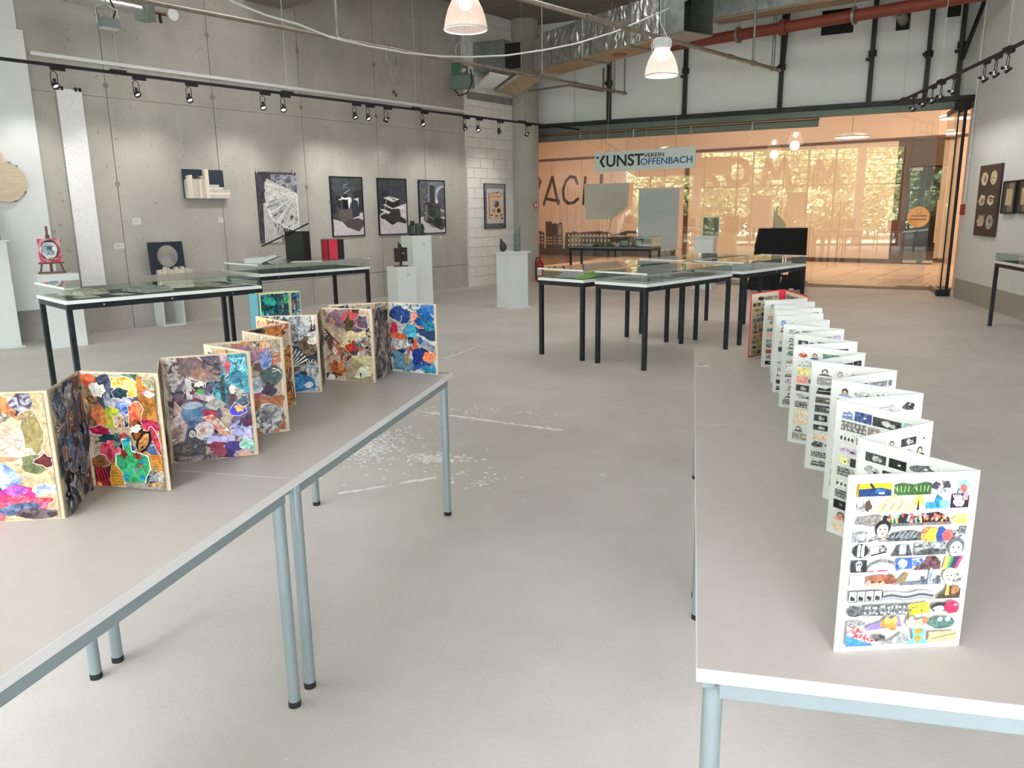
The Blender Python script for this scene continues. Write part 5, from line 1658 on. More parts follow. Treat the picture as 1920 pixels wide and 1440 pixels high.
# tents and frames in the farthest case (x across = away from viewer, y along)
fz = .8015
for i, (y, hgt) in enumerate(((.30, .05), (.10, .075))):
    m = MB()
    m.prism([(-.13, 0), (0, hgt), (.13, 0), (.125, 0), (0, hgt - .004), (-.125, 0)], -.12, .12)
    o = m.obj('folded_card', M['beigeboard'] if i else M['dark'], None, in_case('far', -.05, y * 1.45 - .13, fz), vc['far'][1] + R(90))
    tag(o, ('dark folded card standing like a tent in the farthest case', 'pale folded card standing like a tent in the farthest case')[i], 'card')
open_book(in_case('far', 0, .55, fz), vc['far'][1], .14, .2, 'open book at the left end of the farthest display case', (206, 204, 196), (150, 150, 146), M['dark'], 12)
def small_frame(loc, rz, w, h, label, inner, cat='frame', tilt=R(-12), fm='dark'):
    t = thing('standing_frame', label, cat, loc, rz)
    t.rotation_euler = (tilt, 0, rz)
    m = MB().box(-w / 2, w / 2, 0, .012, 0, .018).box(-w / 2, w / 2, 0, .012, h - .018, h).box(-w / 2, -w / 2 + .018, 0, .012, .018, h - .018).box(w / 2 - .018, w / 2, 0, .012, .018, h - .018)
    m.obj('frame', M[fm], t)
    MB().box(-w / 2 + .016, w / 2 - .016, .004, .008, .016, h - .016).obj('picture', inner, t)
    return t
glossy = mat('glossy_grey_picture', (120, 140, 128), .08, c2=(170, 186, 172), scale=8, coat=1)
small_frame(in_case('far', -.05, -.22, fz), R(-16), .20, .14, 'small glazed frame just right of the tents in the farthest case', glossy)
small_frame(in_case('far', .0, -.50, fz), R(-16), .20, .15, 'small glazed frame near the right end of the farthest case', glossy)

# ---------------------------------------------------------------- book objects on top of the back left case
tz = .9825
def book_block(loc, rz, label):
    t = thing('white_book', label, 'book', loc, rz)
    m = MB()
    m.prism([(-.17, 0), (.02, 0), (.02, .05), (-.17, .05)], -.11, .11)
    m.obj('pages', M['paper'], t)
    m = MB()
    m.prism([(-.17, .052), (.02, .052), (.20, .10), (.20, .104), (.02, .058), (-.17, .058)], -.115, .115)
    m.obj('raised_cover', M['plinth'], t)
    m = MB().prism([(.02, .0), (.20, .07), (.20, .094), (.02, .05)], -.105, .105)
    m.obj('lifted_pages', M['paper'], t)
    return t
zz = (-4.795,8.074,0.98)
book_block((zz[0], zz[1], tz), R(12), 'white book with its cover lifted at a slant on the back left case')
sheet((zz[0] + .45, zz[1] + .2, tz), R(20), .34, .28, 'white sheet lying beside the lifted white book')
zz = (-4.599,8.561,0.98)
t = thing('black_box_book', 'tall black box-shaped book with a black rod through it', 'book', (zz[0], zz[1], tz), R(-8))
MB().box(-.14, .09, -.05, .05, 0, .34).obj('slipcase', M['black'], t, bev=.003)
MB().box(.095, .145, -.085, .05, 0, .34).obj('front_flap', M['black'], t, (0, 0, 0), 0, .002)
MB().cyl((-.44, -.10, .165), (.22, -.06, .43), .009, 10).obj('rod', M['black'], t)
zz = (-4.283,8.769,0.98)
t = thing('red_book', 'red and black fold-out book standing upright on the back left case', 'book', (zz[0], zz[1], tz), R(0))
for a, b, mt, nm in (((-.14, .05), (-.10, -.0), 'black', 'black_panel'), ((-.10, .0), (.0, -.06), 'red', 'red_panel'), ((.0, -.06), (.015, -.058), 'black', 'black_fold'), ((.015, -.058), (.10, -.0), 'red', 'red_panel'), ((.10, .0), (.155, .05), 'black', 'black_panel')):
    ln = math.hypot(b[0] - a[0], b[1] - a[1])
    MB().box(0, ln, 0, .012, 0, .235).obj(nm, M[mt], t, (a[0], a[1], 0), math.atan2(b[1] - a[1], b[0] - a[0]))
MB().box(-.14, .155, .05, .062, 0, .235).obj('back_panel', M['black'], t)

# ---------------------------------------------------------------- plinths and sculptures
p1, p2, p3 = (-7.321,7.569), (-7.103,7.884), (-7.619,7.769)
PA = math.atan2(p2[1] - p1[1], p2[0] - p1[0])
ux, uy = math.cos(PA), math.sin(PA)
pc = (p1[0] + ux * .185 - uy * .185, p1[1] + uy * .185 + ux * .185)
plinth(pc, .37, .37, .872, PA, 'white plinth under the small easel, behind the long left display case')
q1 = (-7.818,7.662)
qc = (q1[0] - ux * .22 - uy * .16, q1[1] - uy * .22 + ux * .16)
plinth(qc, .38, .28, 1.27, PA, 'tall white plinth cut by the left edge, under a framed drawing', plates=.03)
r1 = (-4.395,11.254)
r2 = (-4.384,11.937)
RA = R(5)
def corner_plinth(c, w, h, rz, label):
    t_ = plinth((c[0] + (w / 2) * (math.cos(rz) - math.sin(rz)), c[1] + (w / 2) * (math.sin(rz) + math.cos(rz))), w, w, h, rz, label)
    MB().box(.0, .055, -w / 2 - .003, -w / 2, h - .15, h - .10).obj('caption_card', M['greyboard'], t_)
    return t_
PR = R(52)
corner_plinth(r1, .33, 0.706, PR, 'low white plinth under the rusty iron sculpture')
corner_plinth(r2, .36, 1.155, PR, 'tall white plinth under the black pot-like sculpture')
s1 = (-2.774,11.914)
plinth((s1[0] + .31 * math.cos(R(97)), s1[1] + .31 * math.sin(R(97))), .36, .36, .895, R(52), 'white plinth with wider top plate under the two dark figures', plates=.035)
b1 = (0.257,15.452)
plinth((b1[0], b1[1] + .2), .36, .36, .99, R(-14), 'white plinth by the glass front, half hidden behind the middle cases', plates=.03)
small_frame((b1[0] + .08, b1[1] + .16, .992), R(-10), .33, .38, 'upright glazed picture reflecting the trees, on the plinth by the glass front', mat('mirror_dark_picture', (120, 104, 92), .04, c2=(96, 110, 90), scale=6, coat=1.0), 'picture', R(-3), 'alu')

# easel with painting
ez = thing('table_easel', 'small brown easel standing on the left white plinth', 'easel', (pc[0] - .03, pc[1] - .04, .872), PA - .12)
MB().box(-.012, .012, .005, .03, .0, .55).obj('mast', M['brownwood'], ez)
MB().box(-.022, .022, -.012, .02, .40, .45).obj('clamp', M['brownwood'], ez)
for sx in (-1, 1):
    MB().cyl((sx * .12, -.02, .02), (sx * .085, .0, .16), .011, 8).obj('leg', M['brownwood'], ez)
MB().box(-.145, .145, -.04, .01, 0, .022).obj('foot_bar', M['brownwood'], ez)
MB().box(-.13, .13, -.045, .01, .115, .135).obj('ledge', M['brownwood'], ez)
MB().cyl((0, .03, .35), (0, .14, .012), .01, 8).obj('rear_leg', M['brownwood'], ez)
pt = MB().box(-.115, .115, 0, .016, 0, .27).obj('painting', M['paper'], None, (pc[0] - .03 + .034 * math.sin(PA - .12), pc[1] - .04 - .034 * math.cos(PA - .12), 1.008), PA - .12)
tag(pt, 'small red, white and pale blue abstract painting on the easel', 'painting')
a = Art(.23, .27, 5)
a.rect(0, 1, 0, 1, (206, 70, 100), (232, 170, 180))
a.blob(.52, .5, .44, .44, (60, 50, 50), (120, 100, 96), .08)
a.blob(.48, .52, .38, .37, (232, 214, 216), (240, 236, 234), .1)
a.blob(.45, .55, .30, .28, (176, 200, 210), (130, 160, 176), .2)
a.blob(.50, .60, .16, .10, (86, 104, 120), (60, 70, 84), .35)
a.line(.30, .68, .62, .60, .05, (70, 84, 100))
a.line(.55, .62, .62, .40, .04, (90, 96, 116))
a.blob(.42, .38, .12, .04, (110, 90, 110), (206, 200, 206), .3)
a.blob(.70, .58, .08, .10, (240, 238, 238), None, .2)
a.line(.15, .12, .85, .14, .05, (96, 76, 66), (230, 220, 214))
a.line(.12, .2, .2, .8, .03, (196, 40, 80))
a.line(.86, .2, .9, .7, .03, (196, 40, 80))
a.obj('paint_layer', M['artbig'], pt, -.115, -.001, 0)

fd = thing('framed_drawing', 'framed drawing of thin dark stick figures, cut by the left edge', 'picture', (qc[0] + .02, qc[1] - .02, 1.271), PA)
m = MB().box(-.30, .165, 0, .03, 0, .02).box(-.30, .165, 0, .03, .36, .38).box(-.30, -.28, 0, .03, .02, .36).box(.145, .165, 0, .03, .02, .36)
m.obj('frame', mat('grey_wood_frame', (136, 126, 120), .5), fd)
bd = MB().box(-.285, .15, .008, .02, .015, .365).obj('mount', M['paper'], fd)
a = Art(.42, .34, 3)
a.rect(0, 1, 0, 1, (222, 216, 226), (236, 234, 238))
for l in ((.55, .2, .95, .22), (.6, .3, .92, .34), (.74, .75, .80, .3), (.66, .7, .9, .3), (.55, .1, .95, .08), (.3, .2, .5, .8), (.2, .3, .5, .3)):
    a.line(*l, .022, (70, 56, 84), (150, 60, 70))
a.blob(.70, .76, .05, .04, (60, 60, 130), None, .2)
a.obj('drawing', M['art'], bd, -.28, .0075, .02)

# iron sculpture
ic = (r1[0] + .165 * (math.cos(PR) - math.sin(PR)), r1[1] + .165 * (math.sin(PR) + math.cos(PR)))
hz = 0.706
t = thing('iron_sculpture', 'rusty iron sculpture of plates around a post on the low plinth', 'sculpture', (ic[0], ic[1], hz), R(20))
MB().box(-.11, .11, -.09, .09, 0, .008).obj('base', M['iron'], t)
MB().box(-.02, .02, -.018, .018, .008, .34).obj('post', M['iron'], t)
MB().box(-.035, -.012, -.024, .02, .26, .37).obj('upper_bar', M['iron'], t)
MB().box(-.10, -.02, -.012, .012, .07, .28).obj('left_plate', M['iron'], t, (0, 0, 0), R(12))
MB().box(.012, .105, -.014, .01, .075, .29).obj('right_plate', M['iron'], t, (0, 0, 0), R(-14))
MB().cyl((.0, -.03, .10), (.03, -.03, .28), .009, 8).cyl((.03, -.03, .28), (.0, -.03, .32), .009, 8).obj('bent_rod', M['iron'], t)
MB().lathe([(.001, -.018), (.016, -.008), (.018, .0), (.012, .012), (.001, .017)], (.045, -.03, .20), 12).obj('nut', M['chrome'], t)

# black pot-like sculpture
hz2 = 1.155
kc = (r2[0] + .18 * (math.cos(PR) - math.sin(PR)), r2[1] + .18 * (math.sin(PR) + math.cos(PR)))
t = thing('black_sculpture', 'black bulky sculpture of fused drums on the tall plinth', 'sculpture', (kc[0], kc[1], hz2), R(10))
MB().lathe([(.001, 0), (.075, 0), (.082, .05), (.08, .14), (.06, .175), (.001, .18)], (-.045, 0, 0), 24).obj('drum', M['bronze'], t)
MB().lathe([(.001, 0), (.04, .0), (.036, .06), (.034, .072), (.001, .072)], (-.05, 0, .165), 20).obj('neck', M['bronze'], t)
m = MB().lathe([(.001, 0), (.085, 0), (.09, .06), (.085, .10), (.092, .15), (.07, .19), (.001, .195)], (.05, .01, 0), 14, smooth=False)
m.obj('faceted_drum', M['bronze'], t)
MB().box(.10, .15, -.03, .05, 0, .05).box(.105, .145, -.03, .05, .085, .13).obj('side_lugs', M['bronze'], t, bev=.008)
MB().box(-.004, .008, -.088, -.08, .0, .165).obj('bright_edge', M['chrome'], t)

# two dark figures on the plinth with plates
sc = (s1[0] + .31 * math.cos(R(97)), s1[1] + .31 * math.sin(R(97)))
def sweep(rings, n=16):
    m = MB()
    vs, fs = [], []
    for cx, cy, z, rx, ry in rings:
        for i in range(n):
            a_ = 2 * math.pi * i / n
            vs.append((cx + rx * math.cos(a_), cy + ry * math.sin(a_), z))
    for k in range(len(rings) - 1):
        for i in range(n):
            fs.append((k * n + i, k * n + (i + 1) % n, (k + 1) * n + (i + 1) % n, (k + 1) * n + i))
    fs += [tuple(range(n - 1, -1, -1)), tuple(range((len(rings) - 1) * n, len(rings) * n))]
    return m.add(vs, fs, 0, True)
o = sweep([(-.005, 0, 0, .035, .03), (-.005, 0, .022, .038, .03), (.0, 0, .03, .055, .04), (.0, 0, .08, .058, .045), (-.008, 0, .12, .048, .04), (-.022, 0, .155, .03, .028), (-.034, 0, .18, .016, .018), (-.038, 0, .20, .012, .014), (-.038, 0, .208, .004, .005)]).obj('bird_figure', M['bronze'], None, (sc[0] - .13, sc[1] - .05, .895), R(0))
tag(o, 'small dark bird-like figure on the left of the plated plinth', 'sculpture')
o = sweep([(0, 0, 0, .055, .045), (0, 0, .05, .056, .045), (.0, 0, .15, .055, .043), (-.005, 0, .25, .052, .042), (.005, 0, .31, .044, .036), (.028, 0, .355, .026, .024), (.048, 0, .385, .012, .012), (.055, 0, .40, .004, .004)]).obj('hooded_figure', M['green_patina'], None, (sc[0] + .085, sc[1] + .02, .895), R(0))
tag(o, 'tall grey-green hooded figure on the right of the plated plinth', 'sculpture')

# hollow white stool leaning relief
h1, h2 = (-4.467,0.021), (-4.149,0.013)
hw = h2[0] - h1[0]
ho = thing('hollow_plinth', 'open white box plinth standing by the concrete wall under the leaning relief', 'plinth', WALL.p(h1[0], 0, .27), WALL.a)
MB().box(0, .018, 0, .25, .0, .56).obj('side_board', M['plinth'], ho, bev=.002)
MB().box(hw - .018, hw, 0, .25, .0, .56).obj('side_board', M['plinth'], ho, bev=.002)
MB().box(.018, hw - .018, 0, .25, .0, .018).obj('bottom_board', M['plinth'], ho)
MB().box(.018, hw - .018, 0, .25, .542, .56).obj('top_board', M['plinth'], ho)

# ---------------------------------------------------------------- works on the concrete wall
def wthing(name, label, cat, fr, s, z, out=0.0, group=None):
    return thing(name, label, cat, fr.p(s, z, out), fr.a, group)

a0, a1, a2, a3 = (-5.39,3.1), (-5.084,3.114), (-5.061,0.631), (-5.384,0.629)
sw = a1[0] - a0[0]
st = wthing('paper_strip', 'long white paper strip with fine pencil marks clipped to the concrete wall', 'drawing', WALL, a0[0], 0, .02)
m, nt, b = new_mat('pencil_marked_paper')
tc = nt.nodes.new('ShaderNodeTexCoord')
mp = nt.nodes.new('ShaderNodeMapping')
mp.inputs['Rotation'].default_value = (0, .5, 0)
mp.inputs['Scale'].default_value = (95, 95, 42)
nz = nt.nodes.new('ShaderNodeTexNoise')
nz.inputs['Scale'].default_value = 1.0
nz.inputs['Detail'].default_value = 1.0
rp = nt.nodes.new('ShaderNodeValToRGB')
rp.color_ramp.elements[0].position, rp.color_ramp.elements[1].position = .60, .74
rp.color_ramp.elements[0].color = lin((238, 238, 242))
rp.color_ramp.elements[1].color = lin((196, 188, 190))
nt.links.new(tc.outputs['Object'], mp.inputs['Vector'])
nt.links.new(mp.outputs[0], nz.inputs['Vector'])
nt.links.new(nz.outputs['Fac'], rp.inputs['Fac'])
nt.links.new(rp.outputs['Color'], b.inputs['Base Color'])
b.inputs['Roughness'].default_value = .8
MB().box(0, sw, -.0015, 0, a2[1], a0[1]).obj('paper', m, st)
for x in (.02, .07, sw - .07, sw - .02):
    MB().box(x - .014, x + .014, -.012, .008, a0[1] - .02, a0[1] + .025).obj('clip', M['black'], st)
MB().cyl((.05, .0, a0[1]), (.05, .0, 3.45), .0012, 5).cyl((sw - .05, .0, a0[1]), (sw - .05, .0, 3.45), .0012, 5).obj('hanging_wire', M['alu'], st)

def wcard(fr, p, w, h, label):
    o = MB().box(-w / 2, w / 2, -.004, 0, -h / 2, h / 2).obj('caption_card', M['paper'], None, fr.p(p[0], p[1]), fr.a)
    tag(o, label, 'card')
    for i in range(3):
        MB().box(-w * .36, w * (.3 - .12 * i), -.0046, -.004, h * (.2 - .2 * i) - .004, h * (.2 - .2 * i) + .004).obj('caption_print', M['dado'], o)
wcard(WALL, (-4.562,1.455), .115, .085, 'white caption card on the concrete wall above the relief with the round hole')
wcard(WALL, (-3.287,1.452), .09, .065, 'white caption card right of and below the hanging book relief')
wcard(WALL, (-4.835,1.133), .14, .075, 'white caption card between the paper strip and the leaning relief')
wcard(WALL, (1.46,1.042), .06, .05, 'white caption card below the rightmost black framed print')
wcard(EAST, (-3.21,0.99), .05, .035, 'tiny caption card below the dark shell poster')
wcard(EAST, (-2.348,1.332), .05, .035, 'tiny caption card below the small dark frame on the right wall')

# hanging relief of book spines on a black board
def px(fr, tl, br):
    return tl[0], br[0], br[1], tl[1]
BK = [mat('book_edge_cream', (222, 210, 194), .7, var=.05), mat('book_edge_grey', (196, 192, 184), .7, var=.05), mat('book_edge_tan', (196, 176, 154), .7, var=.06)]
def hole_board(name, w, h, holes, parent, thick=.012):
    """Board with round holes cut right through it."""
    bm = bmesh.new()
    outer = [bm.verts.new((x, 0, z)) for x, z in ((0, 0), (w, 0), (w, h), (0, h))]
    es = [bm.edges.new((outer[i], outer[(i + 1) % 4])) for i in range(4)]
    for cx, cz, rr in holes:
        c_ = [bm.verts.new((cx + rr * math.cos(t * .2618), 0, cz + rr * math.sin(t * .2618))) for t in range(24)]
        es += [bm.edges.new((c_[i], c_[(i + 1) % 24])) for i in range(24)]
    bmesh.ops.triangle_fill(bm, edges=es, use_beauty=True)
    ret = bmesh.ops.extrude_face_region(bm, geom=bm.faces[:])
    for v in ret['geom']:
        if isinstance(v, bmesh.types.BMVert):
            v.co.y -= thick
    bmesh.ops.recalc_face_normals(bm, faces=bm.faces[:])
    me = D.meshes.new(name)
    bm.to_mesh(me)
    bm.free()
    me.materials.append(mat('blue_black_board', (30, 42, 54), .6, var=.1))
    return link(name, me, parent)
r0, r1_ = (-3.847,2.173), (-3.207,1.916)
rz0 = (-3.869,1.765)[1]
rl = wthing('book_relief', 'hanging relief of upright and stacked book edges on a blue-black board', 'relief', WALL, r0[0], rz0, .03)
bw_, bh_ = r1_[0] - r0[0], r0[1] - rz0
k1, k2 = (-3.7,2.058), (-3.61,2.06)
hole_board('board', bw_, bh_, [(k1[0] - r0[0], k1[1] - rz0, .036), (k2[0] - r0[0], k2[1] - rz0, .036)], rl)
r = random.Random(4)
x = .01
xe = (-3.546,1.766)[0] - r0[0]
n = 0
while x < xe - .005:
    w = r.uniform(.025, .045)
    hh = .265 if n not in (1, 2, 7, 10, 11) else .32
    MB().box(x, min(xe, x + w) - .003, -.08, -.013, 0, hh + r.uniform(-.006, .006)).obj('book_edge', r.choice(BK), rl)
    x += w
    n += 1
MB().box(xe, xe + .06, -.085, -.013, 0, .41).obj('book_edge', BK[0], rl)
xr = (-3.156,1.768)[0] - r0[0]
for i, (z0, z1, e) in enumerate(((0, .045, 0), (.048, .09, 0), (.093, .128, -.0), (.131, .16, -.10), (.163, .195, -.17))):
    MB().box(xe + .063, xr + e, -.08, -.013, z0, z1).obj('book_edge', BK[(i + 1) % 2], rl)
for sx in (.04, bw_ - .04):
    MB().cyl((sx, .0, bh_), (sx, .0, 3.45 - rz0), .0012, 5).obj('hanging_wire', M['alu'], rl)

# leaning relief with the big round hole
e0, e1, e2 = (-4.535,1.186), (-4.027,1.176), (-4.501,0.706)
lw = e1[0] - e0[0]
lr = thing('book_relief', 'leaning blue-black relief with one big round hole over a row of book edges', 'relief', WALL.p(e0[0] + .04, .561, .12), WALL.a)
zt_ = e0[1] - .561 - .02
bo = hole_board('board', lw, zt_, [(lw * .53, zt_ - .20, .155)], lr)
bo.rotation_euler = (R(-4), 0, 0)
r = random.Random(9)
x = .06
n = 0
while x < lw + .06:
    w = r.uniform(.022, .05)
    MB().box(x, x + w - .003, -.085, -.016, 0, zt_ * .37 + (.03 if n in (3, 4, 7, 9) else 0) + r.uniform(-.008, .008)).obj('book_edge', r.choice(BK[:2]), lr)
    x += w
    n += 1

# fan of books print
f0, f1 = (-2.639,2.174), (-1.893,1.084)
fw_, fh_ = f1[0] - f0[0], f0[1] - f1[1]
fp = wthing('book_fan_print', 'large unframed grey print of a fan of book pages hanging on the concrete wall', 'print', WALL, f0[0], f1[1], .012)
MB().box(0, fw_, -.012, 0, 0, fh_).obj('board', M['black'], fp)
a = Art(fw_, fh_, 2)
a.rect(0, 1, 0, 1, (60, 56, 62), (84, 82, 90))
a.rect(.35, 1, .62, .97, (76, 72, 84), (176, 176, 184))
for i in range(60):
    x0, y0 = .4 + a.r.random() * .6, .66 + a.r.random() * .26
    a.line(x0, y0, x0 + a.r.gauss(0, .06), y0 + a.r.gauss(0, .03), .012, a.r.choice(((206, 206, 210), (54, 50, 60), (150, 150, 160))), None, .004)
a.poly([(.10, .0), (.12, .55), (.24, .60), (.62, .0)], (214, 214, 208), (186, 186, 182))
for i in range(7):
    a.line(.14 + .055 * i, .0, .14 + .03 * i, .55 - .01 * i, .014, (150, 150, 148), None, .008)
a.poly([(.52, .0), (.30, .36), (.60, .16), (.95, .02), (.95, 0)], (110, 110, 112), (150, 150, 150))
for i in range(46):
    x0, y0 = .36 + a.r.random() * .36, .02 + a.r.random() * .22
    a.line(x0, y0, x0 + .01, y0 + .05, .012, (226, 226, 224), None, .008)
for ang, ln, wd in ((2.80, .80, .05), (2.88, .82, .06), (2.97, .82, .06), (3.06, .80, .05), (3.17, .82, .08), (3.30, .82, .09)):
    a.line(.99, .70, .99 + ln * math.cos(ang), .70 + ln * math.sin(ang) * fw_ / fh_, .02, (226, 226, 220), (190, 188, 184), .02 + wd)
for ang, ln, wd in ((3.52, .84, .20), (3.80, .86, .20), (4.10, .80, .20), (4.36, .78, .16), (4.60, .80, .14)):
    ex, ey = .99 + ln * math.cos(ang), .69 + ln * math.sin(ang) * fw_ / fh_
    a.line(.99, .69, ex, ey, .02, (232, 234, 230), (212, 214, 210), wd + .05)
    a.line(.95, .66, ex + .05 * math.cos(ang + 3.14), ey + .03, .01, (176, 176, 174), (206, 206, 204), wd)
    mx_, my_ = (.99 + ex * 2) / 3, (.69 + ey * 2) / 3
    a.blob(mx_, my_, .05, .03, (72, 72, 74), (190, 190, 190), .3, rot=ang)
    a.line(mx_ - .02, my_, ex, ey + .02, .02, (84, 84, 86), (214, 214, 212), .05)
    for k in range(4):
        t_ = .35 + .14 * k
        a.line(.99 + (ex - .99) * t_ - .02, .69 + (ey - .69) * t_, .99 + (ex - .99) * t_ + .02, .69 + (ey - .69) * t_ + .02, .012, (110, 110, 112))
a.rect(.72, .86, .02, .09, (226, 226, 222), (120, 120, 120))
a.obj('print', M['artbig'], fp, .0, -.0125, 0)
for sx in (.02, fw_ - .05):
    MB().box(sx - .01, sx + .01, -.016, .004, fh_ - .02, fh_ + .06).obj('clip', M['alu'], fp)

def framed(fr, name, label, tl, br, artf, seed, out=.03, frame_m='black', fw=.018, mount=None, material='artbig', cat='picture', group=None):
    w, h = br[0] - tl[0], tl[1] - br[1]
    t = wthing(name, label, cat, fr, tl[0], br[1], 0, group)
    m = MB().box(0, w, -out, 0, 0, fw).box(0, w, -out, 0, h - fw, h).box(0, fw, -out, 0, fw, h - fw).box(w - fw, w, -out, 0, fw, h - fw)
    m.obj('frame', M[frame_m], t)
    MB().box(fw * .6, w - fw * .6, -out + .012, -.002, fw * .6, h - fw * .6).obj('backing', M[mount or 'paper'], t)
    a = Art(w - 2 * fw, h - 2 * fw, seed)
    artf(a)
    a.obj('print', M[material], t, fw, -out + .011, fw)
    return t
def fr1(a):
    a.rect(0, 1, 0, 1, (66, 70, 74), (76, 80, 84))
    a.rect(0, 1, .85, 1, (72, 76, 80), (60, 64, 68))
    a.poly([(0, .82), (.13, .72), (.14, .38), (0, .36)], (54, 60, 68), (44, 50, 58))
    a.poly([(1, .82), (.70, .76), (.72, .36), (1, .44)], (58, 56, 60), (46, 46, 52))
    a.poly([(0, .29), (.30, .24), (.62, .34), (1, .40), (1, 0), (0, 0)], (206, 202, 206), (194, 190, 194))
    a.poly([(.14, .70), (.28, .68), (.28, .48), (.16, .50)], (44, 44, 48))
    a.poly([(.22, .44), (.40, .47), (.64, .47), (.66, .30), (.62, .18), (.30, .24), (.20, .32)], (104, 94, 92), (92, 84, 84))
    a.poly([(.64, .47), (.66, .58), (.84, .62), (.90, .50), (.88, .34), (.66, .30)], (58, 64, 74), (48, 54, 64))
    a.poly([(.30, .24), (.46, .14), (.84, .06), (1, .16), (1, .26), (.84, .30), (.60, .28)], (92, 82, 84), (80, 74, 78))
    a.rect(.34, .52, .46, .66, (22, 24, 26), (34, 36, 40))
    a.blob(.44, .69, .08, .02, (26, 28, 30), None, .2)
    a.poly([(.30, .67), (.44, .65), (.60, .67), (.60, .64), (.46, .62), (.31, .63)], (226, 226, 224))
    a.rect(.52, .64, .58, .65, (232, 232, 228), (206, 206, 204))
    a.poly([(.52, .58), (.62, .60), (.58, .52), (.55, .46), (.53, .50)], (226, 226, 224))
    a.line(.22, .62, .34, .63, .03, (220, 220, 220))
    a.poly([(.70, .63), (.88, .66), (.86, .50), (.84, .60)], (206, 208, 210))
    a.line(.40, .86, .55, .90, .018, (190, 192, 194), None, .006)
    a.line(.42, .73, .60, .80, .02, (200, 202, 204), None, .008)
    a.line(.38, .82, .48, .84, .012, (150, 152, 154))
    for i in range(5):
        a.blob(.30 + .07 * i, .40 - .03 * (i % 2), .012, .008, (140, 130, 128), None, .2)
def fr2(a):
    a.rect(0, 1, 0, 1, (58, 62, 68), (70, 74, 80))
    a.rect(.12, .36, .55, .80, (42, 44, 50), (56, 58, 64))
    a.poly([(0, .36), (.2, .42), (.75, .52), (1, .56), (1, 0), (0, 0)], (176, 172, 178), (206, 202, 206))
    a.poly([(0, .14), (.4, .20), (1, .26), (1, 0), (0, 0)], (206, 202, 206), (196, 192, 196))
    a.poly([(.12, .30), (.30, .22), (.46, .16), (.66, .22), (.95, .18), (1, .24), (.78, .32), (.74, .46), (.30, .46)], (48, 48, 52), (60, 60, 64))
    a.blob(.16, .32, .10, .05, (56, 58, 62), None, .2)
    a.poly([(.20, .64), (.40, .58), (.72, .56), (.74, .50), (.38, .48), (.26, .52)], (40, 42, 46), (54, 56, 60))
    a.poly([(.16, .66), (.38, .69), (.76, .64), (.52, .585)], (226, 226, 226), (212, 212, 214))
    a.poly([(.38, .58), (.53, .585), (.76, .635), (.76, .55), (.52, .48), (.38, .50)], (30, 32, 34), (44, 46, 50))
    a.poly([(.14, .54), (.36, .48), (.48, .455), (.50, .47), (.38, .50), (.22, .55)], (228, 228, 228))
    a.poly([(.60, .49), (.78, .515), (.96, .48), (.80, .445)], (226, 226, 228), (214, 214, 216))
    a.poly([(.02, .46), (.18, .455), (.42, .40), (.30, .365)], (222, 222, 224), (206, 206, 208))
    a.line(.30, .66, .20, .46, .016, (206, 206, 206))
    a.line(.40, .68, .62, .61, .02, (90, 90, 94))
    a.blob(.55, .63, .05, .012, (70, 70, 74), None, .2)
def fr3(a):
    a.rect(0, 1, 0, 1, (92, 94, 100), (120, 122, 128))
    a.rect(0, .35, .3, 1, (76, 78, 86), (104, 106, 112))
    a.blob(.95, .66, .36, .26, (150, 152, 160), (176, 178, 184), .03, 24)
    a.blob(1.0, .66, .30, .22, (92, 96, 108), (76, 80, 92), .03, 24)
    a.poly([(0, .30), (.3, .34), (1, .30), (1, 0), (0, 0)], (198, 196, 202), (184, 182, 188))
    a.poly([(.66, .30), (1, .26), (1, .10), (.84, .04), (.62, .10)], (66, 68, 74), (84, 86, 92))
    a.poly([(.18, .56), (.36, .60), (.82, .56), (.84, .20), (.70, .10), (.52, .10), (.24, .20), (.14, .24)], (44, 48, 50), (62, 68, 70))
    a.poly([(.34, .92), (.62, .92), (.62, .58), (.36, .58)], (52, 54, 56), (66, 68, 70))
    for i in range(15):
        a.rect(.34, .40, .60 + .021 * i, .608 + .021 * i, (196, 198, 198))
        a.rect(.16 + .004 * i, .30, .24 + .021 * i, .25 + .021 * i, (120, 124, 122), (176, 178, 176))
    a.line(.16, .40, .52, .26, .02, (140, 142, 142))
    a.line(.50, .56, .70, .52, .02, (150, 90, 84))
    a.rect(.60, .80, .28, .48, (58, 70, 68), (72, 84, 80))
    a.blob(.72, .20, .18, .10, (50, 54, 58), (40, 44, 48), .15)
    a.poly([(.62, .62), (.70, .66), (.74, .60), (.68, .56)], (206, 208, 208))
    a.line(.26, .20, .60, .11, .012, (206, 206, 208))
framed(WALL, 'framed_print', 'black framed grey print of a dark boxy object with white glints, leftmost of three', (-1.214,2.144), (-0.502,1.13), fr1, 3)
framed(WALL, 'framed_print', 'black framed grey print of stacked white-topped boxes casting a shadow, middle of three', (-0.155,2.139), (0.562,1.126), fr2, 4)
framed(WALL, 'framed_print', 'black framed grey print of a tower of piled books, rightmost of three', (0.879,2.13), (1.602,1.116), fr3, 5)
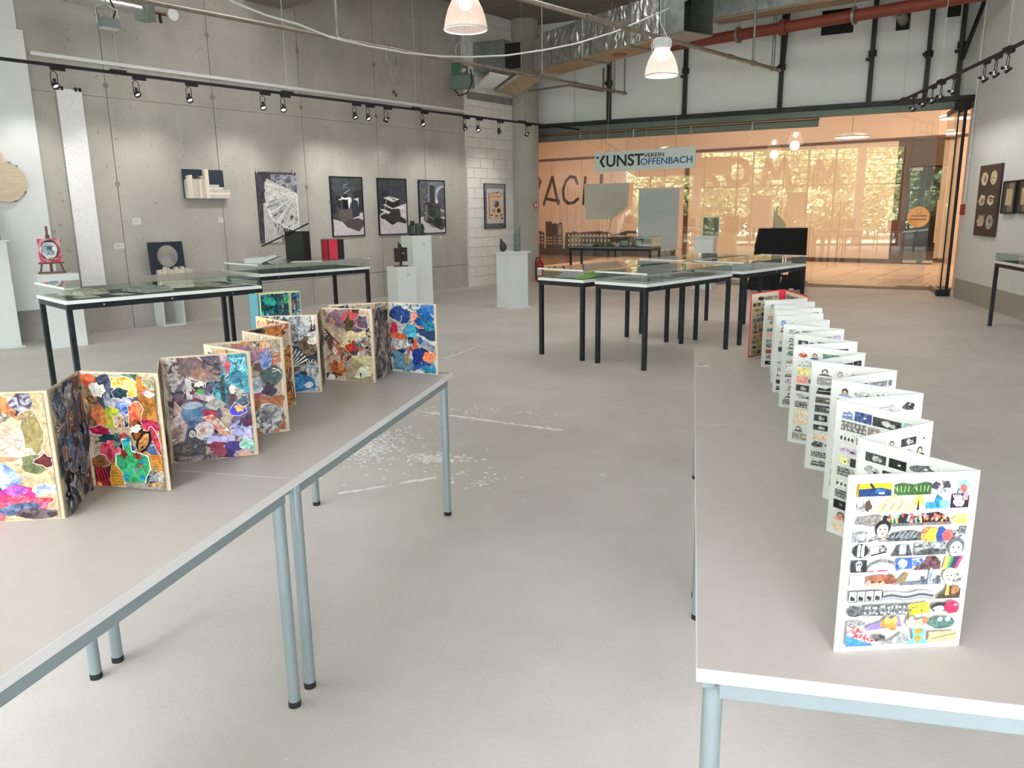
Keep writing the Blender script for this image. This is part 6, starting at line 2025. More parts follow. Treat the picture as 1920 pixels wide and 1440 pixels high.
def fr4(a):
    a.rect(0, 1, 0, 1, (84, 88, 92), (112, 116, 120))
    a.rect(0, 1, .84, 1, (120, 124, 126), (150, 152, 152))
    a.rect(.10, .93, .11, .90, (196, 194, 198), (204, 202, 204))
    a.rect(.20, .24, .22, .80, (110, 80, 66), (150, 112, 92))
    a.rect(.24, .86, .19, .79, (216, 180, 150), (226, 196, 168))
    a.line(.28, .79, .74, .82, .05, (92, 70, 60), (190, 160, 136))
    a.rect(.32, .78, .70, .74, (206, 160, 130), (170, 120, 96))
    a.blob(.56, .57, .18, .10, (206, 204, 200), (150, 146, 142), .12)
    a.blob(.60, .55, .10, .08, (60, 52, 50), (110, 96, 90), .2)
    a.blob(.44, .40, .09, .055, (190, 192, 190), (140, 142, 140), .08)
    a.blob(.68, .40, .09, .055, (62, 54, 52), (84, 72, 68), .08)
    for x_, y_ in ((.32, .30), (.80, .30), (.84, .22)):
        a.blob(x_, y_, .045, .028, (70, 56, 52), (120, 96, 84), .1)
    a.rect(.52, .64, .26, .30, (60, 56, 56), (120, 110, 104))
    a.poly([(.80, .79), (.86, .79), (.86, .74)], (60, 50, 46))
framed(WALL, 'framed_print', 'grey framed tan print of round shapes hanging on the white block pier', (2.753,2.096), (3.452,1.164), fr4, 6, out=.065, frame_m='dark', fw=.012)

# right wall
def frs(a):
    a.rect(0, 1, 0, 1, (74, 60, 52), (66, 54, 48))
    sh, lo = (232, 214, 176), (206, 186, 150)
    a.blob(.27, .81, .16, .098, sh, lo, .10, 16); a.blob(.30, .80, .06, .045, (110, 96, 92), (150, 130, 116), .3)
    a.blob(.70, .815, .15, .098, sh, lo, .04, 18); a.blob(.72, .81, .025, .015, (60, 40, 40), None); a.line(.55, .81, .68, .81, .008, (120, 100, 84)); a.blob(.66, .76, .02, .01, (110, 84, 60), None)
    a.blob(.25, .505, .16, .082, sh, lo, .16, 14); a.blob(.27, .50, .08, .04, (176, 150, 130), (130, 104, 90), .25); a.line(.36, .52, .40, .49, .02, (60, 46, 42))
    a.blob(.66, .505, .15, .068, (236, 226, 206), None, .10, 16); a.blob(.67, .51, .10, .045, (74, 60, 52), None, .12); a.blob(.66, .50, .07, .03, (232, 222, 200), None, .15); a.blob(.67, .50, .045, .02, (84, 68, 58), None, .15); a.line(.7, .56, .86, .545, .03, (236, 226, 206), None, .006)
    a.blob(.28, .205, .16, .07, (190, 166, 144), (222, 200, 176), .2, 16)
    for i in range(5):
        a.line(.20 + .055 * i, .22, .17 + .07 * i, .305 - .012 * (i % 2), .05, (206, 184, 160), (176, 150, 130), .03)
    a.blob(.72, .20, .17, .10, (200, 194, 182), (150, 146, 140), .05, 18); a.blob(.73, .21, .12, .07, (150, 144, 136), (190, 184, 174), .06); a.blob(.74, .22, .06, .035, (110, 104, 98), None, .1)
po0, po1 = (-3.674,2.099), (-2.807,1.052)
t = wthing('shell_poster', 'dark brown unframed poster of six pale shells on the right wall', 'poster', EAST, po0[0], po1[1] + .005, .006)
w_, h_ = po1[0] - po0[0], po0[1] - po1[1]
MB().box(0, w_, -.03, 0, 0, h_).obj('board', M['brownfilm'], t)
a = Art(w_, h_, 8)
frs(a)
a.obj('print', M['artbig'], t, 0, -.0305, 0)
def frt(a):
    a.rect(0, 1, 0, 1, (66, 60, 56), (80, 74, 70))
    a.rect(.45, .85, .02, .98, (120, 110, 100), (140, 130, 118))
    a.rect(.25, .75, .24, .78, (196, 176, 140), (206, 188, 152))
framed(EAST, 'small_dark_frame', 'small dark frame with a tan centre right of the shell poster', (-2.63,1.841), (-2.161,1.392), frt, 9, out=.05)
framed(EAST, 'small_dark_frame', 'dark frame cut by the right picture edge', (-2.089,1.844), ((-2.089,1.844)[0] + .42, (-1.946,1.4)[1]), frt, 10, out=.05)
al = (-4.35,1.448)
o = thing('alarm_box', 'small red alarm box on the right wall beside the glass leaf', 'alarm', EAST.p(al[0] + .0, al[1]), EAST.a)
MB().box(-.05, .05, -.05, 0, -.085, .085).obj('housing', M['extred'], o, bev=.006)
MB().box(-.03, .03, -.054, -.05, -.02, .05).obj('cover_plate', mat('dull_red_plate', (150, 60, 64), .5), o)

# ---------------------------------------------------------------- left white wall: round wooden disc and block
dp = (-6.15,1.946)
t = wthing('wooden_disc', 'pale round plywood disc with a block behind it, on the white wall at left', 'relief', WALL, dp[0], dp[1], .06)
MB().cyl((0, -.06, 0), (0, -.03, 0), .235, 40).obj('disc', M['wood'], t)
MB().box(-.16, .02, -.035, .0, .12, .335).obj('block', mat('tan_wood_block', (222, 190, 160), .6), t)
MB().cyl((0, -.068, 0), (0, -.06, 0), .018, 14).obj('hub', M['cream'], t)
for k, an in enumerate((.9, 1.25, -.5, -1.2)):
    MB().box(-.03, .03, -.03, .0, -.02, .02).obj('dark_chip', M['dark'], t, (.225 * math.cos(an), 0, .225 * math.sin(an)))

# ---------------------------------------------------------------- extinguisher and sign at the column
eg = (-3.21,16.687)
t = thing('fire_extinguisher', 'red fire extinguisher on the floor beside the concrete column', 'fire extinguisher', (eg[0], eg[1], 0), 0)
MB().lathe([(.001, 0), (.078, 0), (.082, .015), (.082, .40), (.06, .46), (.025, .485), (.022, .50)], n=24).obj('cylinder', M['extred'], t)
MB().cyl((0, 0, .49), (0, 0, .55), .02, 14).box(-.01, .07, -.012, .012, .54, .556).box(-.01, .06, -.012, .012, .572, .585).obj('valve', M['extred'], t)
MB().tube([(-.02, 0, .53), (-.075, 0, .52), (-.10, .0, .44), (-.10, 0, .25), (-.095, 0, .05)], .013, 8).obj('hose', M['black'], t)
MB().box(-.05, .05, -.0835, -.078, .15, .30).obj('label', M['paper'], t)
so = (-3.326,16.877,1.647)
t = thing('extinguisher_sign', 'small red fire extinguisher sign on the concrete column', 'sign', so, R(20))
MB().box(-.055, .055, -.006, 0, -.055, .055).obj('board', M['extred'], t)
MB().box(-.03, -.008, -.0075, -.006, -.035, .02).box(-.026, -.012, -.0075, -.006, .02, .035).obj('symbol', M['paper'], t)
MB().box(.008, .034, -.0075, -.006, -.035, .036).obj('flame_symbol', M['paper'], t)

# ---------------------------------------------------------------- black draped stand with wooden sail
cg = (1.597,15.366)
ch = 1.146
t = thing('draped_stand', 'stand draped to the floor in black cloth behind the middle cases', 'stand', (cg[0], cg[1] + .25, 0), R(12))
m = MB()
nu, nv = 72, 24
vs, fs = [], []
r = random.Random(2)
for j in range(nv + 1):
    v = j / nv
    z = ch * v
    hw_, hd = .50 + (.43 - .50) * v, .24 + (.17 - .24) * v
    cx_ = -.02 + .03 * v + (.06 * v)
    for i in range(nu):
        a_ = 2 * math.pi * i / nu
        ca, sa_ = math.cos(a_), math.sin(a_)
        sq = (abs(ca) ** 6 + abs(sa_) ** 6) ** (-1 / 6)
        f_ = 1 + (1 - v) * .06 * math.sin(i * .9) + (1 - v) * .03 * math.sin(i * 2.1 + 1)
        vs.append((cx_ + hw_ * ca * sq * f_, hd * sa_ * sq * f_, z if v < 1 else ch - .004))
for j in range(nv):
    for i in range(nu):
        x_ = (vs[j * nu + i][0] + vs[j * nu + (i + 1) % nu][0]) / 2
        y_ = vs[j * nu + i][1]
        zc = ch * (j + .5) / nv
        if y_ > .1 and zc < 1.0 * ch and zc < .75:
            continue
        if y_ < -.1 and -.06 < x_ - .04 - (zc - .2) * .12 < .09 + .04 * (zc > .35) and .27 < zc < .62:
            continue
        fs.append((j * nu + i, j * nu + (i + 1) % nu, (j + 1) * nu + (i + 1) % nu, (j + 1) * nu + i))
m.add(vs, fs, 0, True)
m.add([vs[nv * nu + i] for i in range(nu)], [tuple(range(nu))])
m.obj('cloth', M['cloth'], t)
MB().tube([(.05, -.16, .62), (.04, -.17, .4), (.03, -.19, .26), (.0, -.23, .16), (-.03, -.25, .14)], .022, 10).obj('chrome_leg', M['chrome'], t)
MB().tube([(.12, -.10, .62), (.11, -.12, .32)], .02, 10).obj('chrome_leg', M['chrome'], t)
MB().box(.16, .24, -.30, -.22, 0, .03).obj('white_foot', M['paper'], t, bev=.006)
wsail = mat('tan_veneer', (204, 180, 144), .6, stretch=(8, 8, 2))
sp = (1.596,15.643,1.14)
t2 = thing('wooden_sail', 'tan wooden sail-shaped model on top of the black draped stand', 'model', (sp[0], sp[1], ch), R(0))
MB().prism([(-.12, 0), (-.115, .30), (-.09, .285), (.02, .19), (.11, .07), (.115, 0)], -.012, .012).obj('sail', wsail, t2)
MB().prism([(-.115, .30), (-.10, .36), (-.095, .29)], -.01, .01).prism([(-.085, .28), (-.06, .41), (-.045, .41), (-.05, .25)], -.01, .01).obj('spikes', wsail, t2)
MB().box(-.12, .12, -.05, .05, 0, .012).obj('base', wsail, t2)

# ---------------------------------------------------------------- hanging sign and boards
NF = Frame(*(-0.935,15.458,2.441)[:2], -23.75)
sg = thing('hanging_sign', 'pale hanging sign board reading KUNSTVEREIN OFFENBACH above the passage entrance', 'sign', NF.p(-1.105, 2.255), NF.a)
SW, SH = 2.13, .377
MB().box(0, SW, 0, .02, 0, SH).obj('board', M['signboard'], sg, bev=.002)
def at_(u0, u1, v0, v1):
    return u0 * SW, u1 * SW, v0 * SH, v1 * SH
MB().box(.020 * SW, .046 * SW, -.003, 0, .68 * SH, .80 * SH).obj('blue_square', M['blue'], sg)
k = MB()
k.prism([(.052 * SW, .53 * SH), (.088 * SW, .83 * SH), (.116 * SW, .83 * SH), (.080 * SW, .53 * SH), (.116 * SW, .24 * SH), (.088 * SW, .24 * SH)], -.003, 0)
k.obj('chevron_letter', M['ink'], sg)
x = at_(.125, .505, .245, .83)
fit_text('lettering', 'UNST', M['ink'], sg, *x, 0.0, .022)
x = at_(.507, .705, .62, .82)
fit_text('lettering', 'VEREIN', M['ink'], sg, *x, 0.0, .012)
x = at_(.478, .972, .25, .575)
fit_text('blue_lettering', 'OFFENBACH', M['blue'], sg, *x, 0.0, .012)
for u in (.13, .80):
    MB().cyl((u * SW, .01, SH), (u * SW + (.06 if u < .5 else .1), .03, Z2 - 2.255), .0025, 6).obj('wire', M['alu'], sg)

def fboard(label, pts, name, m_, stick=None):
    s0, z0 = min(p[0] for p in pts), min(p[1] for p in pts)
    t = thing(name, label, 'board', FAC.p(s0, z0, .15), FAC.a)
    MB().prism([(p[0] - s0, p[1] - z0) for p in pts], -.008, .008).obj('panel', m_, t)
    top = max(p[1] for p in pts)
    w_ = max(p[0] for p in pts) - s0
    for x_ in (.12, w_ - .12):
        MB().cyl((x_, 0, top - z0 - .03), (x_, .05, 3.17 - z0), .002, 5).obj('wire', M['alu'], t)
    return t, s0, z0
t, s0, z0 = fboard('beige hanging board with a cut lower right corner behind the glass front', [(-4.653,2.072), (-3.635,2.076), (-3.67,1.579), (-4.008,1.324), (-4.636,1.326)], 'hanging_board', M['beigeboard'])
c0, c1 = (-4.018,1.328), (-4.122,0.967)
MB().cyl((c0[0] - s0, 0, c0[1] - z0 + .02), (c1[0] - s0, -.02, c1[1] - z0), .006, 6).obj('string', mat('red_brown_cord', (150, 96, 76), .7), t)
fboard('tall pale grey hanging board beside the cut beige board', [(-3.423,1.949), (-2.561,1.946), (-2.575,0.698), (-3.433,0.69)], 'hanging_board', M['greyboard'])

# ---------------------------------------------------------------- lighting tracks and spotlights
def track(name, label, p, q, wires):
    p, q = Vector(p), Vector(q)
    d = (q - p)
    L_ = d.length
    t = thing(name, label, 'lighting track', p, math.atan2(d.y, d.x))
    MB().box(0, L_, -.018, .018, 0, .034).obj('rail', M['black'], t, bev=.002)
    for w_ in wires:
        x_ = (Vector(w_) - p).dot(d.normalized())
        MB().box(x_ - .09, x_ + .09, -.024, .024, .028, .052).obj('coupler', M['black'], t)
        MB().cyl((x_, 0, .05), (x_, 0, Z2 - p.z), .0035, 6).obj('suspension_wire', M['alu'], t)
    return t, p, d.normalized(), math.atan2(d.y, d.x)
TZ = 3.17
tl0, tl1 = (-7.288,7.373,3.17), (-2.42,16.961,3.17)
dl = (Vector(tl1) - Vector(tl0))
tl00 = Vector(tl0) - dl * .35
TA = track('lighting_track', 'long black lighting track hanging before the concrete wall', tl00, tl1, [(-6.681,8.459,3.17), (-5.771,10.626,3.17), (-4.741,12.897,3.17), (-3.773,15.525,3.17)])
tr0, tr1 = (3.395,9.889,3.2), (3.285,15.061,3.2)
dr_ = (Vector(tr1) - Vector(tr0))
tr00 = Vector(tr0) - dr_ * .8
TB = track('lighting_track', 'black lighting track running towards the passage by the right wall', tr00, tr1, [(3.365,10.323,3.2), (3.319,12.645,3.2), (3.281,14.509,3.2)])

def make_spot(label):
    t = thing('spotlight', label, 'spotlight', (0, 0, 0), 0, 'spotlights')
    MB().box(-.03, .13, -.017, .017, -.036, 0).obj('adapter', M['black'], t, bev=.003)
    MB().tube([(-.035, 0, -.20), (-.035, 0, -.075), (-.02, 0, -.055), (.0, 0, -.04), (.02, 0, -.055), (.035, 0, -.075), (.035, 0, -.20)], .005, 6).obj('yoke', M['black'], t)
    h = MB()
    def ring(z, r_):
        return (r_, z)
    h.lathe([(.001, .035), (.020, .033), (.032, .018), (.036, -.004)], n=18)
    hd = h.obj('head', M['chrome'], t, (0, 0, -.19))
    hd.rotation_euler = (R(38), 0, 0)
    MB().lathe([(.036, -.004), (.040, -.006), (.041, -.036), (.033, -.036), (.031, -.01)], n=18).obj('black_ring', M['black'], hd)
    MB().lathe([(.031, -.012), (.001, -.012)], n=14).obj('lamp_face', M['spotglow'], hd)
    MB().cyl((0, -.02, .028), (0, -.04, .05), .016, 10).obj('cable_gland', M['black'], hd)
    return t
ORD = ['first', 'second', 'third', 'fourth', 'fifth', 'sixth', 'seventh', 'eighth', 'ninth', 'tenth', 'eleventh', 'twelfth', 'thirteenth']
first = None
SPOT_W = 30
rs = random.Random(6)
def put_spot(P, td, ta, z, label, flip, tilt):
    global first
    s_ = first or make_spot(label)
    if first is None:
        first = s_
    else:
        s_ = copy_tree(first)
    s_['label'] = label
    x_ = (Vector(P) - td[1]).dot(td[2])
    s_.location = td[1] + td[2] * x_ + Vector((0, 0, 0))
    s_.rotation_euler = (0, 0, ta + (math.pi if flip else 0))
    sd_ = D.lights.new('spot_light', 'SPOT')
    sd_.energy = SPOT_W * (.4 if flip else 1)
    sd_.spot_size = R(75)
    sd_.spot_blend = .9
    sd_.shadow_soft_size = .04
    sd_.color = (1, .97, .93)
    so_ = D.objects.new('spot_light', sd_)
    COL.objects.link(so_)
    tow = Vector((-td[2].y, td[2].x, 0)) * (-1 if flip else 1)
    so_.location = s_.location + tow * .10 + Vector((0, 0, -.25))
    so_.rotation_euler = (tow + Vector((0, 0, -1.0))).to_track_quat('-Z', 'Y').to_euler()
    for c_ in s_.children:
        if c_.name.startswith('head'):
            c_.rotation_euler = (R(tilt), 0, R(rs.uniform(-25, 25)))
for i, P in enumerate([(-7.099,7.857,3.17), (-6.801,8.735,3.17), (-6.458,9.313,3.17), (-6.064,10.313,3.17), (-5.952,10.62,3.17), (-5.391,11.766,3.17), (-5.275,12.003,3.17), (-5.115,12.332,3.17), (-4.74,13.048,3.17), (-4.349,13.999,3.17), (-4.203,14.315,3.17), (-3.984,14.855,3.17), (-3.594,15.592,3.17)]):
    put_spot(P, TA, TA[3], 3.17, ORD[i] + ' spotlight from the left on the long track before the concrete wall', False, -38 if i not in (7, 12) else 30)
for i, P in enumerate([(3.401,10.272,3.2), (3.383,10.616,3.2), (3.376,10.957,3.2), (3.352,12.054,3.2), (3.335,12.554,3.2), (3.325,12.948,3.2), (3.323,13.374,3.2), (3.303,13.886,3.2)]):
    put_spot(P, TB, TB[3], 3.2, ORD[i] + ' spotlight from the right on the track by the right wall', True, 40)

# ---------------------------------------------------------------- bell pendants
acr = D.materials.new('ribbed_white_acrylic')
acr.use_nodes = True
nt = acr.node_tree
for n_ in list(nt.nodes):
    nt.nodes.remove(n_)
out = nt.nodes.new('ShaderNodeOutputMaterial')
tp_ = nt.nodes.new('ShaderNodeBsdfTransparent')
tp_.inputs['Color'].default_value = (1, .96, .93, 1)
tn = nt.nodes.new('ShaderNodeBsdfTranslucent')
tn.inputs['Color'].default_value = (.62, .50, .46, 1)
df = nt.nodes.new('ShaderNodeBsdfPrincipled')
df.inputs['Base Color'].default_value = (.62, .52, .49, 1)
df.inputs['Roughness'].default_value = .15
m1 = nt.nodes.new('ShaderNodeMixShader')
m1.inputs[0].default_value = .5
m2 = nt.nodes.new('ShaderNodeMixShader')
m2.inputs[0].default_value = .5
nt.links.new(tn.outputs[0], m1.inputs[1])
nt.links.new(df.outputs[0], m1.inputs[2])
nt.links.new(tp_.outputs[0], m2.inputs[1])
nt.links.new(m1.outputs[0], m2.inputs[2])
nt.links.new(m2.outputs[0], out.inputs['Surface'])
def lamp_light(loc, w):
    ld_ = D.lights.new('pendant_light', 'POINT')
    ld_.energy = w
    ld_.shadow_soft_size = .12
    ld_.color = (1, .93, .86)
    lo_ = D.objects.new('pendant_light', ld_)
    COL.objects.link(lo_)
    lo_.location = loc

def bell(loc, label):
    t = thing('bell_pendant', label, 'pendant lamp', loc, 0, 'bell shaped pendants')
    prof = [(.205, 0), (.203, .03), (.19, .10), (.165, .18), (.13, .25), (.10, .295), (.085, .315)]
    n_ = 72
    vs, fs = [], []
    for r_, z_ in prof:
        for j in range(n_):
            q = r_ * (1 + (.012 if j % 2 else -.012))
            vs.append((q * math.cos(2 * math.pi * j / n_), q * math.sin(2 * math.pi * j / n_), z_))
    for i in range(len(prof) - 1):
        for j in range(n_):
            fs.append((i * n_ + j, i * n_ + (j + 1) % n_, (i + 1) * n_ + (j + 1) % n_, (i + 1) * n_ + j))
    sh_ = MB().add(vs, fs, 0, False).obj('bell_shade', acr, t)
    MB().lathe([(.200, -.004), (.212, -.004), (.213, .008), (.200, .008), (.200, -.004)], n=40).obj('rim', M['plinth'], sh_)
    MB().lathe([(.001, .31), (.09, .31), (.108, .325), (.108, .42), (.09, .435), (.001, .435)], n=32).obj('gear_housing', M['plinth'], t)
    for k_ in range(10):
        an = k_ * .6283
        MB().box(.106, .116, -.006, .006, .335, .41).obj('cooling_rib', M['plinth'], t, rz=an)
    MB().lathe([(.001, .17), (.035, .18), (.055, .21), (.055, .25), (.04, .28), (.03, .31)], n=20).obj('bulb', M['lampglow'], t)
    MB().cyl((0.02, 0, .43), (0.02, 0, Z2 - loc[2]), .004, 6).obj('steel_cable', M['alu'], t)
    MB().tube([(.07, 0, .43), (-.03, 0, .62), (-.035, 0, 1.0), (-.02, 0, Z2 - loc[2])], .005, 6).obj('power_cord', M['plinth'], t)
    MB().tube([(-.09, 0, .43), (-.135, 0, .38), (-.12, 0, .29)], .005, 6).obj('cord_loop', M['plinth'], t)
    return t
zl = (-0.45,10.421,3.148)
bell(zl, 'white ribbed bell pendant in front of the foil duct, right of the two')
zl = (-2.188,7.667,3.222)
bell(zl, 'white ribbed bell pendant cut by the top edge, left of the two')
LAMP_W = 10
for x_, y_ in ((-.43, 10.5), (-2.2, 7.6)):
    lamp_light((x_, y_, 3.12), LAMP_W)

# ---------------------------------------------------------------- ducts, pipes and cables under the ceiling
def beam_box(m, p, q, w, h, mi=0):
    """Box of width w and height h from p to q, p and q on its bottom centre line."""
    p, q = Vector(p), Vector(q)
    d = (q - p)
    L_ = d.length
    d.normalize()
    s_ = Vector((0, 0, 1)).cross(d).normalized()
    u_ = d.cross(s_)
    M_ = Matrix((d, s_, u_)).transposed().to_4x4()
    M_.translation = p
    return m.box(0, L_, -w / 2, w / 2, 0, h, mi, M_)
dA, dB = Vector((-3.014,15.245,4.077)), Vector((-0.607,12.96,4.059))
dB.z = dA.z = 4.09
t = thing('air_duct', 'silver foil wrapped air duct running diagonally under the ceiling', 'duct', (0, 0, 0))
dd = (dB - dA).normalized()
sd = Vector((0, 0, 1)).cross(dd).normalized()
off = sd * .30 if sd.y > 0 else sd * -.30
nseg = 6
for i in range(nseg):
    p, q = dA + (dB - dA) * (i / nseg), dA + (dB - dA) * ((i + .985) / nseg)
    m = MB()
    beam_box(m, p + off + Vector((0, 0, .03)), q + off + Vector((0, 0, .03)), .60, .60)
    m.obj('foil_core', M['galv'], t)
    # crumpled foil skin on the face towards the room
    cm = MB()
    L_ = (q - p).length
    na_, nb_ = 12, 7
    vs, fs = [], []
    face0 = p + off + Vector((0, 0, .025)) - (off.normalized() * .305)
    for b_ in range(nb_ + 1):
        for a_ in range(na_ + 1):
            e_ = 0 if b_ in (0, nb_) else 1
            vs.append(face0 + dd * (L_ * (a_ + rs.uniform(-.35, .35) * (0 < a_ < na_)) / na_) + Vector((0, 0, .61 * (b_ + rs.uniform(-.3, .3) * e_) / nb_)) - off.normalized() * rs.uniform(0, .024))
    for b_ in range(nb_):
        for a_ in range(na_):
            k_ = b_ * (na_ + 1) + a_
            if rs.random() < .5:
                fs += [(k_, k_ + 1, k_ + na_ + 2), (k_, k_ + na_ + 2, k_ + na_ + 1)]
            else:
                fs += [(k_, k_ + 1, k_ + na_ + 1), (k_ + 1, k_ + na_ + 2, k_ + na_ + 1)]
    cm.add(vs, fs)
    cm.obj('foil_section', M['foil'], t)
m = MB()
beam_box(m, dA + off, dB + off, .58, .035)
m.obj('warm_lit_underside', M['warmlit'], t)  # tan slab holds the orange light seen on the duct's bottom
for f_ in (.42, .80):
    m = MB()
    p = dA + (dB - dA) * f_
    beam_box(m, p + off - Vector((0, 0, .03)), p + dd * .05 + off - Vector((0, 0, .03)), .66, .69)
    m.obj('strap', M['galv'], t)
m = MB()
m.cyl(tuple(dA + (dB - dA) * .62 + off + Vector((0, 0, -.012))), tuple(dA + (dB - dA) * .62 + off + Vector((0, 0, .0))), .13, 20)
m.obj('round_grille', mat('red_lit_grille', (150, 70, 60), .5), t)
# galvanised end piece with an open mouth
e0_, e1_ = dB + off + dd * .02, dB + off + dd * .52
t2 = thing('duct_outlet', 'galvanised duct outlet with an open mouth at the right end of the foil duct', 'duct', (0, 0, 0))
s_ = sd
def obox(m, p, q, w, h, zoff=0.0, soff=0.0):
    return beam_box(m, p + s_ * soff + Vector((0, 0, zoff)), q + s_ * soff + Vector((0, 0, zoff)), w, h)
for (w_, h_, zo, so_, nm) in ((.62, .015, .0, 0, 'bottom_sheet'), (.62, .015, .62, 0, 'top_sheet'), (.015, .62, .01, .31, 'side_sheet'), (.015, .62, .01, -.31, 'side_sheet')):
    m = MB()
    obox(m, e0_, e1_, w_, h_, zo, so_)
    m.obj(nm, M['galv'], t2)
m = MB()
obox(m, e0_ + dd * .02, e0_ + dd * .04, .60, .60, .012)
m.obj('back_sheet', M['dark'], t2)
# cluster at the pier: box, grille, sloping elbow tinted as lit from below, unit with cables
t3 = thing('duct_branch', 'galvanised duct branch with dark grille and warm-tinted elbow above the block pier', 'duct', (0, 0, 0))
g0 = Vector((-3.623,15.875,4.227))
fd_ = FAC.u
m = MB()
beam_box(m, g0 - fd_ * 1.05, g0 - fd_ * .02, .5, .56)
m.obj('box_section', M['galv'], t3, bev=.006)
ny = FAC.n
m = MB()
beam_box(m, g0 - ny * .27 + fd_ * .02, g0 - ny * .27 + fd_ * .36, .02, .46)
m.obj('dark_grille', M['black'], t3)
for i in range(6):
    m = MB()
    beam_box(m, g0 - ny * .285 + fd_ * .03 + Vector((0, 0, .04 + .07 * i)), g0 - ny * .285 + fd_ * .35 + Vector((0, 0, .04 + .07 * i)), .012, .02)
    m.obj('grille_slat', M['dark'], t3)
m = MB()
beam_box(m, g0 - ny * .28 + fd_ * .36, g0 - ny * .28 + fd_ * .40, .04, .50)
m.obj('grille_frame', M['galv'], t3)
def quad_slab(pts, th):
    a_ = [Vector(p) for p in pts]
    n_ = (a_[1] - a_[0]).cross(a_[2] - a_[0]).normalized() * th
    return MB().add([tuple(p) for p in a_] + [tuple(p + n_) for p in a_], [(0, 1, 2, 3), (7, 6, 5, 4), (0, 4, 5, 1), (1, 5, 6, 2), (2, 6, 7, 3), (3, 7, 4, 0)])
quad_slab([(-4.049,16.338,3.93), (-3.581,16.101,3.795), (-2.9,15.24,3.938), (-3.355,15.483,4.083)], -.05).obj('warm_lit_elbow', M['warmlit'], t3)  # elbow coloured as if lit warm from beneath
quad_slab([(-4.08,16.28,3.934), (-4.015,16.29,3.911), (-3.333,15.431,4.065), (-3.425,15.469,4.094)], -.08).obj('elbow_cheek', M['foil'], t3)
quad_slab([(-4.355,15.964,3.984), (-4.095,16.121,3.943), (-3.622,15.628,4.07), (-3.981,15.565,4.156)], -.04).obj('sloping_cover', M['panelw'], t3)
u0 = Vector((-4.305,14.8,3.902))
t4 = thing('control_unit', 'grey-green electrical unit with looped cables beside the block pier', 'control unit', u0, FAC.a)
MB().box(-.22, .20, -.10, .10, -.12, .12).obj('casing', mat('grey_green_casing', (112, 130, 124), .5), t4, bev=.01)
MB().lathe([(.001, 0), (.09, .0), (.09, .16), (.001, .17)], (.02, 0, .12), 18).obj('round_motor', M['galv'], t4)
MB().box(-.20, -.02, -.08, .08, .12, .34).obj('green_terminal_box', mat('green_terminal', (76, 120, 92), .5), t4, bev=.01)
MB().tube([(.2, -.05, .2), (.26, -.1, -.02), (.16, -.12, -.22), (-.02, -.12, -.26), (-.12, -.1, -.14)], .012, 8).obj('black_cable', M['black'], t4)
MB().tube([(.14 * math.cos(k_ * .4), -.02 + .01 * k_ * .1, .56 + .16 * math.sin(k_ * .4)) for k_ in range(34)], .006, 6).obj('coiled_cable', M['alu'], t4)
MB().cyl((-.02, 0, .3), (-.02, 0, Z2 - u0.z), .012, 8).obj('drop_rod', M['alu'], t4)

def pipe(name, label, p, q, r_, m_, hang=(), cat='pipe', couplings=()):
    p, q = Vector(p), Vector(q)
    t = thing(name, label, cat, p, 0)
    d_ = q - p
    MB().cyl((0, 0, 0), d_, r_, 18).obj('pipe', m_, t)
    for f_ in couplings:
        c_ = d_ * f_
        MB().cyl(c_ - d_.normalized() * .06, c_ + d_.normalized() * .06, r_ * 1.35, 16).obj('coupling', m_, t)
    for f_, rr in hang:
        c_ = d_ * f_
        hm = MB().cyl(c_ + Vector((0, 0, r_)), (c_.x, c_.y, Z2 - p.z), rr, 10)
        hm.obj('hanger_rod', M['galv'], t)
        MB().cyl(c_ - d_.normalized() * .02, c_ + d_.normalized() * .02, r_ * 1.5, 14).obj('pipe_clip', M['galv'], t)
    return t
ra, rb_ = Vector((0.264,15.362,4.5)), Vector((3.471,13.655,4.5))
dr2 = (rb_ - ra)
pipe('red_pipe', 'thick red-brown pipe crossing the front wall below the ceiling', ra - dr2 * .32, ra + dr2 * 1.27, .092, M['redpipe'], ((.28, .01), (.62, .01)), couplings=(.42,))
pa, pb = Vector((-1.979,9.469,3.9)), Vector((1.407,15.3,3.9))
pipe('sprinkler_pipe', 'grey sprinkler pipe passing under the foil duct to the front wall', pa - (pb - pa) * .5, pb, .03, M['pipe'], ((.60, .006), (.898, .02), (.972, .028)), couplings=(.45, .62, .82, .9))
pa2 = Vector((-5.942,8.306,3.85))
pb2 = Vector((-1.428,16.846,3.85))
pipe('sprinkler_pipe', 'grey sprinkler pipe running along the concrete wall below the white cable', pa2 - (pb2 - pa2) * .3, pb2, .026, M['pipe'], ((.425, .018), (.78, .014), (.965, .014), (.995, .014)), couplings=(.5, .7, .86))
q0, q1_, q2 = Vector((-3.386,16.493,3.932)), Vector((-2.5,16.07,3.943)), Vector((-1.897,16.834,3.911))
t = thing('branch_pipe', 'thin bent grey branch pipe in front of the white panels', 'pipe', q0)
MB().tube([(0, 0, 0), q1_ - q0, q2 - q0, q2 - q0 + Vector((0, 0, .45))], .022, 10).obj('pipe', M['pipe'], t)
ta_, tb_ = Vector((0.296,15.249,4.75)), Vector((2.361,14.296,4.75))
td_ = tb_ - ta_
t = thing('lagged_duct', 'rectangular duct with warm-lit tan underside beyond the galvanised outlet, above the red pipe', 'duct', (0, 0, 0))
m = MB()
beam_box(m, ta_ - td_ * .02, ta_ + td_ * 1.9, .42, .03)
m.obj('tan_lit_underside', M['warmlit'], t)  # warm light on the duct bottom, painted as a tan slab
m = MB()
beam_box(m, ta_ - td_ * .02 + Vector((0, 0, .032)), ta_ + td_ * 1.9 + Vector((0, 0, .032)), .40, .36)
m.obj('galvanised_body', M['galv'], t, bev=.01)
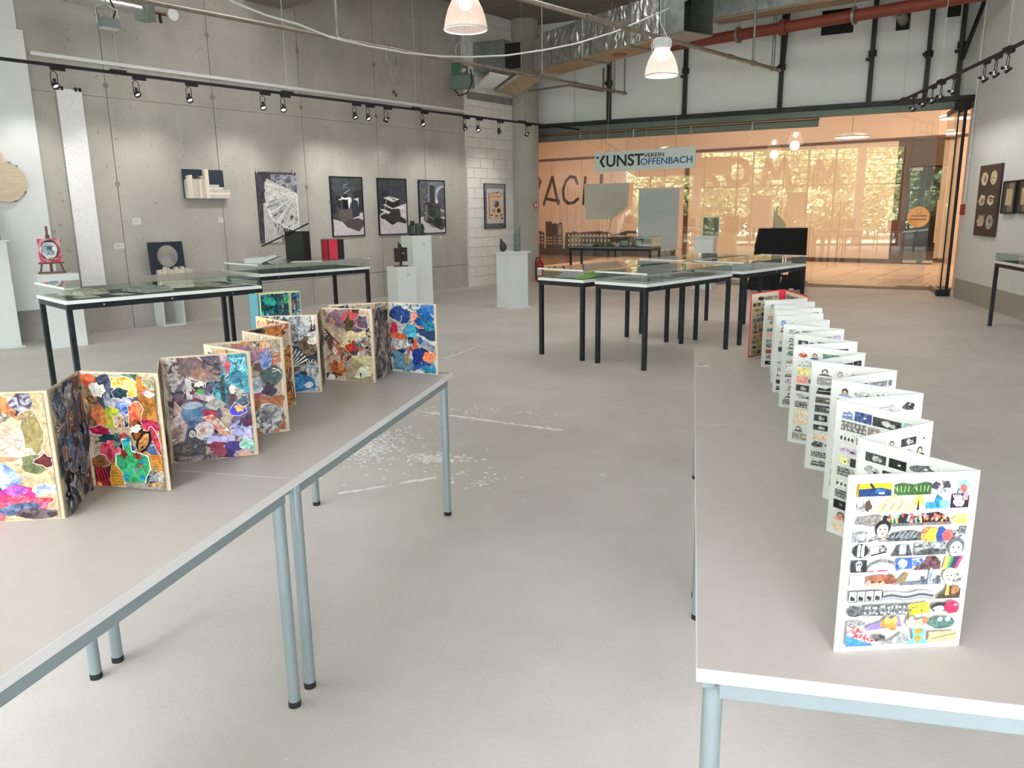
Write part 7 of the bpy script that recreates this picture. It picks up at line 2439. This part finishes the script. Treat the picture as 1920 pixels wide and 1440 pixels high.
for f_ in (.3, 1.2):
    MB().cyl(ta_ + td_ * f_ + Vector((0, 0, .39)), ta_ + td_ * f_ + Vector((0, 0, Z2 - 4.75)), .012, 8).obj('hanger_rod', M['galv'], t)
rc = Vector((1.874,12.895,4.472))
t = thing('round_fitting', 'small round white ceiling fitting at the top edge above the red pipe', 'lamp', rc)
MB().lathe([(.001, 0), (.12, .0), (.13, .02), (.12, .06), (.001, .07)], n=28).obj('disc', M['plinth'], t)
MB().cyl((0, 0, .06), (0, 0, Z2 - rc.z), .012, 8).obj('stem', M['plinth'], t)

def catenary(pts, d0, d1):
    pass
cp = [(-5.059,8.093,3.857), (-4.946,8.205,3.776), (-4.711,8.449,3.685), (-4.462,8.705,3.63), (-4.194,8.954,3.527), (-3.892,9.331,3.488), (-3.561,9.717,3.461), (-3.204,10.117,3.469), (-2.958,10.501,3.516), (-2.575,11.032,3.609), (-2.156,11.584,3.755), (-1.762,12.025,3.902), (-1.267,12.506,4.122), (-0.868,12.414,4.233), (-0.499,12.759,4.447), (-0.118,13.223,4.71)]
o = MB().tube(cp, .011, 8).obj('cable', M['paper'])
tag(o, 'white cable slung across the top from the concrete wall to the duct', 'cable')

fl_ = Vector((-6.204,7.752,3.532))
t = thing('floodlight', 'grey floodlight hanging from the ceiling at top left', 'floodlight', fl_, R(60))
MB().prism([(-.10, -.035), (.10, -.035), (.085, .06), (-.085, .06)], -.09, .06).obj('housing', mat('grey_cast_housing', (128, 136, 138), .45, .3), t, bev=.006)
MB().box(-.09, .09, -.08, .05, -.042, -.036).obj('front_glass', M['greyboard'], t)
for k_ in range(4):
    MB().box(-.06 + .036 * k_, -.05 + .036 * k_, .055, .08, -.02, .055).obj('cooling_fin', M['galv'], t)
MB().tube([(-.11, 0, 0), (-.115, 0, .16), (-.02, 0, .22), (.11, 0, .16), (.11, 0, .0)], .007, 6).obj('bracket', M['alu'], t)
MB().cyl((-.0, 0, .21), (0, 0, Z2 - fl_.z), .008, 8).obj('stem', M['galv'], t)
MB().tube([(.06, .02, .06), (.10, .02, .16), (.05, .02, .28), (.0, .0, .34)], .008, 6).obj('black_cord', M['black'], t)

w0, w1_ = WALL.p((-5.314,4.098)[0], 0, .4), WALL.p((-3.906,4.126)[0], 0, .4)
wz0 = (-4.6,4.12)[1]
t = thing('lagged_pipe', 'foil lagged pipe with valve and white disc along the top of the concrete wall', 'pipe', (w0.x, w0.y, wz0), 0)
dv = Vector((w1_.x - w0.x, w1_.y - w0.y, 0))
MB().cyl((0, 0, 0), dv * .68, .075, 16).obj('lagging', M['foil'], t)
MB().cyl(dv * .68, dv * .98, .022, 10).obj('copper_pipe', mat('brown_copper', (120, 84, 66), .5, .5), t)
MB().box(-.09, .09, -.09, .09, -.13, .10).obj('valve_box', M['galv'], t, dv * .70, 0, .006)
MB().cyl(dv * .98 + Vector((.0, -.05, -.0)), dv * .98 + Vector((.04, -.07, -.0)), .075, 20).obj('white_disc', M['paper'], t)
MB().cyl(dv * .84, dv * .84 + Vector((.02, -.02, -.12)), .02, 10).obj('black_tap', M['black'], t)
for f_ in (.05, .5):
    MB().cyl(dv * f_ + Vector((0, 0, .07)), (dv.x * f_, dv.y * f_, Z2 - wz0), .008, 6).obj('hanger_rod', M['galv'], t)
lp = (0.329,4.245)
t = wthing('cable_coil', 'coil of thin grey cable with two plugs hanging on the concrete wall', 'cable', WALL, lp[0], lp[1], .04)
MB().tube([(.15 * math.cos(k_ * .45) * (1 + .02 * (k_ % 5)), 0, .16 * math.sin(k_ * .45)) for k_ in range(42)], .005, 5).obj('coil', M['alu'], t)
MB().tube([(0, 0, .16), (.02, 0, .7), (-.02, .01, 1.3)], .005, 5).obj('drop', M['alu'], t)
MB().tube([(-.05, 0, -.14), (-.04, 0, -.34), (.02, 0, -.48), (.05, 0, -.60)], .004, 5).obj('lead', M['alu'], t)
MB().box(-.01, .02, -.012, .012, -.62, -.58).box(.045, .075, -.012, .012, -.68, -.62).obj('plug', mat('brown_plug', (96, 70, 60), .5), t)
